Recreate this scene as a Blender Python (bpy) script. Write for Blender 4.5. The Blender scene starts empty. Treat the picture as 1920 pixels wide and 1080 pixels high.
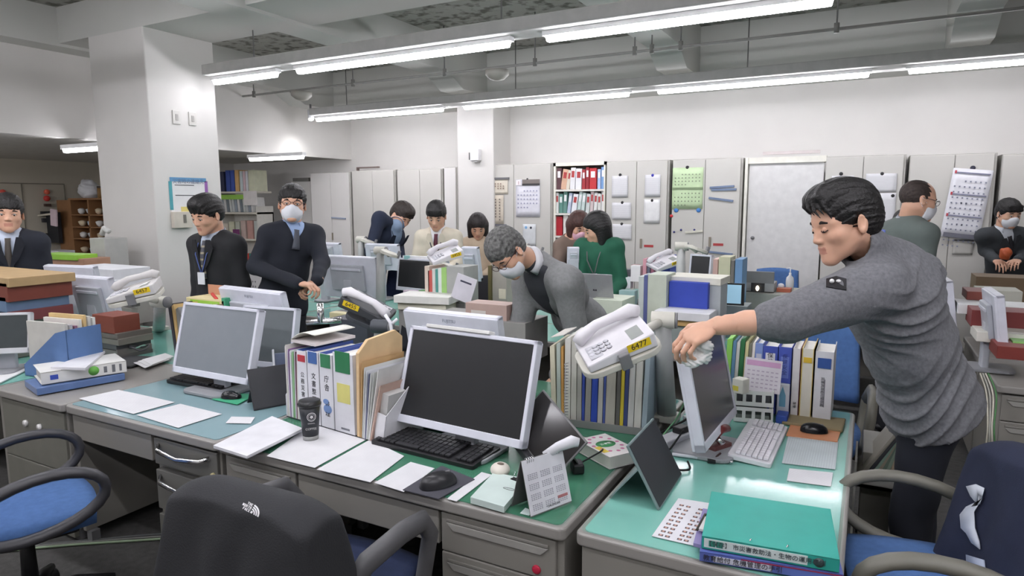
import bpy, math, random
import numpy as np
from mathutils import Vector, Matrix
random.seed(7)
S = bpy.context.scene
C = S.collection
V = Vector
# ---------------------------------------------------------------- camera
FPX, CH = 1240.0, 1.63
PITCH, YAW, ROLL = math.radians(7.45), math.radians(28.3), math.radians(0.2)
fwd = V((-math.sin(YAW)*math.cos(PITCH), math.cos(YAW)*math.cos(PITCH), -math.sin(PITCH)))
r0 = V((math.cos(YAW), math.sin(YAW), 0))
u0 = r0.cross(fwd)
crt = r0*math.cos(ROLL) - u0*math.sin(ROLL)
cup = r0*math.sin(ROLL) + u0*math.cos(ROLL)
EYE = V((0, 0, CH))
def at(px, py, x=None, y=None, z=None, d=None):
    r = fwd + crt*((px-960)/FPX) - cup*((py-540)/FPX)
    if z is not None: t = (z-CH)/r.z
    elif y is not None: t = y/r.y
    elif x is not None: t = x/r.x
    else: t = d
    return EYE + r*t
def proj(p):
    v = V(p)-EYE; d = v.dot(fwd)
    return (960+FPX*v.dot(crt)/d, 540-FPX*v.dot(cup)/d)
def vz(p, py):
    """height above floor at which the upright through p meets image row py"""
    lo, hi = 0.0, 3.6
    for i in range(40):
        m = (lo+hi)/2
        if proj((p[0], p[1], m))[1] > py: lo = m
        else: hi = m
    return lo
def iv(rx, uy, tc):
    """direction: right, up, toward the viewer"""
    return (crt*rx + cup*uy - fwd*tc).normalized()
cd = bpy.data.cameras.new('camera'); co = bpy.data.objects.new('camera', cd); C.objects.link(co)
cd.sensor_width = 36; cd.lens = FPX/1920*36; cd.clip_end = 60; cd.clip_start = 0.05
mm = Matrix((crt, cup, -fwd)).transposed().to_4x4(); mm.translation = EYE
co.matrix_world = mm
S.camera = co
# ---------------------------------------------------------------- materials
MATS = {}
def lin(c):
    c = c/255.0
    return c/12.92 if c <= 0.04045 else ((c+0.055)/1.055)**2.4
def M(name, rgb=(200, 200, 200), rough=0.6, metal=0.0, var=0.04, vs=12.0, bump=0.0, bs=60.0, emit=0.0, alpha=None, ior=None, stripe=None):
    if name in MATS: return MATS[name]
    m = bpy.data.materials.new(name); m.use_nodes = True
    nt = m.node_tree; b = nt.nodes['Principled BSDF']
    col = [lin(c) for c in rgb]+[1]
    b.inputs['Roughness'].default_value = rough; b.inputs['Metallic'].default_value = metal
    tc = nt.nodes.new('ShaderNodeTexCoord')
    nz = nt.nodes.new('ShaderNodeTexNoise'); nz.inputs['Scale'].default_value = vs; nz.inputs['Detail'].default_value = 3
    nt.links.new(tc.outputs['Object'], nz.inputs['Vector'])
    rp = nt.nodes.new('ShaderNodeValToRGB')
    rp.color_ramp.elements[0].position = 0.3; rp.color_ramp.elements[1].position = 0.7
    rp.color_ramp.elements[0].color = [c*(1-var*2) for c in col[:3]]+[1]
    rp.color_ramp.elements[1].color = [min(1, c*(1+var)) for c in col[:3]]+[1]
    nt.links.new(nz.outputs['Fac'], rp.inputs['Fac'])
    out = rp.outputs['Color']
    if stripe:   # (axis, scale, rgb2, width): repeated marks such as printed lines
        ax, sc, c2, wd = stripe
        sx = nt.nodes.new('ShaderNodeSeparateXYZ'); nt.links.new(tc.outputs['Object'], sx.inputs[0])
        mu = nt.nodes.new('ShaderNodeMath'); mu.operation = 'MULTIPLY'; mu.inputs[1].default_value = sc
        nt.links.new(sx.outputs[ax], mu.inputs[0])
        fr = nt.nodes.new('ShaderNodeMath'); fr.operation = 'FRACT'; nt.links.new(mu.outputs[0], fr.inputs[0])
        lt = nt.nodes.new('ShaderNodeMath'); lt.operation = 'LESS_THAN'; lt.inputs[1].default_value = wd
        nt.links.new(fr.outputs[0], lt.inputs[0])
        mx = nt.nodes.new('ShaderNodeMixRGB'); nt.links.new(lt.outputs[0], mx.inputs['Fac'])
        nt.links.new(out, mx.inputs['Color1']); mx.inputs['Color2'].default_value = [lin(c) for c in c2]+[1]
        out = mx.outputs['Color']
    nt.links.new(out, b.inputs['Base Color'])
    if bump:
        n2 = nt.nodes.new('ShaderNodeTexNoise'); n2.inputs['Scale'].default_value = bs; n2.inputs['Detail'].default_value = 4
        nt.links.new(tc.outputs['Object'], n2.inputs['Vector'])
        bp = nt.nodes.new('ShaderNodeBump'); bp.inputs['Strength'].default_value = bump; bp.inputs['Distance'].default_value = 0.01
        nt.links.new(n2.outputs['Fac'], bp.inputs['Height']); nt.links.new(bp.outputs['Normal'], b.inputs['Normal'])
    if emit:
        b.inputs['Emission Color'].default_value = col; b.inputs['Emission Strength'].default_value = emit
    if ior: b.inputs['Transmission Weight'].default_value = 1; b.inputs['IOR'].default_value = ior
    if alpha is not None: b.inputs['Alpha'].default_value = alpha
    MATS[name] = m
    return m
def K(r, g, b, rough=0.55, **kw):
    return M('paint_%d_%d_%d_%d' % (r, g, b, int(rough*100)), (r, g, b), rough, **kw)
# ---------------------------------------------------------------- mesh builder
def rotz(a): return Matrix.Rotation(a, 3, 'Z')
def eul(x, y, z):
    return Matrix.Rotation(math.radians(z), 3, 'Z') @ Matrix.Rotation(math.radians(y), 3, 'Y') @ Matrix.Rotation(math.radians(x), 3, 'X')
class MB:
    def __init__(s): s.v = []; s.f = []; s.m = []; s.sm = []
    def add(s, vs, fs, mat=0, smooth=False, R=None, T=None):
        o = len(s.v)
        for v in vs:
            v = V(v)
            if R is not None: v = R @ v
            if T is not None: v = v + V(T)
            s.v.append(v)
        for f in fs:
            s.f.append([o+i for i in f]); s.m.append(mat); s.sm.append(smooth)
        return s
    def box(s, c, d, mat=0, R=None, T=None):
        """centre c, size d"""
        x, y, z = [q/2 for q in d]
        vs = [(c[0]+a*x, c[1]+b*y, c[2]+e*z) for a in (-1, 1) for b in (-1, 1) for e in (-1, 1)]
        return s.add(vs, [(0,1,3,2),(4,6,7,5),(0,4,5,1),(2,3,7,6),(0,2,6,4),(1,5,7,3)], mat, False, R, T)
    def bb(s, x0, x1, y0, y1, z0, z1, mat=0, R=None, T=None):
        return s.box(((x0+x1)/2, (y0+y1)/2, (z0+z1)/2), (abs(x1-x0), abs(y1-y0), abs(z1-z0)), mat, R, T)
    def tube(s, pts, r, n=10, mat=0, close=False, flat=1.0, caps=True):
        pts = [V(p) for p in pts]; N = len(pts); vs = []; fs = []
        rr = r if isinstance(r, (list, tuple)) else [r]*N
        prev = None
        for i, p in enumerate(pts):
            if close: t = (pts[(i+1) % N]-pts[i-1]).normalized()
            else: t = (pts[min(i+1, N-1)]-pts[max(i-1, 0)]).normalized()
            if prev is None:
                a = V((0, 0, 1)) if abs(t.z) < 0.9 else V((1, 0, 0))
                u = t.cross(a).normalized()
            else:
                u = (prev - t*prev.dot(t)).normalized()
            prev = u; w = t.cross(u)
            for k in range(n):
                an = 2*math.pi*k/n
                vs.append(p + u*math.cos(an)*rr[i] + w*math.sin(an)*rr[i]*flat)
        for i in range(N if close else N-1):
            j = (i+1) % N
            for k in range(n):
                fs.append((i*n+k, i*n+(k+1) % n, j*n+(k+1) % n, j*n+k))
        if caps and not close:
            fs.append(tuple(range(n))[::-1]); fs.append(tuple((N-1)*n+k for k in range(n)))
        return s.add(vs, fs, mat, True)
    def cyl(s, a, b, r, r2=None, n=20, mat=0):
        return s.tube([a, b], [r, r if r2 is None else r2], n, mat)
    def lathe(s, prof, n=24, mat=0, T=(0, 0, 0), R=None):
        vs = []; fs = []
        for (r, z) in prof:
            for k in range(n):
                an = 2*math.pi*k/n; vs.append((r*math.cos(an), r*math.sin(an), z))
        for i in range(len(prof)-1):
            for k in range(n):
                fs.append((i*n+k, i*n+(k+1) % n, (i+1)*n+(k+1) % n, (i+1)*n+k))
        fs.append(tuple(range(n))[::-1]); fs.append(tuple((len(prof)-1)*n+k for k in range(n)))
        return s.add(vs, fs, mat, True, R, T)
    def prism(s, poly, z0, z1, mat=0, R=None, T=None):
        n = len(poly)
        vs = [(p[0], p[1], z0) for p in poly]+[(p[0], p[1], z1) for p in poly]
        fs = [tuple(range(n))[::-1], tuple(range(n, 2*n))]+[(i, (i+1) % n, n+(i+1) % n, n+i) for i in range(n)]
        return s.add(vs, fs, mat, False, R, T)
    def slab(s, quad, t, mat=0):
        """quad of 3-D points given a thickness along its normal (downwards)"""
        q = [V(p) for p in quad]
        n = (q[1]-q[0]).cross(q[2]-q[1]).normalized()
        if n.z < 0: n = -n
        k = len(q)
        vs = q+[p-n*t for p in q]
        fs = [tuple(range(k)), tuple(range(k, 2*k))[::-1]]+[(i, k+i, k+(i+1) % k, (i+1) % k) for i in range(k)]
        return s.add(vs, fs, mat)
    def grid(s, fn, nu, nv, mat=0, smooth=True, th=0.0):
        vs = [fn(i/nu, j/nv) for i in range(nu+1) for j in range(nv+1)]
        fs = [(i*(nv+1)+j, (i+1)*(nv+1)+j, (i+1)*(nv+1)+j+1, i*(nv+1)+j+1) for i in range(nu) for j in range(nv)]
        return s.add(vs, fs, mat, smooth)
    def sphere(s, c, r, nu=16, nv=10, mat=0, R=None):
        if not isinstance(r, (tuple, list)): r = (r, r, r)
        vs = []; fs = []
        for j in range(nv+1):
            th = math.pi*j/nv
            for i in range(nu):
                ph = 2*math.pi*i/nu
                p = V((r[0]*math.sin(th)*math.cos(ph), r[1]*math.sin(th)*math.sin(ph), r[2]*math.cos(th)))
                if R is not None: p = R @ p
                vs.append(p+V(c))
        for j in range(nv):
            for i in range(nu):
                fs.append((j*nu+i, (j+1)*nu+i, (j+1)*nu+(i+1) % nu, j*nu+(i+1) % nu))
        return s.add(vs, fs, mat, True)
    def build(s, name, mats, parent=None, loc=None, rot=None, bev=0.0, solid=0.0, seg=2):
        me = bpy.data.meshes.new(name)
        me.from_pydata([tuple(v) for v in s.v], [], s.f)
        if not isinstance(mats, (list, tuple)): mats = [mats]
        for m in mats: me.materials.append(m)
        me.polygons.foreach_set('material_index', s.m)
        me.polygons.foreach_set('use_smooth', s.sm)
        me.update()
        o = bpy.data.objects.new(name, me); C.objects.link(o)
        if parent is not None: o.parent = parent
        if loc is not None: o.location = loc
        if rot is not None: o.rotation_euler = rot
        if solid:
            q = o.modifiers.new('solid', 'SOLIDIFY'); q.thickness = solid; q.offset = 0
        if bev:
            q = o.modifiers.new('bevel', 'BEVEL'); q.width = bev; q.segments = seg; q.limit_method = 'ANGLE'; q.angle_limit = math.radians(40)
        return o
def tag(o, label, cat, group=None, kind=None):
    if label: label = label.replace(',  ', ' ').strip()
    if label: o['label'] = label
    if cat: o['category'] = cat
    if group: o['group'] = group
    if kind: o['kind'] = kind
    return o
def thing(name, label, cat, loc=(0, 0, 0), rz=0.0, group=None, R=None):
    o = bpy.data.objects.new(name, None); C.objects.link(o); o.empty_display_size = 0.05
    o.location = loc
    if R is not None: o.rotation_euler = R.to_euler()
    else: o.rotation_euler = (0, 0, rz)
    return tag(o, label, cat, group)
def struct(name, mb, mat, **kw):
    o = mb.build(name, mat, **kw); o['kind'] = 'structure'; return o
def children(o): return [c for c in bpy.data.objects if c.parent == o]
def copy_tree(o, parent=None):
    c = o.copy(); C.objects.link(c)
    if parent is not None: c.parent = parent
    for ch in children(o): copy_tree(ch, c)
    return c
def text(name, body, size, mat, parent, org, xd=(1, 0, 0), yd=(0, 0, 1), ex=0.0004, align='CENTER'):
    cu = bpy.data.curves.new(name, 'FONT'); cu.body = body; cu.size = size; cu.extrude = ex
    cu.align_x = align; cu.align_y = 'CENTER'
    t = bpy.data.objects.new(name+'_t', cu); C.objects.link(t)
    dg = bpy.context.evaluated_depsgraph_get()
    me = bpy.data.meshes.new_from_object(t.evaluated_get(dg))
    bpy.data.objects.remove(t); me.name = name
    X = V(xd).normalized(); Y = V(yd).normalized(); Z = X.cross(Y)
    me.transform(Matrix((X, Y, Z)).transposed().to_4x4())
    me.transform(Matrix.Translation(V(org)))
    me.materials.clear(); me.materials.append(mat)
    o = bpy.data.objects.new(name, me); C.objects.link(o)
    if parent is not None: o.parent = parent
    return o
ORD = ['first','second','third','fourth','fifth','sixth','seventh','eighth','ninth','tenth','eleventh','twelfth','thirteenth','fourteenth','fifteenth','sixteenth','seventeenth','eighteenth','nineteenth','twentieth']
# common materials
WHITE = M('white_plastic', (222, 223, 228), 0.45)
OFFW = M('offwhite_plastic', (205, 203, 192), 0.5)
GREYP = M('grey_plastic', (120, 120, 122), 0.5)
DARK = M('black_plastic', (28, 28, 30), 0.45)
BLACK = M('black_matte', (16, 16, 18), 0.7)
PAPER = M('paper', (226, 226, 226), 0.8, var=0.02)
PRINT = M('printed_paper', (224, 224, 226), 0.8, var=0.03, stripe=(1, 160, (206, 206, 210), 0.3))
PRINTV = M('printed_paper_upright', (222, 222, 224), 0.8, var=0.02, stripe=(2, 110, (190, 190, 196), 0.3))
STEEL = M('desk_steel', (140, 137, 130), 0.42, var=0.03, vs=4)
STEELD = M('desk_drawer_dark_steel', (110, 109, 104), 0.42, var=0.03, vs=4)
CHROME = M('chrome', (225, 225, 228), 0.12, 1.0)
SCREEN = M('screen_black', (38, 39, 41), 0.3, var=0.02)
SCREENG = M('screen_grey', (128, 134, 140), 0.3, var=0.02)
WALL = M('wall_paint', (214, 212, 208), 0.9, var=0.02, vs=2, bump=0.05, bs=180)
WALLC = M('wall_cream_paint', (196, 190, 174), 0.9, var=0.02, vs=2)
CEIL = M('ceiling_paint', (196, 197, 192), 0.95, var=0.03, vs=2)
BOARD = M('cardboard', (176, 142, 100), 0.85)
INK = M('ink', (40, 40, 46), 0.8)
GLASS = M('clear_glass', (235, 248, 240), 0.03, ior=1.45)
# ---------------------------------------------------------------- soft-blended solids (figures, garments)
class SD:
    def __init__(s, lo, hi, res):
        s.lo = np.array(lo, float); s.h = res
        s.n = np.maximum(4, np.ceil((np.array(hi)-s.lo)/res).astype(int)+1)
        s.a = np.full(s.n, 1.0, np.float32)
    def blk(s, lo, hi):
        i0 = np.clip(np.floor((np.array(lo)-s.lo)/s.h).astype(int), 0, s.n)
        i1 = np.clip(np.ceil((np.array(hi)-s.lo)/s.h).astype(int)+1, 0, s.n)
        if np.any(i1 <= i0): return None
        sl = tuple(slice(int(a), int(b)) for a, b in zip(i0, i1))
        ax = [s.lo[k]+s.h*np.arange(i0[k], i1[k]) for k in range(3)]
        X = np.stack(np.meshgrid(*ax, indexing='ij'), -1)
        return sl, X
    def _op(s, sl, d, k, mode):
        a = s.a[sl]
        if mode == 'u':
            if k > 0:
                h = np.clip(0.5+0.5*(a-d)/k, 0, 1); r = a*(1-h)+d*h-k*h*(1-h)
            else: r = np.minimum(a, d)
        elif mode == 's':
            d = -d
            if k > 0:
                h = np.clip(0.5-0.5*(a-d)/k, 0, 1); r = a*(1-h)+d*h+k*h*(1-h)
            else: r = np.maximum(a, d)
        s.a[sl] = r
    def cap(s, a, b, ra, rb=None, k=0.02, mode='u'):
        rb = ra if rb is None else rb
        a = np.array(a, float); b = np.array(b, float); R = max(ra, rb)+k*1.2+2*s.h
        q = s.blk(np.minimum(a, b)-R, np.maximum(a, b)+R)
        if q is None: return s
        sl, X = q; ab = b-a; t = np.clip(((X-a)@ab)/max(ab@ab, 1e-9), 0, 1)
        d = np.linalg.norm(X-a-t[..., None]*ab, axis=-1)-(ra+(rb-ra)*t)
        s._op(sl, d, k, mode); return s
    def ell(s, c, r, R=None, k=0.02, mode='u'):
        c = np.array(c, float); r = np.array(r, float); rad = r.max()+k*1.2+2*s.h
        q = s.blk(c-rad, c+rad)
        if q is None: return s
        sl, X = q; p = X-c
        if R is not None: p = p@np.array(R)
        k0 = np.linalg.norm(p/r, axis=-1); k1 = np.linalg.norm(p/(r*r), axis=-1)+1e-9
        s._op(sl, k0*(k0-1)/k1, k, mode); return s
    def fnc(s, lo, hi, f, k=0.01, mode='s'):
        q = s.blk(lo, hi)
        if q is None: return s
        sl, X = q; s._op(sl, f(X), k, mode); return s
    def plane(s, p, n, k=0.01):
        """keep the side the normal points to"""
        n = np.array(n, float); n /= np.linalg.norm(n); p = np.array(p, float)
        sl, X = s.blk(s.lo, s.lo+s.h*s.n)
        s._op(sl, (X-p)@n, k, 's') if False else None
        d = -((X-p)@n)
        s.a = np.maximum(s.a, d.astype(np.float32)); return s
    def noise(s, f):
        sl, X = s.blk(s.lo, s.lo+s.h*s.n); s.a[sl] += f(X).astype(np.float32); return s
    def mesh(s):
        a = s.a; neg = a < 0
        n = np.array(a.shape)
        cnt = np.zeros(n-1, np.int8)
        for i in (0, 1):
            for j in (0, 1):
                for k in (0, 1):
                    cnt += neg[i:n[0]-1+i, j:n[1]-1+j, k:n[2]-1+k]
        act = (cnt > 0) & (cnt < 8)
        idx = -np.ones(n-1, np.int64); cells = np.argwhere(act); idx[act] = np.arange(len(cells))
        P = np.zeros((len(cells), 3)); W = np.zeros(len(cells))
        cr = [(i, j, k) for i in (0, 1) for j in (0, 1) for k in (0, 1)]
        val = {c: a[cells[:, 0]+c[0], cells[:, 1]+c[1], cells[:, 2]+c[2]] for c in cr}
        for c in cr:
            for ax in range(3):
                if c[ax] == 0:
                    e = list(c); e[ax] = 1; e = tuple(e)
                    v0, v1 = val[c], val[e]; m = (v0 < 0) != (v1 < 0)
                    t = np.where(m, v0/np.where(m, v0-v1, 1), 0)
                    pt = np.tile(np.array(c, float), (len(cells), 1)); pt[:, ax] += t
                    P += pt*m[:, None]; W += m
        P = (cells+P/W[:, None])*s.h+s.lo
        F = []
        for ax in range(3):
            u, w = [(1, 2), (2, 0), (0, 1)][ax]
            A = neg[tuple(slice(0, n[q]-1) if q == ax else slice(1, n[q]-1) for q in range(3))]
            B = neg[tuple(slice(1, n[q]) if q == ax else slice(1, n[q]-1) for q in range(3))]
            e = np.argwhere(A != B); 
            if not len(e): continue
            flip = A[e[:, 0], e[:, 1], e[:, 2]]
            b = e.copy(); b[:, u] += 1; b[:, w] += 1
            def cell(du, dw):
                q = b.copy(); q[:, u] -= du; q[:, w] -= dw
                return idx[q[:, 0], q[:, 1], q[:, 2]]
            c00, c10, c11, c01 = cell(1, 1), cell(0, 1), cell(0, 0), cell(1, 0)
            f1 = np.stack([c00, c10, c11, c01], 1); f2 = f1[:, ::-1]
            F.append(np.where(flip[:, None], f1, f2))
        F = np.concatenate(F) if F else np.zeros((0, 4), int)
        return P, F
def relax(P, F, it=2, lam=0.5):
    n = len(P)
    for _ in range(it):
        acc = np.zeros_like(P); w = np.zeros(n)
        for a, b in ((0, 1), (1, 2), (2, 3), (3, 0)):
            np.add.at(acc, F[:, a], P[F[:, b]]); np.add.at(acc, F[:, b], P[F[:, a]])
            np.add.at(w, F[:, a], 1); np.add.at(w, F[:, b], 1)
        P = P*(1-lam)+lam*acc/np.maximum(w, 1)[:, None]
    return P
def sdmesh(name, parts, mats, parent=None, matfn=None, org=None, it=2):
    """parts: list of SD; one mesh object"""
    Ps, Fs, o = [], [], 0
    for s in parts:
        P, F = s.mesh(); P = relax(P, F, it)
        Ps.append(P); Fs.append(F+o); o += len(P)
    P = np.concatenate(Ps); F = np.concatenate(Fs)
    if org is not None: Pl = P-np.array(org)
    else: Pl = P
    me = bpy.data.meshes.new(name)
    me.vertices.add(len(Pl)); me.vertices.foreach_set('co', Pl.astype(np.float32).ravel())
    me.loops.add(F.size); me.loops.foreach_set('vertex_index', F.astype(np.int32).ravel())
    me.polygons.add(len(F)); me.polygons.foreach_set('loop_start', (np.arange(len(F))*4).astype(np.int32))
    if not isinstance(mats, (list, tuple)): mats = [mats]
    for m in mats: me.materials.append(m)
    if matfn is not None:
        cen = P[F].mean(1); me.polygons.foreach_set('material_index', matfn(cen).astype(np.int32))
    me.polygons.foreach_set('use_smooth', np.ones(len(F), bool))
    me.update(calc_edges=True); me.validate()
    ob = bpy.data.objects.new(name, me); C.objects.link(ob)
    if parent is not None: ob.parent = parent
    return ob
# ---------------------------------------------------------------- room shell
YB, XBULK, XR, YF, ZC, ZLOW = 8.65, -7.7, 5.0, -4.0, 3.6, 2.33
FLOOR = M('carpet', (78, 77, 75), 0.95, var=0.12, vs=30, bump=0.3, bs=300)
ROUGH = M('sprayed_ceiling', (158, 158, 150), 0.98, var=0.0, vs=2, bump=1.0, bs=14)
_nt = ROUGH.node_tree; _b = _nt.nodes['Principled BSDF']
_n = _nt.nodes.new('ShaderNodeTexNoise'); _n.inputs['Scale'].default_value = 9; _n.inputs['Detail'].default_value = 8
_r = _nt.nodes.new('ShaderNodeValToRGB'); _r.color_ramp.elements[0].position = 0.36; _r.color_ramp.elements[1].position = 0.5
_r.color_ramp.elements[0].color = [lin(108)]*2+[lin(100), 1]; _r.color_ramp.elements[1].color = [lin(165)]*2+[lin(158), 1]
_t = _nt.nodes.new('ShaderNodeTexCoord'); _nt.links.new(_t.outputs['Object'], _n.inputs['Vector'])
_nt.links.new(_n.outputs['Fac'], _r.inputs['Fac']); _nt.links.new(_r.outputs['Color'], _b.inputs['Base Color'])
struct('floor', MB().bb(-13, XR, YF, 12, -0.1, 0), FLOOR)
struct('wall_back', MB().bb(-10.7, XR, YB, YB+0.15, 0, ZC), WALL)
struct('wall_right', MB().bb(XR, XR+0.15, YF, YB, 0, ZC), WALL)
struct('wall_front', MB().bb(-13, XR, YF-0.15, YF, 0, ZC), WALL)
struct('ceiling', MB().bb(XBULK-0.2, XR, YF, YB+0.15, ZC, ZC+0.1), ROUGH)
# dropped area on the left with its own low ceiling
struct('wall_bulkhead', MB().bb(XBULK-0.15, XBULK, YF, YB, ZLOW, ZC), WALL)
struct('ceiling_low', MB().bb(-13, XBULK-0.1, YF, 12, ZLOW+0.02, ZLOW+0.1), M('low_ceiling', (206, 204, 196), 0.95))
WL = at(300, 300, z=ZLOW)
pA = at(527, 308, z=ZLOW); pB = at(120, 297, z=ZLOW)
struct('wall_left', MB().bb(-10.7, -10.6, 7.4, 12, 0, ZLOW+0.02), WALL)
struct('wall_left_niche', MB().bb(-12.6, -10.6, 7.25, 7.4, 0, ZLOW+0.02), WALL)
struct('wall_left_far', MB().bb(-12.6, -12.4, YF, 7.4, 0, ZLOW+0.02), WALLC)
# column and beams
struct('column_near', MB().bb(-6.9, -6.03, 4.0, 4.75, 0, 3.26), WALL, bev=0.012)
struct('column_back', MB().bb(at(857, 250, y=8.15).x, at(925, 250, y=8.15).x-0.0, 8.15, YB, 0, 3.3), WALL, bev=0.01)
CB = M('beam_paint', (200, 201, 196), 0.95, var=0.02, vs=1.5)
struct('beam_cross', MB().bb(-12.4, XR, 4.0, 4.75, 3.25, ZC+0.02), CB)
struct('beam_back', MB().bb(XBULK, XR, 7.95, YB, 2.98, ZC+0.02), CB)
for i, (a, b) in enumerate([(-7.7, -7.4), (-5.0, -4.65), (-2.15, -1.82), (0.55, 0.88)]):
    m = MB()
    prof = [(YF, ZC), (YF, 3.22), (7.0, 3.22), (7.35, 3.05), (7.95, 3.05), (7.95, ZC)]
    n = len(prof)
    vs = [(a, y, z) for y, z in prof]+[(b, y, z) for y, z in prof]
    m.add(vs, [tuple(range(n)), tuple(range(n, 2*n))[::-1]]+[(k, n+k, n+(k+1) % n, (k+1) % n) for k in range(n)])
    struct('beam_%d' % (i+1), m, CB)
# panel seams of the cream partition
m = MB()
for p in [(40, 345), (120, 345)]:
    a = at(p[0], p[1], x=-12.39); m.bb(-12.4, -12.385, a.y-0.006, a.y+0.006, 0, a.z)
a = at(0, 343, x=-12.39); b = at(120, 347, x=-12.39)
m.bb(-12.4, -12.385, a.y, b.y, a.z-0.008, a.z+0.008)
struct('trim_1', m, M('seam', (130, 125, 112)))
# ---------------------------------------------------------------- lighting
UPFILL = M('upward_lamp', (250, 250, 255), 0.5, emit=0.7, var=0)  # weak glow for the strips added to lift the ceiling
LED = M('led_tube', (250, 248, 255), 0.5, emit=26.0, var=0)
TRK = M('track_paint', (178, 178, 175), 0.7)
def raceway(y, x0, x1, z, label, w=0.26, lip=False):
    t = thing('light_raceway', label, 'ceiling light track', ((x0+x1)/2, y, z))
    L = (x1-x0)/2
    MB().bb(-L, L, -w/2, w/2, 0.02, 0.12).build('channel', TRK, t, bev=0.01)
    if lip: MB().bb(-L, L, w/2, w/2+0.008, 0.0, 0.12).build('lip', K(205, 205, 202), t)
    MB().bb(-L+0.05, L-0.05, -0.03, 0.03, 0.121, 0.13).build('upward_lamp', UPFILL, t)  # unseen glowing strip added on top of the channel to brighten the ceiling
    k = 0
    while -L+0.6+k*2.7 < L and k < 8:
        xx = -L+0.6+k*2.7
        MB().cyl((xx, 0, 0.12), (xx, 0, ZC-z-(0.0)), 0.006).build('hanger_rod', K(90, 90, 88), t); k += 1
    return t
def tube_light(x0, x1, y, z, label, group):
    t = thing('ceiling_light', label, 'ceiling light', ((x0+x1)/2, y, z), 0, group)
    L = (x1-x0)/2
    MB().bb(-L, L, -0.035, 0.035, -0.004, 0.04).build('base', K(235, 235, 235), t)
    MB().add([(-L+0.02, -0.03, 0), (-L+0.02, 0.03, 0), (L-0.02, 0.03, 0), (L-0.02, -0.03, 0), (-L+0.03, -0.022, -0.045), (-L+0.03, 0.022, -0.045), (L-0.03, 0.022, -0.045), (L-0.03, -0.022, -0.045)],
             [(4, 5, 6, 7), (0, 1, 5, 4), (2, 3, 7, 6), (1, 2, 6, 5), (3, 0, 4, 7)]).build('diffuser', LED, t, bev=0.006)
Z1 = 2.85
Y1 = at(800, 95, z=Z1).y; Y2 = at(1100, 178, z=Z1).y
G1 = 'LED tubes under the near raceway'; G2 = 'LED tubes under the far raceway'
def span(pa, pb, Y): return at(pa[0], pa[1], y=Y).x, at(pb[0], pb[1], y=Y).x
raceway(Y1, at(400, 155, y=Y1).x, 1.2, Z1, 'long pale raceway hung from rods across the room, nearest the viewer')
raceway(Y2, at(592, 222, y=Y2).x, 2.6, Z1, 'long pale raceway hung from rods in front of the back wall', lip=True)
for (a, b, l) in [((400, 155), (522, 137), 'short bright LED tube beside the big column on the near raceway'), ((555, 128), (960, 68), 'lit LED tube in the middle of the near raceway'), ((1020, 58), (1570, 0), 'lit LED tube of the near raceway running out of the top of the photo')]:
    x0, x1 = span(a, b, Y1); tube_light(x0, x1, Y1, Z1-0.01, l, G1)
for (a, b, l) in [((592, 222), (833, 201), 'leftmost lit LED tube of the far raceway beside a small spotlight'), ((868, 195), (1183, 170), 'second LED tube from the left on the far raceway, above the wall column'), ((1230, 165), (1635, 140), 'long LED tube above the green wall calendar on the far raceway'), ((1698, 133), (2150, 95), 'rightmost LED tube of the far raceway, cut by the photo edge')]:
    x0, x1 = span(a, b, Y2); tube_light(x0, x1, Y2, Z1-0.01, l, G2)
for (a, b, l) in [((126, 283), (187, 277), 'LED tube on the low ceiling left of the big column'), ((468, 299), (570, 294), 'LED tube on the low ceiling above the binder shelf')]:
    p = at(*a, z=ZLOW-0.12); q = at(*b, z=ZLOW-0.12); tube_light(p.x, q.x, (p.y+q.y)/2, ZLOW-0.10, l, 'LED tubes on the low ceiling')
# extra tubes added out of view, standing in for the room's lighting behind the viewer
for y in (Y1-2.65, Y1-4.0, Y1-5.3):
    for k in range(3):
        tube_light(-6.2+k*3.1, -3.8+k*3.1, y, Z1+0.012, 'LED tube on the ceiling behind the viewer', 'LED tubes behind the viewer')
for k in range(6):  # more tubes added out of view to lighten the low ceiling area
    tube_light(-11.8+(k % 2)*2.0, -10.4+(k % 2)*2.0, 2.6-(k//2)*2.2, ZLOW-0.14, 'LED tube on the low ceiling out of view at the left', 'LED tubes out of view')
# small spotlight at the end of the far raceway
p = at(583, 222, y=Y2)
t = thing('spotlight', 'small white spotlight shining on the bulkhead at the left end of the far raceway', 'spotlight', p)
MB().cyl((0, 0, 0), (0, 0, 0.12), 0.045).build('lamp_head', WHITE, t)
MB().cyl((0, 0, 0.12), (0, 0, 0.2), 0.015).build('bracket', GREYP, t)
MB().sphere((0, 0, -0.015), (0.035, 0.035, 0.02)).build('bulb', M('spot_bulb', (255, 250, 250), 0.4, emit=18, var=0), t)
L = bpy.data.lights.new('spot', 'SPOT'); L.energy = 9; L.spot_size = math.radians(100); L.spot_blend = 0.9; L.shadow_soft_size = 0.04
lo = bpy.data.objects.new('spot_beam', L); C.objects.link(lo); lo.parent = t; lo.location = (0, 0, -0.06); lo.rotation_euler = (math.radians(0), math.radians(25), 0)
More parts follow.
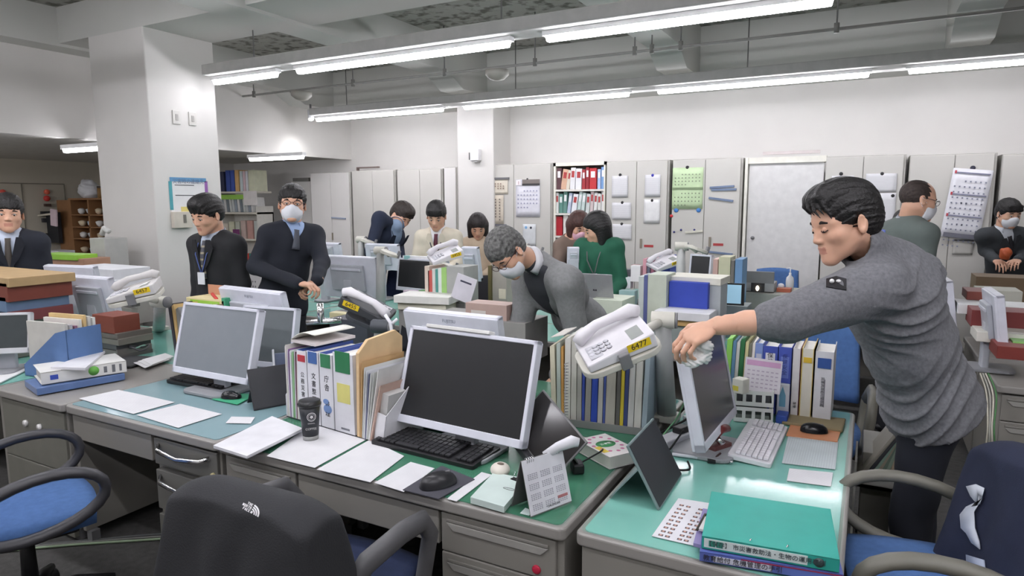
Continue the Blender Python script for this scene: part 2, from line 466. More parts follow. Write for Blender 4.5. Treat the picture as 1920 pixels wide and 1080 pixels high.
# conduit with hangers and dome sounders
YP = 6.5
a = at(430, 190, y=YP); b = at(1920, 22, y=YP); zz = 3.08
t = thing('conduit_pipe', 'thin grey conduit hung from rods across the ceiling between the raceways', 'pipe', ((a.x+b.x)/2, YP, zz))
L2 = (b.x-a.x)/2+0.3
MB().tube([(-L2, 0, -0.22), (-L2, 0, -0.03), (-L2+0.05, 0, 0), (L2+2, 0, 0)], 0.014).build('pipe', K(150, 150, 146), t)
for px in (472, 660, 833, 1003, 1190, 1222, 1276, 1566):
    x = at(px, 100, y=YP).x-(a.x+b.x)/2
    MB().cyl((x, 0, 0.0), (x, 0, ZC-zz), 0.007).build('hanger_rod', K(96, 96, 94), t)
    MB().cyl((x, 0, -0.03), (x, 0, 0.05), 0.022).build('clamp', K(120, 120, 116), t)
for px, l in ((563, 'grey dome sounder hanging under the conduit, left one'), (932, 'grey dome sounder hanging under the conduit above the wall column')):
    x = at(px, 125, y=YP).x
    t = thing('dome_sounder', l, 'ceiling sounder', (x, YP, zz-0.14), 0, 'dome sounders')
    MB().lathe([(0.015, 0), (0.08, 0.015), (0.13, 0.06), (0.13, 0.11), (0.02, 0.125)]).build('dome', K(176, 174, 166), t)
# switch plates on the column
for px, py, l in ((330, 220, 'white wall plate with a switch on the column, left one'), (360, 223, 'white wall plate on the column, right one')):
    p = at(px, py, x=-6.03)
    t = thing('switch_plate', l, 'wall plate', p, 0, 'wall plates on the column')
    MB().bb(0, 0.012, -0.04, 0.04, -0.065, 0.065).build('plate', K(205, 203, 198), t, bev=0.003)
    MB().bb(0.012, 0.018, -0.014, 0.014, -0.03, 0.03).build('switch', K(170, 168, 163), t, bev=0.002)
# notice with coloured tape on the column
p = at(352, 367, x=-6.03); q = at(318, 340, x=-6.03); r_ = at(386, 340, x=-6.03)
hw = (r_.y-q.y)/2; hh = (at(352, 337, x=-6.03).z-at(352, 397, x=-6.03).z)/2
t = thing('notice_sheet', 'white notice stuck to the column with blue, green and red tape', 'notice', (-6.03, (q.y+r_.y)/2, p.z))
MB().bb(0, 0.002, -hw, hw, -hh, hh).build('sheet', PAPER, t)
MB().bb(0.002, 0.004, -hw, hw, hh-0.02, hh+0.02).build('tape', K(98, 150, 190), t)
MB().bb(0.002, 0.004, -hw-0.015, -hw+0.02, -hh+0.02, hh-0.02).build('tape', K(80, 160, 170), t)
MB().bb(0.002, 0.004, hw-0.02, hw+0.015, -0.02, hh-0.01).build('tape', K(150, 100, 170), t)
MB().box((0.004, -hw+0.03, -hh+0.02), (0.002, 0.1, 0.03), R=eul(40, 0, 0), T=(0, -0.0, 0)).build('tape', K(200, 70, 70), t)
MB().bb(0.002, 0.004, -0.1, 0.1, -hh-0.01, -hh+0.05).build('tape', K(214, 200, 120), t)
text('lettering', '災害時の連絡先', 0.05, K(90, 110, 140), t, (0.0045, 0, hh-0.02+0.0), (0, 1, 0), (0, 0, 1))
for k in range(2): MB().bb(0.002, 0.003, -hw+0.05, hw*0.3, 0.1-0.1*k, 0.107-0.1*k).build('lettering', INK, t)
p = at(338, 412, x=-6.03)
t = thing('wall_switch_box', 'small white control box under the taped notice on the column', 'wall plate', p)
MB().bb(0, 0.05, -0.1, 0.1, -0.08, 0.08).build('box', K(205, 198, 185), t, bev=0.005)
MB().bb(0.05, 0.055, 0.0, 0.03, -0.03, 0.05).build('switch', K(120, 116, 108), t)
# small white unit on the wall column
p = at(895, 291, y=8.15)
t = thing('wall_speaker', 'small white box unit on the wall column', 'wall unit', (p.x, 8.15, p.z))
MB().bb(-0.07, 0.07, -0.09, 0, -0.08, 0.08).build('housing', K(232, 231, 232), t, bev=0.01)
MB().bb(-0.05, 0.05, -0.075, 0, -0.1, -0.08).build('grille', K(170, 170, 168), t)
p = at(881, 293, y=8.15)
tag(MB().bb(-0.006, 0.006, -0.02, 0, -0.05, 0.05).build('cable_clip', K(120, 118, 116), loc=(p.x, 8.15, p.z)), 'small dark clip beside the white unit on the wall column', 'clip')
# ---------------------------------------------------------------- cabinets on the back wall
YC = 8.2
CAB = M('cabinet_steel', (198, 196, 190), 0.5, var=0.02, vs=2)
CABL = M('cabinet_steel_light', (216, 214, 211), 0.5, var=0.02, vs=2)
def cabx(px): return at(px, 310, y=YC).x
def cabinet(pa, pb, ps, ptop, label, mat=CAB, handle=None, red=True):
    x0, x1 = cabx(pa), cabx(pb); zt = at((pa+pb)/2, ptop, y=YC).z; w = x1-x0
    t = thing('storage_cabinet', label, 'cabinet', ((x0+x1)/2, YC, 0), 0, 'steel cabinets along the back wall')
    MB().bb(-w/2+(0.12 if pa == 915 else 0.006), w/2-0.006, 0.022, YB-YC-0.01, 0, zt).build('body', K(176, 174, 168), t, bev=0.004)
    xs = cabx(ps)-(x0+x1)/2 if ps else None
    edges = [(-w/2+0.012, xs-0.003), (xs+0.003, w/2-0.03)] if ps else [(-w/2+0.012, w/2-0.03)]
    for k, (a, b) in enumerate(edges):
        d = MB().bb(a, b, 0, 0.022, 0.06, zt-0.012).build('door', mat, t, bev=0.004)
        if k == len(edges)-1 and handle:
            hx, hz = at(*handle, y=YC).x-(x0+x1)/2, at(*handle, y=YC).z
            MB().bb(hx-0.014, hx+0.014, -0.012, 0, hz-0.07, hz+0.05).build('handle', K(138, 130, 116), d, bev=0.003)
            if red: MB().bb(hx+0.04, hx+0.16, -0.003, 0, hz-0.055, hz-0.025).build('label_strip', K(176, 60, 62), d)
    return t
cabinet(580, 655, 618, 323, 'pale steel cabinet left of all, with two small screws and a blue strip', CABL, (624, 442), False)
cabinet(658, 740, 697, 319, 'grey steel cabinet second from the left, behind the bending man in navy')
cabinet(743, 829, 786, 317, 'grey steel cabinet standing next to the wall column')
cabinet(831, 857, None, 313, 'narrow pale filler cabinet against the wall column', CABL)
cabinet(915, 1036, 963, 307, 'steel cabinet carrying the single month wall calendar')
cabinet(1136, 1256, 1194, 301, 'steel cabinet right of the open binder shelf with hung lists', CAB, (1202, 455))
cabinet(1260, 1394, 1323, 297, 'steel cabinet with the green wall calendar', CAB, (1331, 452))
cabinet(1547, 1700, 1619, 291, 'steel cabinet behind the man leaning over the end desk')
cabinet(1704, 1871, 1790, 288, 'steel cabinet with the tilted three month calendar', CAB, (1789, 461))
cabinet(1877, 2060, 1960, 286, 'steel cabinet cut by the right edge of the photo')
# white door panel between the cabinets
x0, x1 = cabx(1404), cabx(1545); zt = at(1475, 305, y=YC).z
d = MB().bb(x0, x1, YC+0.05, YC+0.08, 0, zt).build('door_1', M('door_white', (214, 213, 212), 0.5)); d['kind'] = 'structure'
m = MB().bb(x0-0.03, x1+0.02, YC+0.02, YC+0.2, zt, zt+0.07).bb(x0-0.04, x0-0.01, YC, YC+0.2, 0, zt+0.07)
o = m.build('door_frame', K(226, 224, 214), d)
p = at(1405, 446, y=YC); MB().cyl((p.x+0.03, YC+0.05, p.z), (p.x+0.03, YC+0.02, p.z), 0.02).build('door_handle', GREYP, d)
m = MB().bb(x0+0.14, x1-0.05, YC+0.05, YC+0.09, zt+0.1, zt+0.135); m.build('door_rail', K(200, 190, 188), d)
# dark joints seen between cabinets
# open binder shelf
x0, x1 = cabx(1038), cabx(1135)
zs = [at(1085, q, y=YC).z for q in (311, 355, 400, 443, 487)]
t = thing('binder_shelf', 'open white steel shelf full of binders between the back cabinets', 'shelf', ((x0+x1)/2, YC, 0))
w = x1-x0; tp = at(1085, 304, y=YC).z
MB().bb(-w/2, -w/2+0.03, 0, 0.4, 0, tp).bb(w/2-0.02, w/2, 0, 0.4, 0, tp).bb(-w/2, w/2, 0.38, 0.4, 0, tp).bb(-w/2, w/2, 0, 0.4, tp-0.045, tp).build('frame', K(226, 224, 212), t)
for z in zs[1:]+[0.4]: MB().bb(-w/2+0.03, w/2-0.02, 0, 0.38, z-0.025, z).build('shelf_board', K(222, 220, 212), t)
rows = [
 (zs[1], 352, [(1042,1051,(92,62,66),0,'dark maroon'),(1052,1062,(206,168,142),8,'tan'),(1062,1068,(212,205,190),8,'beige'),(1068,1077,(224,224,226),3,'white and blue'),(1078,1089,(226,226,230),2,'dotted white'),(1090,1096,(160,48,54),0,'red'),(1097,1103,(150,40,50),0,'dark red'),(1104,1117,(186,44,50),0,'wide red'),(1119,1125,(168,190,224),0,'pale blue'),(1126,1132,(120,160,210),0,'blue')]),
 (zs[2], 398, [(1041,1046,(220,222,220),0,'white'),(1047,1054,(92,138,128),0,'teal'),(1055,1062,(98,140,130),2,'greyish teal'),(1064,1070,(186,196,216),7,'pale lilac'),(1072,1081,(226,228,232),8,'leaning white'),(1083,1089,(192,210,206),7,'mint'),(1090,1096,(196,212,208),6,'pale mint'),(1098,1105,(200,206,204),4,'grey'),(1106,1112,(206,190,190),2,'pinkish'),(1113,1119,(224,224,222),2,'thin white'),(1120,1126,(216,216,212),0,'cream'),(1127,1133,(222,222,220),0,'last white')]),
 (zs[3], 441, [(1041,1053,(176,30,44),0,'broad crimson'),(1055,1064,(220,218,212),0,'grey-white'),(1066,1069,(50,48,46),0,'thin black'),(1070,1077,(226,214,140),0,'yellow'),(1078,1085,(215,212,205),0,'plain ivory')]),
 (zs[4], 485, [(1041,1048,(150,146,140),0,'grey'),(1049,1055,(196,186,172),0,'sand'),(1056,1062,(120,90,86),0,'brown')])]
rn = ['top', 'second', 'third', 'fourth']
for ri, (z, _, it) in enumerate(rows):
    for k, (a, b, c, ln, nm) in enumerate(it):
        xa, xb = cabx(a), cabx(b); h = 0.285-0.03*((k*7+ri) % 3)/2
        o = MB().bb(-(xb-xa)/2, (xb-xa)/2, 0, 0.26, 0, h).build('binder', K(*c), loc=((xa+xb)/2-math.sin(math.radians(ln))*h/2, YC+0.03, z+0.002), rot=(0, math.radians(ln), 0), bev=0.003)
        tag(o, '%s binder on the %s board of the open shelf, %s from the left' % (nm, rn[ri], ORD[k]), 'binder', 'binders on the open shelf')
        if ri < 2: MB().bb(-(xb-xa)*0.3, (xb-xa)*0.3, -0.002, 0, h*0.55, h*0.85).build('spine_label', PAPER if c[0] < 200 else K(170, 60, 60), o)
# ---------------------------------------------------------------- papers, calendars and magnets on the cabinets
def wallpaper_sheet(name, x0, y0, x1, y1, label, cat, mat=None, tilt=0, group=None, off=0.010):
    a = at(x0, y0, y=YC); b = at(x1, y1, y=YC)
    t = thing(name, label, cat, ((a.x+b.x)/2, YC-off, (a.z+b.z)/2), 0, group)
    t.rotation_euler = (0, math.radians(tilt), 0)
    w, h = abs(b.x-a.x)/2, abs(a.z-b.z)/2
    MB().grid(lambda u, v: ((u*2-1)*w, -0.003*math.sin(v*3.1)-0.0015*math.sin(u*6), (v*2-1)*h), 6, 6).build('sheet', mat or PRINTV, t, solid=0.0015)
    return t, w, h
def magnet(px, py, col, label, r=0.014):
    p = at(px, py, y=YC)
    o = MB().lathe([(r, 0), (r, 0.006), (r*0.8, 0.012), (r*0.3, 0.014)], 14, R=eul(90, 0, 0)).build('magnet', K(*col), loc=(p.x, YC-0.001, p.z))
    tag(o, label, 'magnet', 'magnets on the cabinets')
def cal_grid(t, w, h, z0, z1, rows, cols, mat, name='date_grid', sz=0.012):
    m = MB()
    for i in range(rows):
        for j in range(cols):
            if (i == 0 and j < 2) or (i == rows-1 and j > 3): continue
            m.bb(-w+2*w*(j+0.5)/cols-sz, -w+2*w*(j+0.5)/cols+sz*0.6, -0.012, -0.0105, z0+(z1-z0)*(i+0.5)/rows-sz*0.8, z0+(z1-z0)*(i+0.5)/rows+sz*0.8)
    m.build(name, mat, t)
t, w, h = wallpaper_sheet('hanging_chart', 918, 336, 953, 364, 'cream chart hung by a dark rail on the cabinet left of the calendar', 'chart', K(220, 212, 196))
MB().bb(-w-0.01, w+0.02, -0.015, 0.01, h-0.01, h+0.02).build('rail', K(110, 110, 112), t)
cal_grid(t, w*0.7, h, -h*0.4, h*0.5, 3, 5, K(150, 130, 115), 'printed_marks')
t, w, h = wallpaper_sheet('hanging_chart', 917, 366, 945, 420, 'long curled beige chart below the cream one', 'chart', K(206, 196, 180))
cal_grid(t, w*0.8, h, -h*0.8, h*0.8, 8, 3, K(120, 110, 104), 'printed_marks')
p = at(936, 422, y=YC); tag(MB().bb(-0.12, 0.12, -0.02, 0, -0.012, 0.012).build('rail', K(110, 110, 118), loc=(p.x, YC-0.001, p.z)), 'dark hanging rail below the beige chart', 'rail')
t, w, h = wallpaper_sheet('wall_calendar', 968, 337, 1013, 407, 'white month calendar with a landscape photo across its top', 'calendar', K(226, 226, 234))
MB().bb(-w*0.45, w, -0.012, -0.008, h*0.68, h).build('picture', K(120, 112, 108), t)
MB().bb(-w*0.45, w, -0.013, -0.012, h*0.68, h*0.78).build('picture', K(50, 48, 50), t)
MB().bb(-w*0.95, -w*0.55, -0.012, -0.008, h*0.7, h*0.95).build('month_number', K(236, 230, 232), t)
text('month_number', '1', 0.06, K(130, 30, 50), t, (-w*0.75, -0.013, h*0.82))
cal_grid(t, w*0.9, h, h*0.5, -h*0.6, 5, 7, K(160, 162, 186))
magnet(989, 336, (30, 30, 34), 'black clip magnet holding the single month calendar')
t, w, h = wallpaper_sheet('notice_sheet', 981, 420, 1005, 462, 'small clear pocket of leaflets under the single month calendar', 'notice', K(214, 218, 220))
magnet(987, 427, (120, 170, 214), 'pale blue magnet on the small leaflet pocket', 0.03); magnet(996, 427, (40, 44, 60), 'black magnet on the small leaflet pocket', 0.02)
for (a, b, c, d_, l, mg, mc) in [(1148, 330, 1177, 370, 'white list held by a wide black clip right of the open shelf', (1163, 328), (30, 30, 32)), (1148, 380, 1183, 412, 'curled white list below the clipped list right of the open shelf', (1167, 380), (30, 30, 32)),
    (1149, 420, 1184, 450, 'lowest curled list right of the open shelf', (1166, 420), (30, 30, 32)), (1210, 328, 1238, 369, 'grid sheet held by a blue magnet', (1224, 329), (50, 50, 160)), (1208, 374, 1237, 419, 'blank-looking sheet held by a black magnet under the grid sheet', (1223, 376), (30, 30, 32)),
    (1560, 330, 1600, 352, 'sheet pinned high on the cabinet behind the leaning man', (1577, 326), (30, 30, 32)), (1624, 326, 1680, 360, 'landscape sheet pinned on the cabinet behind the leaning man', (1654, 326), (30, 30, 32)), (1640, 362, 1675, 440, 'pale vertical strip of notices behind the man in the grey-green jacket', (1674, 367), (30, 30, 32))]:
    wallpaper_sheet('notice_sheet', a, b, c, d_, l, 'notice', PRINTV if b != 374 else K(228, 228, 228), group='lists pinned on the cabinets')
    magnet(mg[0], mg[1], mc, 'magnet holding the '+l.split(' held')[0].split(' pinned')[0]+(' (blue)' if mc[2] > 100 else ''), 0.02)
t, w, h = wallpaper_sheet('wall_calendar', 1262, 315, 1317, 392, 'pale green wall calendar in two halves held by two blue magnets', 'calendar', K(196, 218, 176))
MB().bb(-w, w, -0.014, -0.008, -0.01, 0.012).build('fold', K(120, 140, 104), t)
cal_grid(t, w*0.9, h, h*0.75, h*0.1, 4, 8, K(120, 134, 110), sz=0.008); cal_grid(t, w*0.9, h, -h*0.15, -h*0.9, 4, 8, K(110, 124, 100), sz=0.008)
magnet(1289, 314, (26, 26, 30), 'black magnet at the top of the green calendar', 0.022); magnet(1268, 394, (70, 130, 200), 'blue round magnet at the bottom left of the green calendar', 0.028); magnet(1310, 394, (70, 130, 200), 'blue round magnet at the bottom right of the green calendar', 0.028)
magnet(1259, 405, (190, 40, 50), 'red magnet at the dark gap beside the green calendar', 0.02)
magnet(1264, 435, (40, 40, 110), 'small navy magnet, lower left under the green calendar', 0.013); magnet(1277, 431, (40, 40, 110), 'small navy magnet under the green calendar, a little higher', 0.013); magnet(1302, 431, (40, 40, 110), 'small navy magnet on the white bar', 0.013)
for (a, b, c, d_, l, col) in [(1331, 352, 1377, 349, 'upper blue-grey magnetic bar on the cabinet', (112, 128, 156)), (1334, 356, 1381, 355, 'second blue-grey magnetic bar touching the upper one', (112, 128, 156)), (1329, 371, 1375, 377, 'tilted lower blue-grey magnetic bar', (112, 128, 156)), (1285, 436, 1318, 433, 'white magnetic bar under the green calendar', (212, 210, 196)), (1329, 472, 1374, 477, 'slim blue bar low on the green calendar cabinet', (112, 128, 156)), (622, 408, 649, 410, 'blue-grey bar on the leftmost cabinet', (150, 160, 180))]:
    p = at(a, b, y=YC); q = at(c, d_, y=YC); w = (q-p).length/2
    tag(MB().bb(-w, w, -0.014, 0, -0.013, 0.013).build('magnetic_bar', K(*col), loc=((p.x+q.x)/2, YC-0.002, (p.z+q.z)/2), rot=(0, -math.atan2(q.z-p.z, q.x-p.x), 0), bev=0.003), l, 'magnetic bar', 'magnetic bars on the cabinets')
t, w, h = wallpaper_sheet('wall_calendar', 1779, 318, 1843, 448, 'large tilted white three month calendar', 'calendar', K(228, 228, 234), tilt=6)
t.location.y -= 0.02
MB().bb(-w*0.85, w*0.85, -0.014, -0.009, -h*0.98, -h*0.86).build('footer', K(110, 110, 122), t)
for k in range(3):
    z0 = h*(0.95-k*0.62)
    MB().bb(-w*0.9, w*0.9, -0.014, -0.009, z0-0.03, z0-0.018).build('month_bar', K(130, 132, 156), t)
    MB().bb(-w*0.9, -w*0.8, -0.0145, -0.009, z0-0.035, z0-0.005).build('month_number', K(190, 70, 80), t)
    cal_grid(t, w*0.88, h, z0-0.08, z0-0.36, 5, 7, K(130, 134, 152), sz=0.009)
magnet(1824, 315, (40, 40, 60), 'black magnet holding the tilted calendar', 0.024)
t, w, h = wallpaper_sheet('notice_sheet', 1787, 450, 1823, 478, 'pale label plate under the tilted calendar', 'notice', K(190, 188, 182))
MB().bb(-w, w, -0.012, -0.008, h*0.9, h*1.1).build('rail', K(60, 60, 66), t)
# ---------------------------------------------------------------- desks
ZD = 0.70
GREENMAT = M('green_desk_mat', (52, 112, 78), 0.16, var=0.03, vs=3)
TEALMAT = M('pale_teal_desk_mat', (146, 206, 196), 0.16, var=0.02, vs=3)
BLUEMAT = M('blue_grey_desk_mat', (132, 162, 168), 0.22, var=0.02, vs=3)
STEELT = M('desk_top_steel', (150, 147, 142), 0.35, var=0.02, vs=4)
def rrect(x0, x1, y0, y1, r, n=5):
    out = []
    for cx, cy, a0 in ((x1-r, y0+r, -90), (x1-r, y1-r, 0), (x0+r, y1-r, 90), (x0+r, y0+r, 180)):
        for k in range(n+1):
            a = math.radians(a0+90*k/n); out.append((cx+r*math.cos(a), cy+r*math.sin(a)))
    return out
def desk(label, x0, x1, y0, y1, rz=0, drawers=None, mat=None, style='flush', group='grey steel office desks', matlabel=None, top=STEELT, z=ZD):
    """drawers: list of (x0,x1,[heights...]) in local coordinates along the front (y=0)"""
    w, d = x1-x0, y1-y0
    t = thing('office_desk', label, 'desk', (x0, y0, 0), rz, group)
    MB().prism(rrect(0, w, 0, d, 0.025), z-0.045, z-0.006).build('desktop', top, t, bev=0.008, seg=3)
    MB().bb(0.01, 0.035, 0.03, d-0.02, 0.06, z-0.045).build('side_panel', STEEL, t, bev=0.003)
    MB().bb(w-0.035, w-0.01, 0.03, d-0.02, 0.06, z-0.045).build('side_panel', STEEL, t, bev=0.003)
    MB().bb(0.035, w-0.035, d-0.04, d-0.025, 0.25, z-0.045).build('back_panel', STEEL, t)
    for lx in (0.02, w-0.06):
        for ly in (0.04, d-0.08): MB().bb(lx, lx+0.04, ly, ly+0.04, 0, 0.06).build('leg', GREYP, t)
    for (a, b, hs, st) in (drawers or []):
        zt = z-0.055
        if len(hs) > 1: MB().bb(a, b, 0.045, d-0.05, 0.06, z-0.046).build('pedestal', STEEL, t, bev=0.003)
        for k, h in enumerate(hs):
            if st == 'flush':
                dr = MB().bb(a+0.008, b-0.008, 0.018, 0.045, zt-h+0.004, zt).build('drawer', STEEL, t, bev=0.004)
                MB().prism([(a+0.03, zt-0.03), (b-0.03, zt-0.03), (b-0.055, zt-0.055-0.0), (a+0.055, zt-0.055)], -0.0175, -0.012, R=eul(90, 0, 0)).build('handle_recess', M('drawer_recess', (160, 158, 152), 0.35), dr, bev=0.002)
                MB().bb(a+0.03, b-0.03, 0.012, 0.018, zt-0.028, zt-0.018).build('handle', M('drawer_lip', (136, 133, 127), 0.35), dr, bev=0.002)
                if len(hs) > 1 and k == 0 and 'red' in label:
                    MB().lathe([(0.014, 0), (0.014, 0.004), (0.01, 0.006)], 16, R=eul(90, 0, 0), T=(b-0.07, 0.018, zt-h+0.03)).build('sticker', K(196, 40, 70), dr)
            elif st == 'plain':
                dr = MB().bb(a+0.004, b-0.004, 0.02, 0.045, zt-h+0.004, zt).build('drawer', STEEL, t, bev=0.004)
            elif st == 'chrome':
                dr = MB().bb(a+0.02, b-0.01, 0.016, 0.045, zt-h+0.02, zt-0.005).build('drawer', STEELD, t, bev=0.003)
                if k < 2:
                    MB().tube([(a+0.05, 0.016, zt-0.03), (a+0.08, -0.012, zt-0.045), ((a+b)/2, -0.02, zt-0.058), (b-0.08, -0.012, zt-0.045), (b-0.05, 0.016, zt-0.03)], 0.007, 8, flat=1.6).build('handle', CHROME, dr)
                if k == 0: MB().cyl((b-0.035, 0.016, zt-h+0.04), (b-0.035, 0.008, zt-h+0.04), 0.012).build('lock', K(200, 190, 140), dr)
            elif st == 'dots':
                dr = MB().bb(a+0.008, b-0.008, 0.018, 0.045, zt-h+0.004, zt).build('drawer', K(118, 117, 108), t, bev=0.004)
                if k == 0:
                    for q in (0.4, 0.62): MB().cyl((a+(b-a)*q, 0.018, zt-0.1), (a+(b-a)*q, 0.006, zt-0.1), 0.016).build('handle', K(240, 238, 236, 0.2), dr)
            zt -= h
    if mat is not None:
        m_ = thing('desk_mat', matlabel, 'desk mat', (x0, y0, z-0.006), rz, 'desk mats')
        MB().prism(rrect(0.02, w-0.02, 0.02, d-0.02, 0.02), 0.0, 0.003).build('mat_sheet', mat, m_)
        if mat is GREENMAT or mat is TEALMAT:
            MB().prism(rrect(0.012, w-0.012, 0.012, d-0.012, 0.02), 0.0032, 0.006).build('clear_edge', M('mat_edge_green', (120, 190, 165), 0.08, alpha=0.12), m_)
    return t
XL0, XL1, XM1, XE0, XE1 = -3.27, -2.205, -0.72, -0.69, -0.005
YA, YA2, YB2 = 1.645, 2.36, 3.06
desk('grey steel desk with rounded drawer fronts, a red sticker and a green mat', XL1, XM1, YA, YA2, 0,
     [(0.02, 0.41, [0.13], 'flush'), (0.41, 1.04, [0.12], 'plain'), (1.04, 1.46, [0.135, 0.14, 0.33], 'flush')], GREENMAT, matlabel='dark green desk mat under clear sheet with printed pages on it')
desk('grey steel desk with chrome bow handles and a blue-grey mat', XL0, XL1-0.004, YA, YA2, 0,
     [(0.02, 0.62, [0.12], 'plain'), (0.62, 1.05, [0.14, 0.2, 0.28], 'chrome')], BLUEMAT, matlabel='blue-grey desk mat in front of the grey-screen monitor')
desk('grey desk unit with two bright round pulls at the left edge of the photo', XL0-0.62, XL0-0.004, YA-0.01, YA2, 0, [(0.02, 0.6, [0.3, 0.33], 'dots')])
desk('grey steel desk cut by the left edge of the photo', XL0-2.0, XL0-0.63, YA, YA2, 0, [(0.02, 0.42, [0.14, 0.14, 0.34], 'flush')], TEALMAT, matlabel='pale green desk mat at the left photo edge')
# end desk turned a quarter: its front faces +x
t = desk('grey steel end desk turned across the others, with a pale teal mat', XE1, XE1+1.57, YA+0.005, YA+0.005+(XE1-XE0), math.pi/2, [(0.02, 0.42, [0.14, 0.14, 0.34], 'flush')], TEALMAT, matlabel='pale teal desk mat on the end desk under the teal binder')
for k, (a, b, l) in enumerate([(XL1, XM1, 'grey steel desk facing the green-mat desk from behind'), (XL0, XL1-0.004, 'grey steel desk facing the blue-grey-mat desk from behind'), (XL0-1.75, XL0-0.004, 'grey steel desk behind the left file stacks')]):
    desk(l, a, b, YA2+0.004, YB2, 0, None, TEALMAT if k else GREENMAT, matlabel='desk mat on the '+l)
# second block
Y2A, Y2B, Y2C = 3.95, 4.55, 5.12
for k, (a, b) in enumerate([(-5.6, -4.2), (-4.195, -2.8), (-2.795, -1.5), (-1.495, -0.72)]):
    desk('steel desk of the middle block, front row, %s from the left' % ORD[k], a, b, Y2A, Y2B, 0, None, TEALMAT, matlabel='pale green desk mat, middle block front row, %s from the left' % ORD[k])
for k, (a, b) in enumerate([(-5.6, -4.2), (-4.195, -2.8), (-2.795, -1.5), (-1.495, -0.72)]):
    desk('steel desk of the middle block, back row, %s from the left' % ORD[k], a, b, Y2B+0.004, Y2C, 0, None, TEALMAT, matlabel='pale green desk mat, middle block back row, %s from the left' % ORD[k])
desk('steel desk between the middle and far blocks, under the row of box files', -1.45, 0.25, 5.13, 5.85, 0, None, TEALMAT, matlabel='pale green desk mat under the row of box files')
# third block near the cabinets
for k, (a, b) in enumerate([(-3.6, -2.2), (-2.195, -0.8), (-0.795, 0.6)]):
    desk('steel desk of the far block near the cabinets, %s from the left' % ORD[k], a, b, 6.15, 6.85, 0, None, TEALMAT, matlabel='pale green desk mat, far block, %s from the left' % ORD[k])
# right block seen behind the leaning man
desk('grey steel desk at the right photo edge under the red trays', 0.62, 2.0, 4.05, 4.75, 0, [(0.02, 0.42, [0.14, 0.14, 0.34], 'flush')])
desk('grey steel desk behind the right one, with the upright monitors', 0.62, 2.0, 4.754, 5.45, 0, None)
desk('far steel desk in front of the seated man at the right', 0.9, 2.3, 6.0, 6.7, 0, None)
# ---------------------------------------------------------------- chairs
BLUEF = M('chair_blue_fabric', (76, 112, 166), 0.9, var=0.06, vs=40, bump=0.2, bs=400)
NAVYF = M('chair_navy_fabric', (34, 46, 78), 0.9, var=0.06, vs=40, bump=0.2, bs=400)
ARMG = M('chair_arm_grey', (92, 92, 94), 0.45)
ARMO = M('chair_arm_olive', (112, 110, 100), 0.45)
def chair(label, x, y, rz, fabric, arm, style='loop', back=True, zs=0.44, backz=0.9):
    """local: faces +y"""
    t = thing('office_chair', label, 'chair', (x, y, 0), rz, None)
    def seat(u, v):
        a = (u*2-1); b = (v*2-1)
        return (a*0.24*(1-0.12*b*b), b*0.23*(1-0.10*a*a), zs+0.02*(1-a*a)*(1-b*b))
    m = MB(); m.grid(seat, 12, 12)
    m.build('seat', fabric, t, solid=0.06, bev=0.0)
    MB().bb(-0.17, 0.17, -0.16, 0.16, zs-0.07, zs-0.035).build('seat_shell', DARK, t, bev=0.02)
    if back:
        def bk(u, v):
            a = u*2-1; b = v
            return (a*(0.225-0.02*b), -0.25-0.05*b-0.03*(1-a*a), zs+0.12+(backz-zs-0.12)*b-0.02*a*a*b)
        MB().grid(bk, 12, 8).build('backrest', fabric, t, solid=0.045)
        MB().tube([(0, -0.1, zs-0.06), (0, -0.29, zs-0.03), (0, -0.33, zs+0.2)], 0.02, 8, flat=2).build('back_support', DARK, t)
    for s in (-1, 1):
        if style == 'loop':
            pts = []
            for k in range(24):
                a = 2*math.pi*k/24; ca, sa = math.cos(a), math.sin(a)
                yy = 0.02+0.21*ca; zz = zs+0.10+0.12*sa*(1 if sa > 0 else 0.9)
                xx = s*(0.27+0.01*sa)
                pts.append((xx, yy+0.05*sa, zz))
            MB().tube(pts, 0.02, 10, close=True, flat=1.3).build('armrest', arm, t)
        else:
            pts = [(s*0.26, -0.2, zs+0.16), (s*0.28, -0.16, zs+0.22), (s*0.285, 0.0, zs+0.235), (s*0.285, 0.1, zs+0.225), (s*0.28, 0.15, zs+0.16), (s*0.265, 0.13, zs+0.02), (s*0.22, 0.08, zs-0.05)]
            MB().tube(pts, 0.024, 10, flat=1.4).tube([(s*0.26, -0.2, zs+0.16), (s*0.24, -0.14, zs-0.04), (s*0.2, -0.08, zs-0.05)], 0.02, 10, flat=1.3).build('armrest', arm, t)
    MB().cyl((0, 0, 0.12), (0, 0, zs-0.05), 0.03, 0.022).build('gas_column', DARK, t)
    for k in range(5):
        a = 2*math.pi*k/5+0.3
        lg = MB().tube([(0, 0, 0.11), (0.15*math.cos(a), 0.15*math.sin(a), 0.1), (0.28*math.cos(a), 0.28*math.sin(a), 0.065)], [0.03, 0.026, 0.018], 8).build('leg', DARK, t)
        MB().cyl((0.28*math.cos(a)-0.012, 0.28*math.sin(a), 0.028), (0.28*math.cos(a)+0.018, 0.28*math.sin(a), 0.028), 0.028).build('caster', BLACK, lg)
    return t
chair('dark navy office chair with grey arms, a black jacket over its back', -1.43, 1.44, 0.03, NAVYF, ARMG, 'arch', backz=0.80)
chair('blue office chair with black loop arms at the left photo edge', -2.82, 1.24, -0.35, BLUEF, M('chair_arm_black', (58, 58, 62), 0.4), 'loop')
chair('blue office chair with olive-grey loop arms beside the end desk', 0.23, 2.13, math.pi/2+0.12, BLUEF, ARMO, 'loop', zs=0.52, backz=0.90)
chair('dark office chair behind the dark phone, back toward the desk with the scissors', -2.72, 3.5, math.pi, M('chair_dark_fabric', (40, 42, 48), 0.9), ARMG, 'arch', backz=0.9)
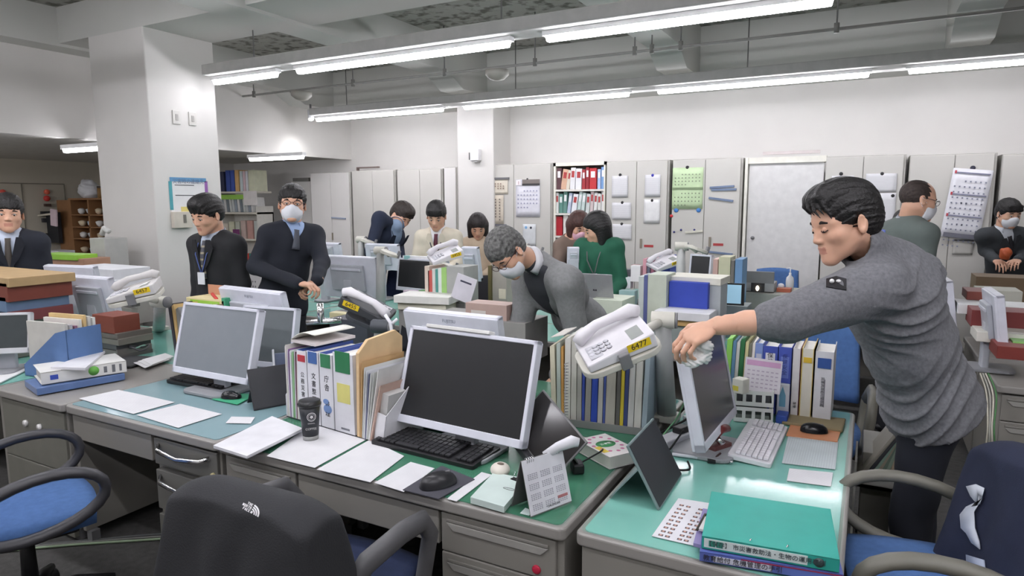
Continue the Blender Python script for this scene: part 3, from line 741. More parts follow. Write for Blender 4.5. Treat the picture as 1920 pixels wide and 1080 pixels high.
chair('blue office chair behind the row of slanted files on the end desk', -0.22, 3.62, math.pi, BLUEF, ARMO, 'arch', backz=0.98)
chair('blue office chair tucked at the far desk near the hand gel bottle', at(1450, 520, y=7.2).x, 7.2, math.pi, BLUEF, ARMG, 'arch', backz=0.92)
chair('black office chair in front of the man in the cardigan, at the middle block', at(895, 530, y=5.36).x, 5.36, math.pi, M('chair_black_fabric', (38, 38, 42), 0.9), ARMG, 'arch', backz=0.9)
chair('navy office chair half hidden by the dark square monitor in the middle block', at(725, 540, y=5.42).x, 5.42, math.pi, NAVYF, ARMG, 'arch', backz=0.9)
# ---------------------------------------------------------------- generic desk items
def onpx(px, py, z=ZD): return at(px, py, z=z)
def fourpt(name, pts, th, mat, label, cat, z=ZD, group=None, bev=0.0, order=None):
    """flat thing lying on a surface, its corners given by where they are seen"""
    q = [at(p[0], p[1], z=z+th) for p in pts]
    c = sum(q, V((0, 0, 0)))/len(q); c.z = z
    m = MB(); n = len(q)
    cc = [(p.x-c.x, p.y-c.y) for p in q]
    ar = sum(cc[i][0]*cc[(i+1) % n][1]-cc[(i+1) % n][0]*cc[i][1] for i in range(n))
    if ar < 0: cc = cc[::-1]
    o = m.prism(cc, 0.0, th).build(name, mat, loc=c, bev=bev)
    return tag(o, label, cat, group)
def hat(base, py): return vz(base, py)
GB = 'binders and files in desk racks'
def binder(w, h, d, col, label, loc, rz=0, lean=0, page=(226, 224, 218), lab=None, square=None, name='ring_binder', group=GB, roll=0, R=None):
    """upright binder: spine at y=0 facing -y, body going +y, from x=0 to w"""
    if R is None: R = Matrix.Rotation(rz, 3, 'Z') @ eul(0, lean, 0)
    t = thing(name, label, 'binder', loc, 0, group, R=R)
    m = K(*col)
    MB().bb(0, 0.003, 0, d, 0, h).bb(w-0.003, w, 0, d, 0, h).bb(0, w, 0, 0.004, 0, h).build('cover', m, t, bev=0.0015)
    if w > 0.008: MB().bb(0.003, w-0.003, 0.006, d-0.012, 0.006, h-0.012).build('pages', K(*page), t)
    if lab: MB().bb(w*0.18, w*0.82, -0.0015, 0, h*lab[0], h*lab[1]).build('spine_label', K(*lab[2]), t)
    if square: MB().bb(w*0.14, w*0.86, -0.003, -0.0002, h*square[0], h*square[0]+w*0.72*square[2]).build('title_square', K(*square[1]), t)
    return t
def folder(w, h, d, col, label, loc, rz=0, lean=0, name='file_folder', tip=0):
    R = Matrix.Rotation(rz, 3, 'Z') @ eul(tip, lean, 0)
    o = MB().add([(0, 0, 0), (w, 0, 0), (w, d, 0), (0, d, 0), (0, 0.004, h*0.97), (w, 0, h), (w, d, h), (0, d, h*0.99)],
                 [(0, 3, 2, 1), (4, 5, 6, 7), (0, 1, 5, 4), (1, 2, 6, 5), (2, 3, 7, 6), (3, 0, 4, 7)]).build(name, K(*col), loc=loc)
    o.rotation_euler = R.to_euler()
    return tag(o, label, 'file', GB)
def filerow(p0, p1, z, d, items, where, hscale=1.0, depthang=math.pi/2, cat='file'):
    """items: (relative width, height, colour, name, lean); laid out from world point p0 to p1"""
    p0 = V(p0); p1 = V(p1); dx = (p1-p0); L = dx.length; rz = math.atan2(dx.y, dx.x); tot = sum(i[0] for i in items); x = 0
    for k, it in enumerate(items):
        w = L*it[0]/tot
        loc = p0+dx.normalized()*x; loc = (loc.x, loc.y, z)
        folder(w*0.9, it[1], d, it[2], '%s file, %s from the left %s' % (it[3], ORD[k], where), loc, rz, it[4] if len(it) > 4 else 0)
        x += w
def monitor(label, c, yaw, tilt, w, h, scr, zbase=ZD, back=False, blabel=None, bez=0.016, frame=None, side=None):
    """c: world point at the middle of the screen's lower edge; the screen faces local -y"""
    t = thing('computer_monitor', label, 'monitor', (c[0], c[1], zbase), yaw, 'white office monitors')
    R = eul(-tilt, 0, 0); T = (0, 0, c[2]-zbase); fr = frame or M('monitor_white', (214, 216, 226), 0.4)
    b = bez
    MB().bb(-w/2, -w/2+b, -0.006, 0.03, -b*1.6, h, 0, R, T).bb(w/2-b, w/2, -0.006, 0.03, -b*1.6, h, 0, R, T).bb(-w/2, w/2, -0.006, 0.03, h-b, h, 0, R, T).bb(-w/2, w/2, -0.006, 0.03, -b*1.6, b*0.3, 0, R, T).bb(-w/2+0.002, w/2-0.002, 0.012, 0.04, -b*1.4, h-0.004, 0, R, T).build('bezel', fr, t, bev=0.003)
    MB().bb(-w/2+b*0.9, w/2-b*0.9, -0.001, 0.012, b*0.2, h-b*0.9, 0, R, T).build('screen', scr, t)
    hs = MB().bb(-w*0.3, w*0.3, 0.04, 0.065, h*0.15, h*0.8, 0, R, T).build('rear_housing', M('monitor_back', (182, 185, 192), 0.45), t, bev=0.006)
    MB().bb(-w*0.26, w*0.26, 0.065, 0.072, h*0.66, h*0.72, 0, R, T).build('rear_handle', fr, hs, bev=0.002)
    MB().bb(-0.045, 0.045, 0.05, 0.085, 0.01, c[2]-zbase+h*0.4).build('stand_neck', M('monitor_back', (182, 185, 192), 0.45), t, bev=0.006)
    MB().prism(rrect(-w*0.26, w*0.26, -0.07, 0.16, 0.05), 0, 0.016).build('stand_base', M('monitor_stand', (150, 152, 156), 0.4), t, bev=0.004)
    if blabel:
        text('logo', blabel, 0.022, K(150, 154, 166), t, (R @ V((0, 0.0415, h*0.9)))+V(T), (-1, 0, 0), R @ V((0, 0, 1)))
    return t
def keyboard(label, c, yaw, w, d, body, keyc, rows=5, cols=18, tilt=0, z=ZD, kh=0.008, split=True, individual=True):
    t = thing('keyboard', label, 'keyboard', (c[0], c[1], z), yaw)
    R = eul(tilt, 0, 0)
    MB().prism(rrect(-w/2, w/2, -d/2, d/2, 0.012), 0.002, 0.02, R=R).build('body', body, t, bev=0.003)
    kw, kd = (w-0.03)/cols, (d-0.035)/rows
    me = None
    allm = MB()
    for r in range(rows):
        for q in range(cols):
            if split and (q == int(cols*0.8)) and r != 9: continue
            if r == 0 and 4 <= q <= 8:
                if q != 6: continue
                m = MB().box((0, 0, 0), (kw*4.6, kd*0.84, kh))
                o = m.build('key', keyc, t, bev=0.0015) if individual else None
                if o: o.location = R @ V((-w/2+0.015+kw*(q+0.5), -d/2+0.012+kd*(r+0.5), 0.022+kh/2)); o.rotation_euler = R.to_euler()
                else: allm.box((-w/2+0.015+kw*(q+0.5), -d/2+0.012+kd*(r+0.5), 0.022+kh/2), (kw*4.6, kd*0.84, kh), 0, R)
                continue
            p = (-w/2+0.015+kw*(q+0.5), -d/2+0.012+kd*(r+0.5), 0.022+kh/2)
            if individual:
                if me is None:
                    me = MB().box((0, 0, 0), (kw*0.84, kd*0.84, kh)).build('key', keyc, t, bev=0.0015); o = me
                else: o = me.copy(); C.objects.link(o); o.parent = t
                o.location = R @ V(p); o.rotation_euler = R.to_euler()
            else: allm.box(p, (kw*0.86, kd*0.84, kh), 0, R)
    if not individual: allm.build('keys', keyc, t)['kind'] = 'stuff'
    return t
def mouse(label, c, yaw, mat, s=1.0, z=ZD):
    t = thing('computer_mouse', label, 'mouse', (c[0], c[1], z), yaw, 'computer mice')
    def f(u, v):
        a = math.pi*(u); ph = 2*math.pi*v
        x = math.cos(ph)*0.03*math.sin(a)**0.8*s; y = -math.cos(a)*0.052*s
        z_ = max(0, math.sin(ph))*0.036*math.sin(a)**0.7*s*(1+0.1*math.cos(a))
        return (x, y, z_+0.002)
    MB().grid(f, 14, 20).build('shell', mat, t)
    MB().bb(-0.003*s, 0.003*s, 0.018*s, 0.034*s, 0.025*s, 0.034*s).build('scroll_wheel', GREYP, t, bev=0.002)
    return t
def prism_tablet(label, c, yaw, w, h, tilt, mat, edge, z=ZD, leg=True, cat='tablet', name='tablet_computer'):
    """slab leaning backwards by tilt degrees from its lower edge, on a kickstand"""
    t = thing(name, label, cat, (c[0], c[1], z), yaw)
    R = eul(-tilt, 0, 0)
    MB().bb(-w/2, w/2, 0, 0.009, 0, h, 0, R).build('back_shell', edge, t, bev=0.003)
    MB().bb(-w/2+0.006, w/2-0.006, -0.002, 0, 0.006, h-0.006, 0, R).build('screen', mat, t)
    if leg:
        top = R @ V((0, 0.01, h*0.62)); 
        m = MB().add([(-w/2+0.01, top.y, top.z), (w/2-0.01, top.y, top.z), (w/2-0.01, top.y+h*0.42, 0.001), (-w/2+0.01, top.y+h*0.42, 0.001)], [(0, 1, 2, 3)])
        m.build('kickstand', edge, t, solid=0.004)
    return t
PHW = M('phone_white', (222, 220, 224), 0.4)
def desk_phone(label, c, R, body=PHW, num='6477', s=1.0, dark=False, sside=1):
    """local: x across, y up the phone, z out of its face"""
    t = thing('desk_phone', label, 'telephone', c, 0, 'desk phones', R=R)
    w, l = 0.185*s, 0.24*s
    b = MB(); prof = [(-l/2, 0.0), (l/2, 0.0), (l/2, 0.055*s), (-l/2, 0.028*s)]
    b.add([(-w/2, y, z) for y, z in prof]+[(w/2, y, z) for y, z in prof], [(0, 1, 2, 3), (7, 6, 5, 4), (0, 4, 5, 1), (1, 5, 6, 2), (2, 6, 7, 3), (3, 7, 4, 0)])
    b.build('base', K(62, 64, 68) if dark else body, t, bev=0.006)
    def zf(y): return (0.028+(0.055-0.028)*(y+l/2)/l)*s if s == 1 else 0.028*s+(0.027*s)*(y+l/2)/l
    hx = -w/2+0.032*s
    pts = [(hx, -l/2+0.01, zf(-l/2)+0.012), (hx, -l/2+0.03*s, zf(-l/2)+0.028*s), (hx, -0.03*s, zf(0)+0.036*s), (hx, 0.04*s, zf(0)+0.038*s), (hx, l/2-0.025*s, zf(l/2)+0.026*s), (hx, l/2, zf(l/2)+0.012)]
    MB().tube(pts, [0.024*s, 0.026*s, 0.019*s, 0.019*s, 0.026*s, 0.024*s], 12, flat=0.9).build('handset', body, t)
    kp = MB().bb(-0.012*s, w/2-0.02*s, -l/2+0.02*s, -l/2+0.105*s, 0.03*s, zf(-l/2+0.06)+0.001).build('keypad', M('keypad_grey', (190, 190, 196), 0.5), t)
    for i in range(3):
        for j in range(4):
            kx = 0.003*s+i*0.022*s; ky = -l/2+0.03*s+j*0.021*s
            MB().lathe([(0.0085*s, 0), (0.0085*s, 0.004), (0.006*s, 0.006)], 10, T=(kx, ky, zf(ky)+0.001)).build('key', M('key_ring', (200, 200, 206), 0.4) if not dark else K(120, 120, 124), kp)
            MB().lathe([(0.0098*s, 0), (0.0098*s, 0.0015)], 10, T=(kx, ky, zf(ky)+0.0005)).build('key_rim', K(70, 70, 76), kp)
    MB().add([(0.0, l/2-0.03*s, zf(l/2-0.03*s)+0.001), (w/2-0.02*s, l/2-0.03*s, zf(l/2-0.03*s)+0.001), (w/2-0.02*s, l/2-0.075*s, zf(l/2-0.075*s)+0.001), (0.0, l/2-0.075*s, zf(l/2-0.075*s)+0.001)], [(3, 2, 1, 0)]).build('display', K(160, 164, 160, 0.2), t, solid=0.001)
    # number sticker on the long side
    st = MB().bb(sside*(w/2+0.0005), sside*(w/2+0.0015), l/2-0.1*s, l/2-0.02*s, 0.018*s, 0.045*s).build('sticker', K(238, 206, 30), t)
    text('lettering', num, 0.028*s, INK, st, (sside*(w/2+0.002), l/2-0.06*s, 0.0315*s), (0, sside, 0), (0, 0, 1))
    return t
def phone_arm(label, base, top, tray_c, trayR, trayw=0.2, trayl=0.26, mat=OFFW, tray=True):
    """clamp column at base rising to top, jointed arm to a tray"""
    t = thing('phone_stand', label, 'phone arm', base, 0, 'phone arms')
    B = V(base)
    up = V(top)-B
    MB().bb(-0.05, 0.05, -0.05, 0.05, 0, 0.03).build('clamp', mat, t, bev=0.006)
    MB().tube([(0, 0, 0.02), up*0.5, up], [0.042, 0.036, 0.03], 14).build('column', M('arm_grey', (176, 178, 176), 0.45), t)
    MB().cyl(up+V((-0.045, -0.01, 0)), up+V((0.045, 0.01, 0)), 0.034).build('joint', mat, t, bev=0.004)
    MB().cyl(up+V((0.046, 0.01, 0)), up+V((0.055, 0.012, 0)), 0.032).build('joint_cap', GREYP, t)
    tc = V(tray_c)-B
    MB().tube([up, up*0.4+tc*0.6+V((0, 0, -0.0)), tc-V(trayR @ V((0, 0, 0.03)))], 0.018, 10).build('link', mat, t)
    if tray:
        MB().prism(rrect(-trayw/2, trayw/2, -trayl/2, trayl/2, 0.06), -0.028, -0.004, R=trayR, T=tc).build('tray', mat, t, bev=0.004)
        MB().bb(trayw/2-0.01, trayw/2+0.012, -0.02, 0.02, -0.03, 0.03, 0, trayR, tc).build('clip', GREYP, t, bev=0.004)
    return t
def cord(pts, r, mat, label, cat='cable', name='cable'):
    P = [V(p) for p in pts]; out = []
    for i in range(len(P)-1):
        a, b, c_, d = P[max(i-1, 0)], P[i], P[i+1], P[min(i+2, len(P)-1)]
        for k in range(6):
            u = k/6; out.append(0.5*((2*b)+(c_-a)*u+(2*a-5*b+4*c_-d)*u*u+(3*b-a-3*c_+d)*u**3))
    out.append(P[-1]); o0 = out[0].copy()
    return tag(MB().tube([p-o0 for p in out], r, 6).build(name, mat, loc=o0), label, cat)
def card_box(name, pts, h, mat, label, cat, z=ZD, bev=0.003, group=None):
    """box: base corners (front-left, front-right, back-right) seen at pixel positions on plane z"""
    a, b, c_ = [at(*p, z=z) for p in pts]
    X = (b-a); w = X.length; rz = math.atan2(X.y, X.x)
    n = V((-math.sin(rz), math.cos(rz), 0)); d = max(0.01, (c_-b).dot(n))
    t = thing(name, label, cat, (a.x, a.y, z), rz, group)
    return t, w, d
def solidbox(name, pts, h, mat, label, cat, z=ZD, bev=0.003, group=None, d=None):
    a, b = at(*pts[0], z=z), at(*pts[1], z=z)
    X = (b-a); w = X.length; rz = math.atan2(X.y, X.x)
    if d is None:
        n = V((-math.sin(rz), math.cos(rz), 0)); d = max(0.01, (at(*pts[2], z=z)-b).dot(n))
    o = MB().bb(0, w, 0, d, 0, h).build(name, mat, loc=(a.x, a.y, z), rot=(0, 0, rz), bev=bev)
    return tag(o, label, cat, group)
# ================================================================ things on the green-mat desk
ZM = ZD+0.0005     # top of the mats
def sheet(pts, label, mat=None, z=ZM, th=0.001, group='printed sheets under the desk mats', name='paper_sheet', cat='paper'):
    return fourpt(name, pts, th, mat or PRINT, label, cat, z, group)
MONF = 'FUJITSU'
monitor('black-screened wide monitor on the green-mat desk', (-1.307, 1.985, 0.8), -0.069, 17, 0.589, 0.355, SCREEN, blabel=MONF)
o = MB().bb(-0.15, 0.15, -0.012, 0.03, 0, 0.014).build('white_tray', K(214, 214, 210), bev=0.003)
o.location = (-1.36, 2.09, 0.8+0.34); o.rotation_euler = (math.radians(-17), 0, -0.069); tag(o, 'flat white strip lying along the top of the black-screened wide monitor', 'tray')
keyboard('black keyboard in front of the black-screened wide monitor', (-1.405, 1.985), -0.06, 0.485, 0.185, M('keyboard_black', (32, 32, 34), 0.4), M('key_black', (44, 44, 47), 0.5), 6, 19, 3)
for pts, l in [([(500, 855), (592, 790), (690, 822), (590, 877)], 'printed sheet under the mat left of the black keyboard, below the cup'),
               ([(594, 880), (694, 824), (758, 855), (694, 904)], 'printed sheet under the mat in front of the black keyboard, second from the left'),
               ([(702, 905), (770, 866), (815, 878), (757, 922)], 'printed sheet under the mat left of the grey mouse pad'),
               ([(838, 935), (903, 885), (922, 890), (856, 940)], 'narrow strip of white sheet under the mat right of the mouse pad')]:
    sheet(pts, l)
fourpt('mouse_pad', [(755, 918), (828, 873), (890, 898), (822, 935)], 0.003, K(78, 78, 86), 'dark grey square mouse pad on the green mat', 'mouse pad', ZM+0.001)
c = onpx(822, 912); mouse('black mouse with thumb rest on the grey pad', (c.x, c.y), -0.5, M('mouse_black', (42, 42, 45), 0.3), 1.25, ZM+0.004)
o = MB().sphere((0, 0, 0), (0.025, 0.016, 0.008)).build('thumb_rest', M('mouse_black', (42, 42, 45), 0.3), bpy.data.objects['computer_mouse'], loc=(-0.045, -0.012, 0.01))
# document trays
a = [(400, 835), (463, 855), (568, 803), (510, 780)]
for k, (h, col, l) in enumerate([(0.006, (60, 66, 96), 'lowest dark clear file of the stack at the desk corner'), (0.012, (200, 202, 214), 'clear document file in the stack at the desk corner'), (0.010, (228, 228, 232), 'white paper bundle on top of the stack at the desk corner')]):
    fourpt('document_file', a, h, K(*col, 0.35), l, 'file', ZM+[0, 0.007, 0.020][k], 'documents stacked at the desk corner')
# tumbler
c = onpx(583, 823)
t = thing('travel_tumbler', 'dark lidded tumbler with a round white emblem', 'cup', (c.x, c.y, ZM))
TB = M('tumbler_body', (44, 48, 54), 0.4)
MB().lathe([(0.030, 0), (0.031, 0.018)], 28).build('glass_foot', M('tumbler_foot', (150, 152, 150), 0.1), t)
MB().lathe([(0.031, 0.018), (0.0355, 0.08), (0.041, 0.143)], 32).build('cup_body', TB, t)
MB().lathe([(0.045, 0.138), (0.046, 0.146), (0.043, 0.150), (0.042, 0.158), (0.036, 0.160)], 32).build('lid', M('tumbler_lid', (34, 36, 38), 0.35), t)
dc = (EYE-V((c.x, c.y, ZM))); dc.z = 0; dc.normalize(); sd = V((0, 0, 1)).cross(dc).normalized()
em = MB()
for rr, r2 in ((0.018, 0.0155), (0.0125, 0.0115)):
    vs = []; fs = []
    for k in range(28):
        an = 2*math.pi*k/28
        for r in (rr, r2):
            p = sd*(r*math.cos(an)); z = 0.1+r*math.sin(an); R_ = 0.0345+0.0055*(z-0.08)/0.063+0.0013
            ang = (r*math.cos(an)+0.006)/R_
            q = dc*math.cos(ang)*R_+sd*math.sin(ang)*R_
            vs.append((q.x, q.y, z))
    for k in range(28): fs.append((2*k, 2*k+1, (2*k+3) % 56, (2*k+2) % 56))
    em.add(vs, fs)
vs = []
for k in range(10):
    an = 2*math.pi*k/10; r = 0.008 if k % 2 else 0.005; z = 0.1+r*math.sin(an); R_ = 0.0378; ang = (r*math.cos(an)+0.006)/R_
    q = dc*math.cos(ang)*R_+sd*math.sin(ang)*R_; vs.append((q.x, q.y, z))
em.add(vs, [tuple(range(10))])
em.build('emblem', K(220, 220, 220), t)
for k, s_ in enumerate(('COFFEE',)):
    text('lettering', s_, 0.012, K(190, 190, 190), t, dc*0.0362+sd*0.002+V((0, 0, 0.052)), sd, (0, 0, 1))
text('lettering', 'ORIGINAL', 0.006, K(200, 200, 200), t, dc*0.0368+sd*0.004+V((0, 0, 0.074)), sd, (0, 0, 1))
# binder row between the two monitors
P0 = at(540, 782, z=ZD); P1 = at(668, 820, z=ZD); dx = (P1-P0); L = dx.length; rz = math.atan2(dx.y, dx.x); ux = dx.normalized()
ht = hat(P0+ux*L*0.8, 664)-ZD
W_ = 'beside the tumbler'
x = 0
MB_ = []
t = thing('book_end', 'rounded white plastic book end at the left of the rack beside the tumbler', 'book end', (P0.x, P0.y, ZD), rz)
MB().prism([(-0.0, 0), (0.24, 0), (0.24, 0.2), (0.10, 0.2), (0.0, 0.1)], -0.012, -0.004, R=Matrix(((0, 0, 1), (1, 0, 0), (0, 1, 0)))).build('side', WHITE, t, bev=0.004)
MB().bb(-0.01, L+0.06, 0, 0.24, 0, 0.004).build('base', K(60, 62, 66), t)
for k, (w, h, col, nm) in enumerate([(0.012, 0.97, (214, 212, 204), 'cream thin'), (0.008, 0.9, (226, 224, 230), 'white thin'), (0.006, 0.92, (134, 96, 148), 'purple thin'), (0.014, 0.91, (224, 226, 230), 'clear white'), (0.014, 0.9, (140, 184, 134), 'green-backed'), (0.008, 0.92, (220, 220, 226), 'narrow white'), (0.006, 0.9, (120, 70, 90), 'maroon thin'), (0.012, 0.9, (222, 218, 212), 'ivory')]):
    p = P0+ux*x; folder(w*0.92, ht*h, 0.22, col, '%s file %s, %s from its left end' % (nm, W_, ORD[k]), (p.x, p.y, ZD+0.005), rz, -1+k*0.3); x += w
rem = L-x
for k, (f, h, lab, sq, txt, nm) in enumerate([(0.19, 0.93, None, (0.85, (190, 60, 70), 0.6), '公務災害　綴り', 'red'), (0.22, 0.95, None, (0.84, (72, 108, 170), 0.9), '文書整理', 'blue'), (0.24, 0.95, None, (0.82, (58, 130, 88), 0.95), '庁舎 管理', 'small green'), (0.35, 1.0, (0.38, 0.62, (222, 216, 130)), (0.76, (48, 124, 80), 1.0), 'いろ', 'large green')]):
    w = rem*f; p = P0+ux*x
    t = binder(w*0.95, ht*h, 0.25, (226, 227, 232), 'white ring binder with a %s square on its spine %s' % (nm, W_), (p.x, p.y, ZD+0.005), rz, 0, lab=lab, square=sq)
    for ch in children(t):
        if ch.name.startswith('cover'):
            ch.data.materials.clear(); ch.data.materials.append(M('binder_cover_white', (226, 227, 232), 0.4))
    MB().bb(0, 0.0035, 0.002, 0.25, 0, ht*h+0.001).build('inner_cover', K(54, 78, 150), t)
    if k != 3:
        for q, chh in enumerate(txt.replace('　', ' ')):
            if chh != ' ': text('lettering', chh, w*0.36, INK, t, (w*0.5, -0.0006, ht*h*0.66-q*w*0.42), (1, 0, 0), (0, 0, 1))
    else:
        MB().bb(w*0.3, w*0.7, -0.001, 0, 0.012, 0.02).build('publisher_mark', K(120, 122, 130), t)
    if k == 2: MB().sphere((w*0.5, 0, 0.08), (w*0.3, 0.0015, 0.02)).sphere((w*0.4, 0, 0.11), (w*0.22, 0.0015, 0.012)).build('printed_motif', K(120, 150, 200), t)
    x += w
# white sheet bundle lying on the binders
p = P0+ux*0.01; q = at(530, 620, d=2.55)
t = thing('paper_sleeve', 'white folded sleeve lying across the tops of the thin files', 'paper', (p.x, p.y+0.03, ZD+ht+0.002), rz)
MB().grid(lambda u, v: (0.0+0.16*u, 0.22*v, 0.012+0.05*math.sin(min(1, u*1.4)*math.pi*0.5)*(1-0.3*u)), 8, 6).build('sheet', K(228, 227, 218), t, solid=0.003)
MB().bb(0.0, 0.16, 0.0, 0.22, 0, 0.012).build('papers', K(220, 212, 212), t)
# envelopes and leaning files right of the binders
E0 = P1+ux*0.004
eh = hat(E0, 640)-ZD
tag(MB().prism([(0, 0), (0.24, 0), (0.24, eh-0.02), (0.20, eh+0.012), (0.05, eh-0.004), (0, eh-0.05)], 0, 0.016, R=Matrix(((0, 0, 1), (1, 0, 0), (0, 1, 0)))).build('envelope', K(222, 192, 148, 0.8), loc=(E0.x, E0.y, ZD+0.005), rot=(0, 0.03, rz), bev=0.002), 'tan envelope standing at the right end of the binders', 'envelope')
for k, (dxx, hh, col, ln, nm) in enumerate([(0.024, 0.31, (196, 160, 112), 3, 'brown'), (0.034, 0.29, (206, 208, 206), 4, 'pale grey'), (0.042, 0.28, (222, 224, 226), 5, 'white'), (0.050, 0.27, (100, 104, 132), 6, 'slate'), (0.056, 0.275, (216, 218, 216), 7, 'silver'), (0.064, 0.28, (190, 192, 188), 9, 'greyish'), (0.07, 0.30, (226, 226, 224), 12, 'tall white'), (0.078, 0.24, (200, 170, 156), 15, 'pinkish')]):
    p = P1+ux*dxx
    folder(0.007, hh, 0.23, col, '%s leaning file right of the large green square binder, %s from the left' % (nm, ORD[k]), (p.x, p.y, ZD+0.005), rz, ln)
p = P1+ux*0.092
t = thing('magazine_file', 'white slanted magazine file right of the binders, next to the scissors', 'magazine file', (p.x, p.y+0.01, ZD+0.005), rz, R=Matrix.Rotation(rz, 3, 'Z') @ eul(0, 10, 0))
YZ = Matrix(((0, 0, 1), (1, 0, 0), (0, 1, 0)))
MB().prism([(0, 0), (0.24, 0), (0.24, 0.27), (0.17, 0.27), (0, 0.12)], 0, 0.003, R=YZ).prism([(0, 0), (0.24, 0), (0.24, 0.27), (0.17, 0.27), (0, 0.12)], 0.05, 0.053, R=YZ).bb(0, 0.053, 0, 0.003, 0, 0.12).bb(0, 0.053, 0.237, 0.24, 0, 0.27).build('box', K(226, 226, 230), t)
MB().bb(0.008, 0.045, 0.01, 0.22, 0.003, 0.2).build('papers', K(190, 190, 188), t)
# pencil cup with scissors
c = onpx(742, 812)
t = thing('pen_holder', 'clear pen holder with blue scissors and markers beside the black-screened monitor', 'pen holder', (c.x-0.02, c.y+0.05, ZM))
MB().bb(-0.035, 0.035, -0.035, 0.035, 0, 0.095).build('cup', K(188, 180, 168), t, bev=0.004)
for k, (x_, y_, h_, col) in enumerate([(0.0, 0.01, 0.15, (214, 70, 60)), (0.015, -0.01, 0.145, (200, 40, 44)), (-0.01, 0.015, 0.16, (90, 60, 60)), (-0.024, -0.012, 0.15, (100, 180, 70))]):
    MB().cyl((x_, y_, 0.02), (x_*1.3, y_*1.3, h_), 0.006, n=10).build('marker', K(*col), t)
sc = MB()
for s_ in (-1, 1): sc.tube([(-0.02+0.013*math.cos(a)*1+s_*0.014, -0.01, 0.155+0.022*math.sin(a)) for a in [k*math.pi/8 for k in range(16)]], 0.0035, 8, close=True)
sc.tube([(-0.02, -0.01, 0.14), (-0.018, -0.01, 0.04)], 0.004, 6)
sc.build('scissors', K(108, 176, 214), t)
o = MB().cyl((0, 0, 0), (0.03, 0.02, 0.3), 0.012, 0.009, 8).build('wooden_ruler', K(164, 128, 94), loc=(c.x-0.03, c.y+0.12, ZM)); tag(o, 'brown wooden stick standing behind the pen holder', 'stick')
# small carton
c = onpx(712, 812)
t = thing('carton_box', 'small open brown carton with a memo inside, left of the black keyboard', 'box', (c.x, c.y, ZM), 0.35)
MB().bb(-0.05, 0.05, -0.035, -0.032, 0, 0.055).bb(-0.05, 0.05, 0.032, 0.035, 0, 0.055).bb(-0.05, -0.047, -0.035, 0.035, 0, 0.055).bb(0.047, 0.05, -0.035, 0.035, 0, 0.055).bb(-0.05, 0.05, -0.035, 0.035, 0, 0.003).build('box', M('carton', (182, 142, 96), 0.8), t)
MB().add([(-0.03, -0.01, 0.01), (0.04, -0.02, 0.01), (0.035, 0.02, 0.075), (-0.01, 0.02, 0.07)], [(0, 1, 2, 3)]).build('memo', K(232, 226, 226), t, solid=0.002)
# adapter and cable
solidbox('power_adapter', [(790, 802), (833, 812)], 0.03, DARK, 'black power adapter behind the black keyboard', 'adapter', ZM, d=0.05, bev=0.004)
cord([(-1.62, 2.2, ZM+0.02), (-1.55, 2.17, ZM+0.03), (-1.5, 2.15, ZM+0.02)], 0.003, BLACK, 'thin black cable left of the power adapter')
cord([(-1.42, 2.15, ZM+0.02), (-1.36, 2.11, ZM+0.018), (-1.3, 2.06, ZM+0.035), (-1.24, 2.1, ZM+0.045), (-1.2, 2.14, ZM+0.06)], 0.003, BLACK, 'black cable drooping across the monitor foot')
# dark folding phone/tablet with a white handle piece
t = prism_tablet('dark glossy tablet leaning on a stand, right of the black keyboard', (-1.0, 1.985), -0.53, 0.27, 0.185, 30, M('tablet_gloss', (44, 42, 42), 0.12), M('tablet_shell', (120, 120, 120), 0.3), ZM)
t.rotation_euler = (Matrix.Rotation(-0.45, 3, 'Z') @ eul(0, 28, 0)).to_euler(); t.location.z += 0.055
MB().bb(-0.13, 0.02, -0.02, 0.05, -0.03, -0.0).build('folded_keyboard', M('tablet_case', (46, 46, 50), 0.5), t, bev=0.006)
c = at(1052, 838, d=2.05)
o = MB().tube([(-0.05, 0, -0.028), (-0.01, 0, 0.0), (0.035, 0, 0.018), (0.055, 0, 0.014)], [0.010, 0.011, 0.014, 0.010], 10, flat=1.4).build('handset_cradle', WHITE, loc=c); o.rotation_euler = (0, 0, 0.5); tag(o, 'white curved handle clipped to the corner of the dark glossy tablet', 'handle')
# tape puck, memo pad, calendar, book
c = onpx(938, 893)
t = thing('tape_dispenser', 'small round white dispenser left of the dark glossy tablet', 'dispenser', (c.x, c.y, ZM))
MB().sphere((0, 0, 0.024), (0.034, 0.034, 0.024), 24, 12).build('shell', K(224, 218, 206), t)
MB().sphere((0.004, -0.004, 0.0465), (0.013, 0.009, 0.003)).build('slot', K(110, 96, 84), t)
fourpt('memo_pad', [(882, 932), (925, 886), (990, 897), (945, 950)], 0.02, K(206, 222, 216), 'pale green memo pad with a black binder clip', 'memo pad', ZM)
pad = bpy.data.objects['memo_pad']
c = at(965, 898, z=ZM+0.022)-pad.location
MB().prism([(-0.012, -0.008), (0.012, -0.008), (0.009, 0.008), (-0.009, 0.008)], 0, 0.008, R=rotz(-0.2), T=(c.x, c.y, 0.016)).build('binder_clip', BLACK, pad, bev=0.001)
MB().tube([(c.x-0.006, c.y+0.002, 0.024), (c.x-0.004, c.y+0.012, 0.042), (c.x+0.006, c.y+0.012, 0.042), (c.x+0.006, c.y+0.002, 0.024)], 0.0012, 6).build('clip_wire', CHROME, pad)
c2 = at(955, 916, z=ZM+0.022)-pad.location
MB().tube([(c2.x+0.022*math.cos(a), c2.y+0.006*math.sin(a), 0.0205) for a in [k*math.pi/10 for k in range(20)] if abs(math.cos(a)) > 0.15 or math.sin(a) > 0], 0.0008, 4).build('printed_oval', INK, pad)
t = thing('desk_calendar', 'white desk calendar on a grey card easel, near the corner of the green mat', 'calendar', (-0.80, 1.735, ZM), 1.16)
W2, H2 = 0.082, 0.165
R1 = eul(-16, 0, 0)
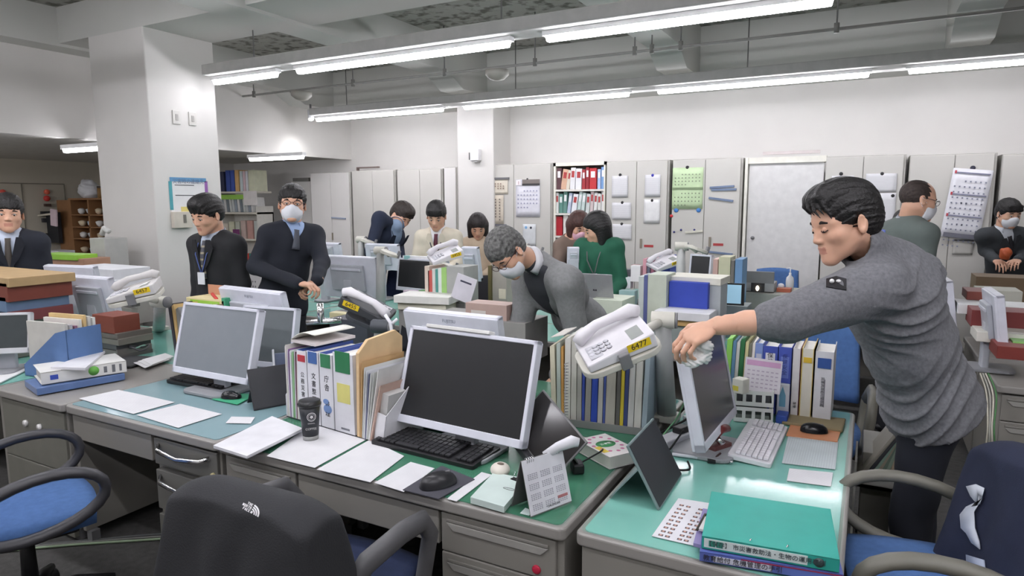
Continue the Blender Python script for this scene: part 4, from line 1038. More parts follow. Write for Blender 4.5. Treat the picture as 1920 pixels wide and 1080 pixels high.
MB().bb(-W2, W2, -0.003, 0, 0.004, H2, 0, R1).build('page', M('calendar_page', (222, 222, 228), 0.7), t)
MB().bb(-W2, W2, 0, 0.002, 0, H2, 0, R1).build('easel_front', K(122, 122, 120), t)
R2 = eul(16, 0, 0)
MB().bb(-W2, W2, 0, 0.002, 0, H2, 0, R2, (0, 0.093, 0)).build('easel_back', K(108, 106, 106), t)
gm = MB()
for i in range(4):
    for j in range(3):
        for a_ in range(4):
            for b_ in range(5):
                gm.bb(-W2+0.012+j*0.05+b_*0.008, -W2+0.012+j*0.05+b_*0.008+0.0045, -0.0042, -0.003, H2-0.045-i*0.03-a_*0.005, H2-0.045-i*0.03-a_*0.005+0.002, 0, R1)
gm.build('month_grids', K(150, 150, 160), t)
MB().bb(0.03, 0.07, -0.0042, -0.003, 0.026, 0.034, 0, R1).build('red_mark', K(190, 120, 120), t)
text('lettering', 'CALENDAR', 0.010, K(90, 90, 96), t, R1 @ V((0.01, -0.0036, 0.014)), (1, 0, 0), R1 @ V((0, 0, 1)))
rg = MB()
for s_ in (-1, 1):
    for k in range(4):
        x_ = s_*0.052+(k-1.5)*0.008
        cc = R1 @ V((0, 0, H2))
        rg.tube([(x_, cc.y+0.007*math.cos(a), cc.z-0.003+0.009*math.sin(a)) for a in [q*math.pi/5 for q in range(10)]], 0.0011, 5, close=True)
rg.build('wire_rings', CHROME, t)
# thick book with green oval
P = [at(1080, 840, z=ZM), at(1140, 878, z=ZM), at(1197, 835, z=ZM)]
a = at(1082, 846, z=ZM); b = at(1143, 880, z=ZM)
X = b-a; rzb = math.atan2(X.y, X.x)
t = thing('thick_book', 'thick pocket book with a green oval and pink flowers on its cover', 'book', (a.x, a.y, ZM), rzb)
w, d = X.length, 0.13
MB().bb(0, w, 0, d, 0.003, 0.042).build('pages', K(220, 220, 212), t)
MB().bb(-0.002, w+0.002, -0.002, d+0.002, 0.042, 0.045).bb(-0.002, w+0.002, -0.002, d+0.002, 0, 0.003).build('cover', K(222, 218, 216), t)
MB().lathe([(0.04, 0), (0.04, 0.0008)], 28, T=(w*0.45, d*0.5, 0.045), R=Matrix.Diagonal((0.75, 1, 1))).build('green_oval', K(60, 140, 84), t)
fl = MB()
for k in range(12):
    an = k*0.52; fl.sphere((w*0.45+math.cos(an)*w*0.38, d*0.5+math.sin(an)*d*0.4, 0.0452), (0.008, 0.008, 0.0007), 8, 4)
fl.build('flowers', K(196, 110, 150), t)
MB().bb(w*0.5, w*0.8, 0.006, 0.03, 0.045, 0.0457).build('yellow_patch', K(216, 190, 70), t)
text('lettering', '三省堂', 0.016, K(240, 240, 240), t, (w*0.45, d*0.5, 0.0462), (0, 1, 0), (-1, 0, 0))
fourpt('paper_tag', [(975, 962), (985, 952), (1000, 958), (992, 966)], 0.0015, K(210, 226, 222), 'tiny pale paper tag beside the desk calendar', 'paper', ZM)
c = onpx(1078, 888); tag(MB().bb(-0.02, 0.02, -0.03, 0.03, 0, 0.035).build('webcam_plug', DARK, loc=(c.x, c.y+0.02, ZM), rot=(0, 0, 0.6), bev=0.006), 'small black plug block behind the desk calendar', 'plug')
cord([(c.x, c.y+0.05, ZM+0.02), (c.x+0.05, c.y+0.1, ZM+0.05), (c.x+0.04, c.y+0.16, ZM+0.04), (c.x, c.y+0.2, ZM+0.01)], 0.003, BLACK, 'black cable looping behind the desk calendar')
# ---------------------------------------------------------------- file rack under the white phone
Q0 = at(1038, 790, z=ZD); Q1 = at(1214, 814, z=ZD)
Q0 = V((Q0.x, 2.46, ZD)); Q1 = V((Q1.x, 2.5, ZD))
hr = hat(Q0, 655)-ZD
its = [(1.1, hr*1.0, (206, 200, 176), 'worn cream', -2), (0.9, hr*1.04, (176, 186, 178), 'grey-green', -1), (0.6, hr*1.0, (196, 150, 84), 'amber', -1), (1.3, hr*1.12, (210, 208, 200), 'tall ivory', 0), (1.2, hr*1.1, (196, 194, 184), 'warm grey', 0), (1.0, hr*1.05, (166, 164, 156), 'spiral bound', 0), (0.6, hr*0.98, (58, 78, 160), 'thin royal blue', 0), (1.2, hr*0.95, (150, 148, 142), 'mid grey', 1), (1.3, hr*0.95, (48, 74, 168), 'bright blue', 1), (1.0, hr*0.94, (184, 182, 176), 'silver grey', 1), (0.5, hr*0.93, (70, 86, 150), 'narrow blue', 1), (2.0, hr*0.93, (176, 172, 160), 'thick taupe', 1), (0.8, hr*0.92, (96, 94, 90), 'charcoal', 1), (0.7, hr*0.92, (206, 186, 60), 'yellow', 1), (0.8, hr*0.93, (60, 72, 120), 'dark blue', 1), (1.2, hr*0.94, (200, 200, 196), 'pale', 1), (1.4, hr*0.95, (214, 212, 204), 'broad white', 1), (1.0, hr*0.94, (168, 184, 194), 'blue-grey', 2)]
filerow(Q0, Q1, ZD+0.02, 0.24, its, 'in the long rack under the white phone')
t = thing('file_rack', 'low grey steel rack holding the long row of files under the white phone', 'rack', (Q0.x, Q0.y, ZD), math.atan2(Q1.y-Q0.y, Q1.x-Q0.x))
L = (Q1-Q0).length
MB().bb(-0.01, L+0.02, -0.01, 0.25, 0.0, 0.018).build('tray', K(120, 120, 118), t); MB().bb(-0.01, L+0.02, -0.014, -0.01, 0, 0.03).build('lip', K(134, 134, 132), t)
p = Q0+V((0.1, 0.0, 0)); MB().bb(L*0.2, L*0.34, 0.01, 0.2, hr*1.12, hr*1.13, 0, eul(0, -14, 0)).build('loose_sheet', K(210, 206, 198), t)
t = thing('ring_binder', 'white binder with a royal blue edge lying open on top of the rack files', 'binder', (Q0.x+0.1, Q0.y+0.02, ZD+hr*1.04), 0.15, R=eul(0, -32, 8))
MB().bb(0, 0.17, 0, 0.22, 0, 0.006).build('cover', K(52, 72, 176), t); MB().bb(0.0, 0.165, 0.0, 0.2, 0.006, 0.028).build('pages', K(226, 226, 226), t)
# white phone on its arm
pc = at(1155, 652, d=2.42)
Xp = iv(0.80, -0.55, 0.25); 
Yp = iv(0.94, 0.38, -0.02); Xp = iv(0.42, -0.22, 0.88)
Zp = Xp.cross(Yp).normalized(); Xp = Yp.cross(Zp).normalized()
RP = Matrix((Xp, Yp, Zp)).transposed()
desk_phone('white desk phone with keypad and yellow number sticker, nearest the viewer', pc, RP, PHW, '6477', 1.08)
ab = at(1235, 800, z=ZD); ab = V((-0.715, 2.72, ZD))
atop = at(1243, 600, d=2.62)
phone_arm('grey jointed phone arm carrying the nearest white phone', ab, atop, pc, RP, 0.22, 0.30)
# coiled handset cord
a0 = at(1062, 680, d=2.4); pts = []
for k in range(120):
    f = k/119; b_ = a0+V((0.0, 0.0, -0.26*f)); pts.append(b_+V((0.007*math.cos(k*1.2), 0.007*math.sin(k*1.2), 0)))
o0 = pts[0].copy(); tag(MB().tube([p-o0 for p in pts], 0.0016, 5).build('coiled_cord', K(150, 150, 150), loc=o0), 'grey coiled handset cord hanging from the white phone', 'cord')
# ---------------------------------------------------------------- end desk
monitor('white monitor turned sideways on the end desk, wiped by the leaning man', (-0.447, 2.465, 0.80), 1.529, 12, 0.496, 0.335, M('screen_glossy_dark', (64, 62, 66), 0.22, var=0.02))
prism_tablet('dark tablet on a teal kickstand on the pale teal mat', (-0.511, 2.032), 1.588, 0.294, 0.214, 29, M('tablet_matte', (52, 53, 57), 0.45), M('tablet_edge', (120, 138, 138), 0.4), ZM)
keyboard('white keyboard on the end desk', (-0.325, 2.605), math.pi/2-0.02, 0.45, 0.15, M('keyboard_white', (222, 222, 226), 0.4), M('key_white', (232, 230, 236), 0.45), 6, 17, 4, individual=True)
S_ = lambda pts, l, m=None, **k: sheet(pts, l, m, **k)
S_([(1478, 816), (1572, 827), (1566, 880), (1466, 868)], 'printed sheet with faint lines right of the white keyboard', M('faint_print', (196, 206, 208), 0.6, stripe=(0, 120, (184, 192, 196), 0.3)))
t = S_([(1480, 878), (1562, 886), (1558, 912), (1475, 901)], 'small white card with vertical writing below the faint sheet')
S_([(1272, 934), (1348, 946), (1306, 1024), (1222, 1005)], 'white sheet of small portrait photos beside the teal binder', K(222, 222, 226))
ps = bpy.data.objects['paper_sheet.%03d' % (len([o for o in bpy.data.objects if o.name.startswith('paper_sheet')])-1)]
m = MB(); m2 = MB()
for i in range(9):
    for j in range(2):
        for q in range(2):
            u = (i+0.7)/10.2; vv = 0.16+j*0.42+q*0.15
            px = 1222+(1272-1222)*u+vv*84+0*u; py = 1005-(1005-934)*u+vv*19-4*u*0
            c = at(px, py, z=ZM+0.001)-ps.location
            m.bb(c.x-0.0065, c.x+0.0065, c.y-0.005, c.y+0.005, 0.001, 0.0015); m2.bb(c.x-0.003, c.x+0.003, c.y-0.003, c.y+0.003, 0.0015, 0.0018)
m.build('portrait_photos', K(86, 70, 74), ps); m2.build('portrait_faces', K(206, 160, 140), ps)
# mouse, pads, stands
fourpt('mouse_pad', [(1484, 792), (1578, 803), (1570, 828), (1474, 816)], 0.003, K(214, 146, 104), 'orange mouse pad on the end desk', 'mouse pad', ZM+0.001)
c = onpx(1526, 812); mouse('black mouse on the orange pad', (c.x, c.y), -1.3, M('mouse_gloss', (26, 27, 30), 0.18), 1.0, ZM+0.004)
fourpt('wrist_rest', [(1470, 772), (1586, 784), (1580, 806), (1466, 790)], 0.014, M('tan_fabric', (150, 136, 104), 0.9, bump=0.2, bs=300), 'tan fabric wrist rest behind the orange pad', 'wrist rest', ZM, bev=0.005)
c = onpx(1500, 775)
t = thing('desk_mirror', 'slim grey blade-shaped stand on a dark block behind the mouse', 'stand', (c.x, c.y, ZM+0.015), 0.1)
MB().bb(-0.035, 0.03, -0.02, 0.02, 0, 0.022).build('block', K(60, 52, 46), t, bev=0.004)
MB().prism([(-0.012, 0), (0.014, 0), (0.02, 0.1), (0.016, 0.17), (0.002, 0.2), (-0.012, 0.17), (-0.016, 0.1)], -0.003, 0.003, R=eul(90, 0, 12), T=(0, 0, 0.02)).build('blade', K(168, 166, 156), t, bev=0.002)
# perforated baskets with a card
b0 = at(1376, 790, z=ZD); b1 = at(1448, 796, z=ZD); X = b1-b0
rzz = math.atan2(X.y, X.x); w = X.length
for k, (zz_, l) in enumerate([(0, 'lower white basket with square holes on the end desk'), (0.072, 'upper white basket with square holes, stacked on the lower one')]):
    t = thing('plastic_basket', l, 'basket', (b0.x, b0.y, ZM+zz_), rzz, 'stacked baskets')
    h = 0.066; m = MB(); d = 0.16; nh = 4
    def wall(m, a, b, face):
        n = nh; 
        for (z0, z1) in ((0, 0.018), (h-0.016, h)): 
            if face == 'f': m.bb(a, b, -0.002, 0.002, z0, z1)
            elif face == 'k': m.bb(a, b, d-0.002, d+0.002, z0, z1)
            elif face == 'l': m.bb(-0.002, 0.002, a, b, z0, z1)
            else: m.bb(w-0.002, w+0.002, a, b, z0, z1)
        for i in range(n+1):
            c_ = a+(b-a)*i/n; a_, b_ = max(a, c_-0.007), min(b, c_+0.007)
            if face == 'f': m.bb(a_, b_, -0.002, 0.002, 0.018, h-0.016)
            elif face == 'k': m.bb(a_, b_, d-0.002, d+0.002, 0.018, h-0.016)
            elif face == 'l': m.bb(-0.002, 0.002, a_, b_, 0.018, h-0.016)
            else: m.bb(w-0.002, w+0.002, a_, b_, 0.018, h-0.016)
    for f_, (a, b) in (('f', (0, w)), ('k', (0, w)), ('l', (0, d)), ('r', (0, d))): wall(m, a, b, f_)
    m.bb(0, w, 0, d, 0, 0.003); m.build('basket_walls', K(218, 222, 218), t, bev=0.001)
    MB().bb(0.01, w-0.012, 0.015, d-0.01, 0.004, 0.03+0.015*k).build('contents', K(70, 72, 76) if k else K(130, 140, 134), t)
p = at(1386, 740, z=ZM+0.14)
t = thing('desk_card', 'white card with a pink heading standing in the upper basket', 'card', (b0.x+0.025, b0.y+0.03, ZM+0.135), rzz+0.12, R=Matrix.Rotation(rzz+0.1, 3, 'Z') @ eul(-14, 6, 0))
MB().bb(0, 0.15, 0, 0.004, 0, 0.14).build('card', K(226, 222, 228), t)
MB().bb(0.006, 0.144, -0.001, 0, 0.108, 0.13).build('heading', K(214, 168, 206), t)
m = MB()
for i in range(5):
    for j in range(7): m.bb(0.012+j*0.019, 0.012+j*0.019+0.011, -0.001, 0, 0.016+i*0.017, 0.016+i*0.017+0.005)
m.build('date_grid', K(190, 180, 196), t)
tag(solidbox('small_box', [(1372, 735), (1392, 740)], 0.06, K(232, 232, 220), 'small white box with a yellow mark left of the pink-headed card', 'box', ZM+0.14, d=0.05), None, None)
MB().bb(0.004, 0.03, -0.001, 0, 0.01, 0.03).build('yellow_mark', K(226, 214, 90), bpy.data.objects['small_box'])
# binder row at the back of the end desk
F0 = V((-0.56, 3.16, ZD)); F1 = V((-0.075, 3.16, ZD))
xs = lambda px, yy: at(px, 740, y=yy).x
yb = 3.0
hb = lambda px, top: vz((xs(px, yb), yb), top)-ZD
row = [(1355, 1366, 634, (134, 196, 88), 'lime green'), (1366, 1373, 638, (90, 130, 160), 'steel blue'), (1373, 1380, 640, (196, 198, 192), 'pale grey'), (1380, 1389, 634, (44, 108, 64), 'dark green'), (1389, 1396, 640, (206, 200, 150), 'cream yellow'), (1396, 1402, 644, (116, 118, 104), 'olive grey'), (1402, 1408, 642, (226, 222, 214), 'ivory')]
for k, (a, b, tp, col, nm) in enumerate(row):
    xa, xb = xs(a, yb), xs(b, yb); folder((xb-xa)*0.92, hb(a, tp), 0.22, col, '%s file at the back of the end desk, %s from the left' % (nm, ORD[k]), (xa, yb, ZD+0.005), 0, 2)
for k, (a, b, tp, col, l, lab, sq) in enumerate([(1412, 1427, 645, (128, 150, 204), 'light blue binder at the back of the end desk', (0.7, 0.85, (196, 200, 214)), None),
    (1427, 1455, 650, (66, 84, 172), 'royal blue binder with a white printed label, left one of two', (0.6, 0.9, (226, 226, 232)), None),
    (1456, 1481, 652, (72, 90, 180), 'royal blue binder with a pale blue label, right one of two', (0.55, 0.86, (110, 130, 204)), None),
    (1483, 1498, 655, (224, 222, 222), 'white binder with a dark red edge at the back of the end desk', None, None),
    (1500, 1522, 655, (230, 226, 212), 'white binder with a yellow square on its spine', None, (0.80, (226, 190, 60), 0.7)),
    (1525, 1560, 660, (228, 228, 232), 'wide white binder with a blue square on its spine', None, (0.76, (56, 92, 164), 0.85))]):
    xa, xb = xs(a, yb), xs(b, yb); w = xb-xa; h = hb(a, tp)
    t = binder(w, h, 0.25, col, l, (xa, yb, ZD+0.005), 0, 0, lab=lab, square=sq)
    if k == 3: MB().bb(w*0.92, w, -0.001, 0.25, 0, h+0.001).build('edge', K(96, 30, 44), t)
    if k == 4: MB().bb(-0.001, w*0.06, -0.001, 0.25, 0, h+0.001).bb(w*0.94, w, -0.001, 0.25, 0, h+0.001).build('edge', K(206, 176, 90), t)
    if k in (1, 2, 3):
        for q, chh in enumerate('保健安全' if k < 3 else '研修'): text('lettering', chh, w*0.42, INK if k != 2 else K(60, 70, 140), t, (w/2, -0.002, h*(0.86 if k < 3 else 0.2)-q*w*0.44), (1, 0, 0), (0, 0, 1))
    if k == 5: text('lettering', '災害共済給付関係綴', w*0.2, K(70, 70, 80), t, (w*0.45, -0.002, h*0.42), (0, 0, -1), (1, 0, 0)); MB().bb(w*0.55, w*0.6, -0.001, 0, h*0.2, h*0.6).build('spine_rule', K(140, 140, 150), t)
tag(MB().bb(0, xs(1480, 2.98)-xs(1457, 2.98), 0, 0.02, 0, 0.15).build('tissue_pack', K(222, 226, 230), loc=(xs(1457, 2.98), 2.975, ZD+0.001), bev=0.004), 'white pack with a pale blue drop, standing before the blue binders', 'packet')
MB().prism([(0.01, 0), (0.035, 0), (0.035, 0.05), (0.022, 0.09), (0.01, 0.05)], 0, 0.001, R=eul(90, 0, 0), T=(0, 0, 0.05)).build('drop_mark', K(120, 180, 206), bpy.data.objects['tissue_pack'])
tag(MB().bb(0, 0.045, 0, 0.08, 0, 0.035).build('blue_block', K(56, 84, 170), loc=(xs(1457, 2.9), 2.89, ZD+0.001), bev=0.004), 'small blue block in front of the blue binders', 'block')
# slanted files at the end desk's right side, on a lower side shelf
sx = -0.0
t = thing('side_rack', 'low side rack with white edge right of the end desk', 'rack', (0.005, 2.86, 0), 0)
MB().bb(0, 0.19, 0, 0.26, 0.5, 0.515).bb(0.0, 0.008, 0, 0.26, 0, 0.6).bb(0.182, 0.19, 0, 0.26, 0, 0.6).bb(0, 0.19, 0.0, 0.008, 0.5, 0.54).build('frame', K(190, 190, 184), t)
for k, (col, nm, ln) in enumerate([((150, 146, 134), 'taupe', 30), ((60, 62, 66), 'black edged', 29), ((142, 170, 154), 'sage', 26), ((170, 160, 140), 'sand', 22), ((120, 140, 124), 'moss', 18), ((150, 168, 150), 'grey-green', 15), ((196, 176, 150), 'wheat', 12), ((134, 150, 140), 'slate green', 8), ((206, 120, 120), 'pink tabbed', 4)]):
    folder(0.012, 0.31, 0.22, col, '%s slanted file on the side rack beside the end desk, %s from the left' % (nm, ORD[k]), (0.012+k*0.0175, 2.88, 0.52), 0, ln)
# left of the turned monitor: white blocks, plugs, cables, sanding block
t = thing('power_strip', 'white power strip with plugs behind the foot of the turned monitor', 'power strip', (-0.60, 2.50, ZM), 1.2)
MB().bb(-0.13, 0.13, -0.03, 0.03, 0, 0.035).build('case', WHITE, t, bev=0.005); MB().bb(-0.03, 0.03, -0.02, 0.02, 0.035, 0.06).build('plug', DARK, t, bev=0.004)
tag(MB().bb(-0.06, 0.06, -0.05, 0.05, 0, 0.05).build('wifi_box', WHITE, loc=(-0.56, 2.68, ZM), rot=(0, 0, 0.9), bev=0.008), 'small white box behind the turned monitor', 'box')
cord([(-0.52, 2.28, ZM+0.01), (-0.5, 2.22, ZM+0.006), (-0.55, 2.2, ZM+0.006), (-0.61, 2.24, ZM+0.006), (-0.60, 2.36, ZM+0.02), (-0.58, 2.46, ZM+0.06)], 0.004, BLACK, 'black cable looping around the white pen on the teal mat')
cord([(-0.62, 2.7, ZM+0.15), (-0.64, 2.6, ZM+0.06), (-0.66, 2.45, ZM+0.02), (-0.62, 2.33, ZM+0.02), (-0.62, 2.26, ZM+0.03)], 0.0035, K(120, 180, 130), 'thin green cable behind the dark tablet')
cord([(-0.6, 2.86, 0.95), (-0.56, 2.72, 0.8), (-0.6, 2.6, 0.76), (-0.68, 2.5, 0.72)], 0.005, BLACK, 'black cable hanging between phone arm and turned monitor')
c = onpx(1284, 858); tag(MB().cyl((-0.045, 0, 0.006), (0.045, 0, 0.006), 0.006).build('marker_pen', K(232, 232, 240), loc=(c.x, c.y, ZM), rot=(0, 0, 0.1)), 'white marker pen lying on the teal mat', 'pen')
c = onpx(1334, 868); o = MB().bb(-0.014, 0.014, -0.009, 0.009, 0, 0.012).build('usb_plug', DARK, loc=(c.x, c.y, ZM), rot=(0, 0, 0.2), bev=0.002); tag(o, 'small black plug at the end of a short lead on the teal mat', 'plug')
cord([(c.x+0.006, c.y+0.01, ZM+0.006), (c.x+0.012, c.y+0.03, ZM+0.015), (c.x+0.02, c.y+0.055, ZM+0.02)], 0.004, K(60, 40, 38), 'short dark lead of the small black plug')
c = onpx(1345, 845)
t = thing('hole_punch', 'dark red hole punch in front of the turned monitor', 'hole punch', (c.x-0.0, c.y, ZM), 1.1)
RD = M('punch_red', (110, 46, 46), 0.3)
MB().bb(-0.05, 0.05, -0.028, 0.028, 0, 0.03).build('base', M('punch_grey', (96, 60, 58), 0.35), t, bev=0.004)
MB().tube([(-0.05, 0, 0.05), (0, 0, 0.085), (0.05, 0, 0.078)], [0.02, 0.028, 0.02], 12, flat=0.7).build('lever', RD, t)
MB().cyl((0, -0.025, 0.03), (0, 0.025, 0.06), 0.012).build('pin', CHROME, t)
c = onpx(1358, 800); o = MB().bb(-0.02, 0.02, -0.012, 0.012, 0, 0.09).build('receipt_stand', WHITE, loc=(c.x, c.y+0.0, ZM), rot=(0.3, 0, 1.2), bev=0.004); tag(o, 'white stand with a dark window beside the hole punch', 'stand'); MB().bb(-0.012, 0.012, -0.0135, -0.012, 0.03, 0.075).build('window', K(70, 76, 72), o)
c = onpx(1371, 870); tag(MB().sphere((0, 0, 0.006), 0.007).build('bell_button', CHROME, loc=(c.x, c.y, ZM)), 'tiny chrome knob at the corner of the white keyboard', 'knob')
# calculator/remote bits stacked left behind monitor
t = thing('desk_organizer', 'white organizer full of stamps between the phone arm and the turned monitor', 'organizer', (-0.62, 2.92, ZD), 0.2)
MB().bb(-0.05, 0.06, -0.06, 0.06, 0, 0.16).build('box', K(180, 176, 168), t, bev=0.006)
for k in range(7):
    MB().bb(-0.045+0.014*(k % 3), -0.015+0.014*(k % 3), -0.05+0.02*(k % 2), 0.0+0.02*(k % 2), 0.16+0.03*k, 0.182+0.03*k, 0, eul(10*(k % 3), 12, 0)).build('stamp', K(*[(206, 202, 194), (70, 66, 64), (196, 190, 180), (120, 70, 56), (214, 212, 206), (60, 60, 60), (200, 196, 190)][k]), t, bev=0.003)
# teal and blue binders at the front of the end desk
z0 = ZM+0.002
def lying(label, pts, h, col, z, rzoff=0):
    a = at(*pts[0], z=z+h); b = at(*pts[1], z=z+h); X = b-a; w = X.length; rz_ = math.atan2(X.y, X.x); d = max(0.05, (at(*pts[2], z=z+h)-b).dot(V((-math.sin(rz_), math.cos(rz_), 0))))
    t = thing('ring_binder', label, 'binder', (a.x, a.y, z), rz_, 'binders lying at the front of the end desk'); m = K(*col)
    MB().bb(0, w, 0, d, h-0.003, h).bb(0, w, 0, d, 0, 0.003).bb(0, w, 0, 0.003, 0, h).build('cover', m, t, bev=0.001)
    MB().bb(0.008, w-0.012, 0.006, d-0.01, 0.004, h-0.005).build('pages', K(214, 212, 204), t)
    return t, w, d
t, w, d = lying('royal blue binder under the teal one at the front of the end desk', [(1312, 1034), (1582, 1078), (1590, 1010)], 0.026, (92, 108, 180), z0)
MB().bb(w*0.1, w*0.52, -0.001, 0, 0.004, 0.020).build('spine_label', K(206, 208, 222), t); text('lettering', '教育給付 危機管理の手引', 0.017, K(50, 50, 60), t, (w*0.31, -0.0016, 0.012), (1, 0, 0), (0, 0, 1))
MB().bb(w*0.3, w, -0.0012, 0, 0.021, 0.0235).build('red_stripe', K(150, 40, 70), t)
t, w, d = lying('teal ring binder with a white spine label lying on the blue one', [(1316, 1005), (1575, 1050), (1583, 958)], 0.034, (42, 160, 146), z0+0.028)
MB().bb(0.006, w*0.78, -0.0012, 0, 0.006, 0.030).build('spine_label', K(210, 222, 220), t)
for k in range(2): MB().bb(0.018+0.019*k, 0.034+0.019*k, -0.002, 0, 0.010, 0.026).build('label_square', K(50, 140, 120), t)
text('lettering', '【保存】 市災害救助法・生物の運用事例', 0.0155, K(60, 70, 76), t, (w*0.47, -0.0022, 0.018), (1, 0, 0), (0, 0, 1))
MB().lathe([(0.012, 0), (0.012, 0.002)], 20, R=eul(90, 0, 0), T=(w*0.86, 0, 0.018)).build('finger_ring', K(60, 80, 78), t)
for q in (0.36, 0.63): MB().tube([(w*q, 0.016, 0.033), (w*q+0.003, 0.02, 0.038), (w*q+0.002, 0.026, 0.033)], 0.0022, 8).build('rivet', CHROME, t)
o = fourpt('clipboard', [(1300, 1018), (1318, 953), (1345, 958), (1330, 1025)], 0.01, K(150, 140, 190), 'clipboard with a metal clamp sticking out left of the teal binder', 'clipboard', z0+0.012)
c = at(1322, 985, z=z0+0.03)-o.location
MB().tube([(-0.012, -0.05, 0.012), (-0.012, 0.05, 0.012), (0.016, 0.05, 0.012)], 0.004, 8).build('clamp', M('clamp_dark', (70, 66, 60), 0.3, 0.6), o, loc=c*0.6)
MB().bb(-0.01, 0.012, -0.045, 0.035, 0.008, 0.014).build('clamp_plate', K(220, 218, 216, 0.3), o, loc=c*0.6)
# ================================================================ blue-grey-mat desk
monitor('grey-screened square monitor on the blue-grey-mat desk', (-2.811, 2.085, 0.80), 0.002, 15, 0.556, 0.335, SCREENG)
keyboard('small black keyboard under the grey-screened monitor', (-2.97, 2.175), 0.02, 0.42, 0.15, M('keyboard_black', (32, 32, 34), 0.4), M('key_black', (44, 44, 47), 0.5), 5, 16, 2, individual=False)
fourpt('mouse_pad', [(397, 748), (430, 737), (482, 739), (445, 758)], 0.003, K(70, 170, 128), 'green mouse pad beside the small black keyboard', 'mouse pad', ZM+0.001)
c = onpx(434, 748); mouse('black mouse on the green pad', (c.x, c.y), -1.2, M('mouse_gloss', (26, 27, 30), 0.18), 0.95, ZM+0.004)
for pts, l in [([(148, 747), (222, 731), (257, 738), (180, 757)], 'printed sheet under the blue-grey mat, leftmost'), ([(180, 757), (257, 738), (328, 754), (250, 776)], 'printed sheet under the blue-grey mat, second from the left'), ([(256, 778), (338, 757), (416, 776), (334, 802)], 'printed sheet under the blue-grey mat, in front of the black keyboard'), ([(423, 793), (434, 781), (478, 782), (470, 794)], 'small blank white card on the blue-grey mat')]:
    sheet(pts, l)
t = prism_tablet('dark tablet leaning edge-on between the grey-screened monitor and the binders', (-2.34, 2.1), 1.15, 0.25, 0.19, 24, M('tablet_matte', (52, 53, 57), 0.45), M('tablet_case', (46, 46, 50), 0.5), ZM)
c = at(493, 770, z=ZD)
t = thing('phone_holder', 'grey slate phone holder between the monitor and the binders', 'stand', (-2.47, 2.25, ZM), 0.9)
MB().bb(-0.05, 0.05, -0.01, 0.01, 0.0, 0.2, 0, eul(-16, 0, 0)).build('back', M('holder_blue', (74, 86, 112), 0.4), t, bev=0.004); MB().bb(-0.055, -0.045, -0.02, 0.02, 0.0, 0.22, 0, eul(-16, 0, 0)).build('side', WHITE, t, bev=0.003)
tag(MB().tube([(0, 0, 0.0), (0.05, 0.02, 0.08), (0.08, 0.05, 0.05)], 0.012, 8).build('white_clip_arm', WHITE, loc=(-2.28, 2.2, ZM)), 'white curved arm piece beside the rack book end', 'clip')
# monitors of the opposite row, seen from behind
monitor('white monitor seen from behind, back toward the black-screened wide monitor', (at(866, 640, y=2.62).x, 2.62, 0.79), math.pi-0.04, 12, 0.54, 0.34, SCREEN, blabel=MONF)
monitor('white monitor seen from behind the grey-screened one, its logo at the top', (at(500, 620, y=2.68).x, 2.68, 0.79), math.pi-0.08, 12, 0.56, 0.36, SCREEN, blabel=MONF)
monitor('narrow white monitor with grey screen half hidden behind the grey-screened one', (at(505, 690, y=2.45).x, 2.42, 0.78), 0.12, 12, 0.36, 0.30, M('screen_darkgrey', (104, 110, 112), 0.3))
p = at(395, 568, y=2.6)
t = thing('paper_basket', 'green and cream box of sticky notes and markers behind the grey-screened monitor', 'basket', (p.x, 2.62, ZD+0.0))
zt = vz((p.x, 2.62), 558)-ZD
MB().bb(-0.17, 0.17, -0.06, 0.10, 0, zt).build('box', K(216, 204, 156), t, bev=0.003)
MB().bb(-0.13, 0.13, -0.062, -0.06, zt-0.08, zt-0.01).build('green_notes', K(150, 196, 70), t)
MB().bb(-0.175, 0.0, 0.1, 0.103, 0, zt+0.06).build('patterned_card', K(196, 140, 110), t)
MB().bb(0.15, 0.18, -0.06, 0.1, 0, zt+0.015).build('green_side', K(70, 160, 120), t)
MB().tube([(0.08, -0.03, zt-0.04), (0.07, -0.03, zt), (0.03, -0.03, zt+0.03)], 0.01, 6).build('red_tie', K(196, 60, 50), t)
for q, cc in ((0.2, (60, 80, 170)), (0.225, (190, 50, 60))): MB().cyl((q, 0, zt-0.06), (q, 0, zt), 0.012, n=10).build('marker', K(*cc), t)
# standing files left of the grey monitor
A0 = V((-3.53, 2.42, ZD)); 
ha = vz((A0.x, 2.42), 572)-ZD
filerow((-3.56, 2.42, ZD), (-3.30, 2.38, ZD), ZD+0.003, 0.24, [(1.0, ha, (60, 58, 66), 'black edged', -10), (1.0, ha, (214, 180, 120), 'amber', -9), (1.2, ha*0.96, (150, 150, 146), 'grey', -8), (1.6, ha*0.97, (206, 206, 212), 'clear pocket', -6), (1, ha*0.99, (226, 222, 214), 'cream', -4), (1, ha, (150, 130, 112), 'brown', -3)], 'leaning left of the grey-screened monitor')
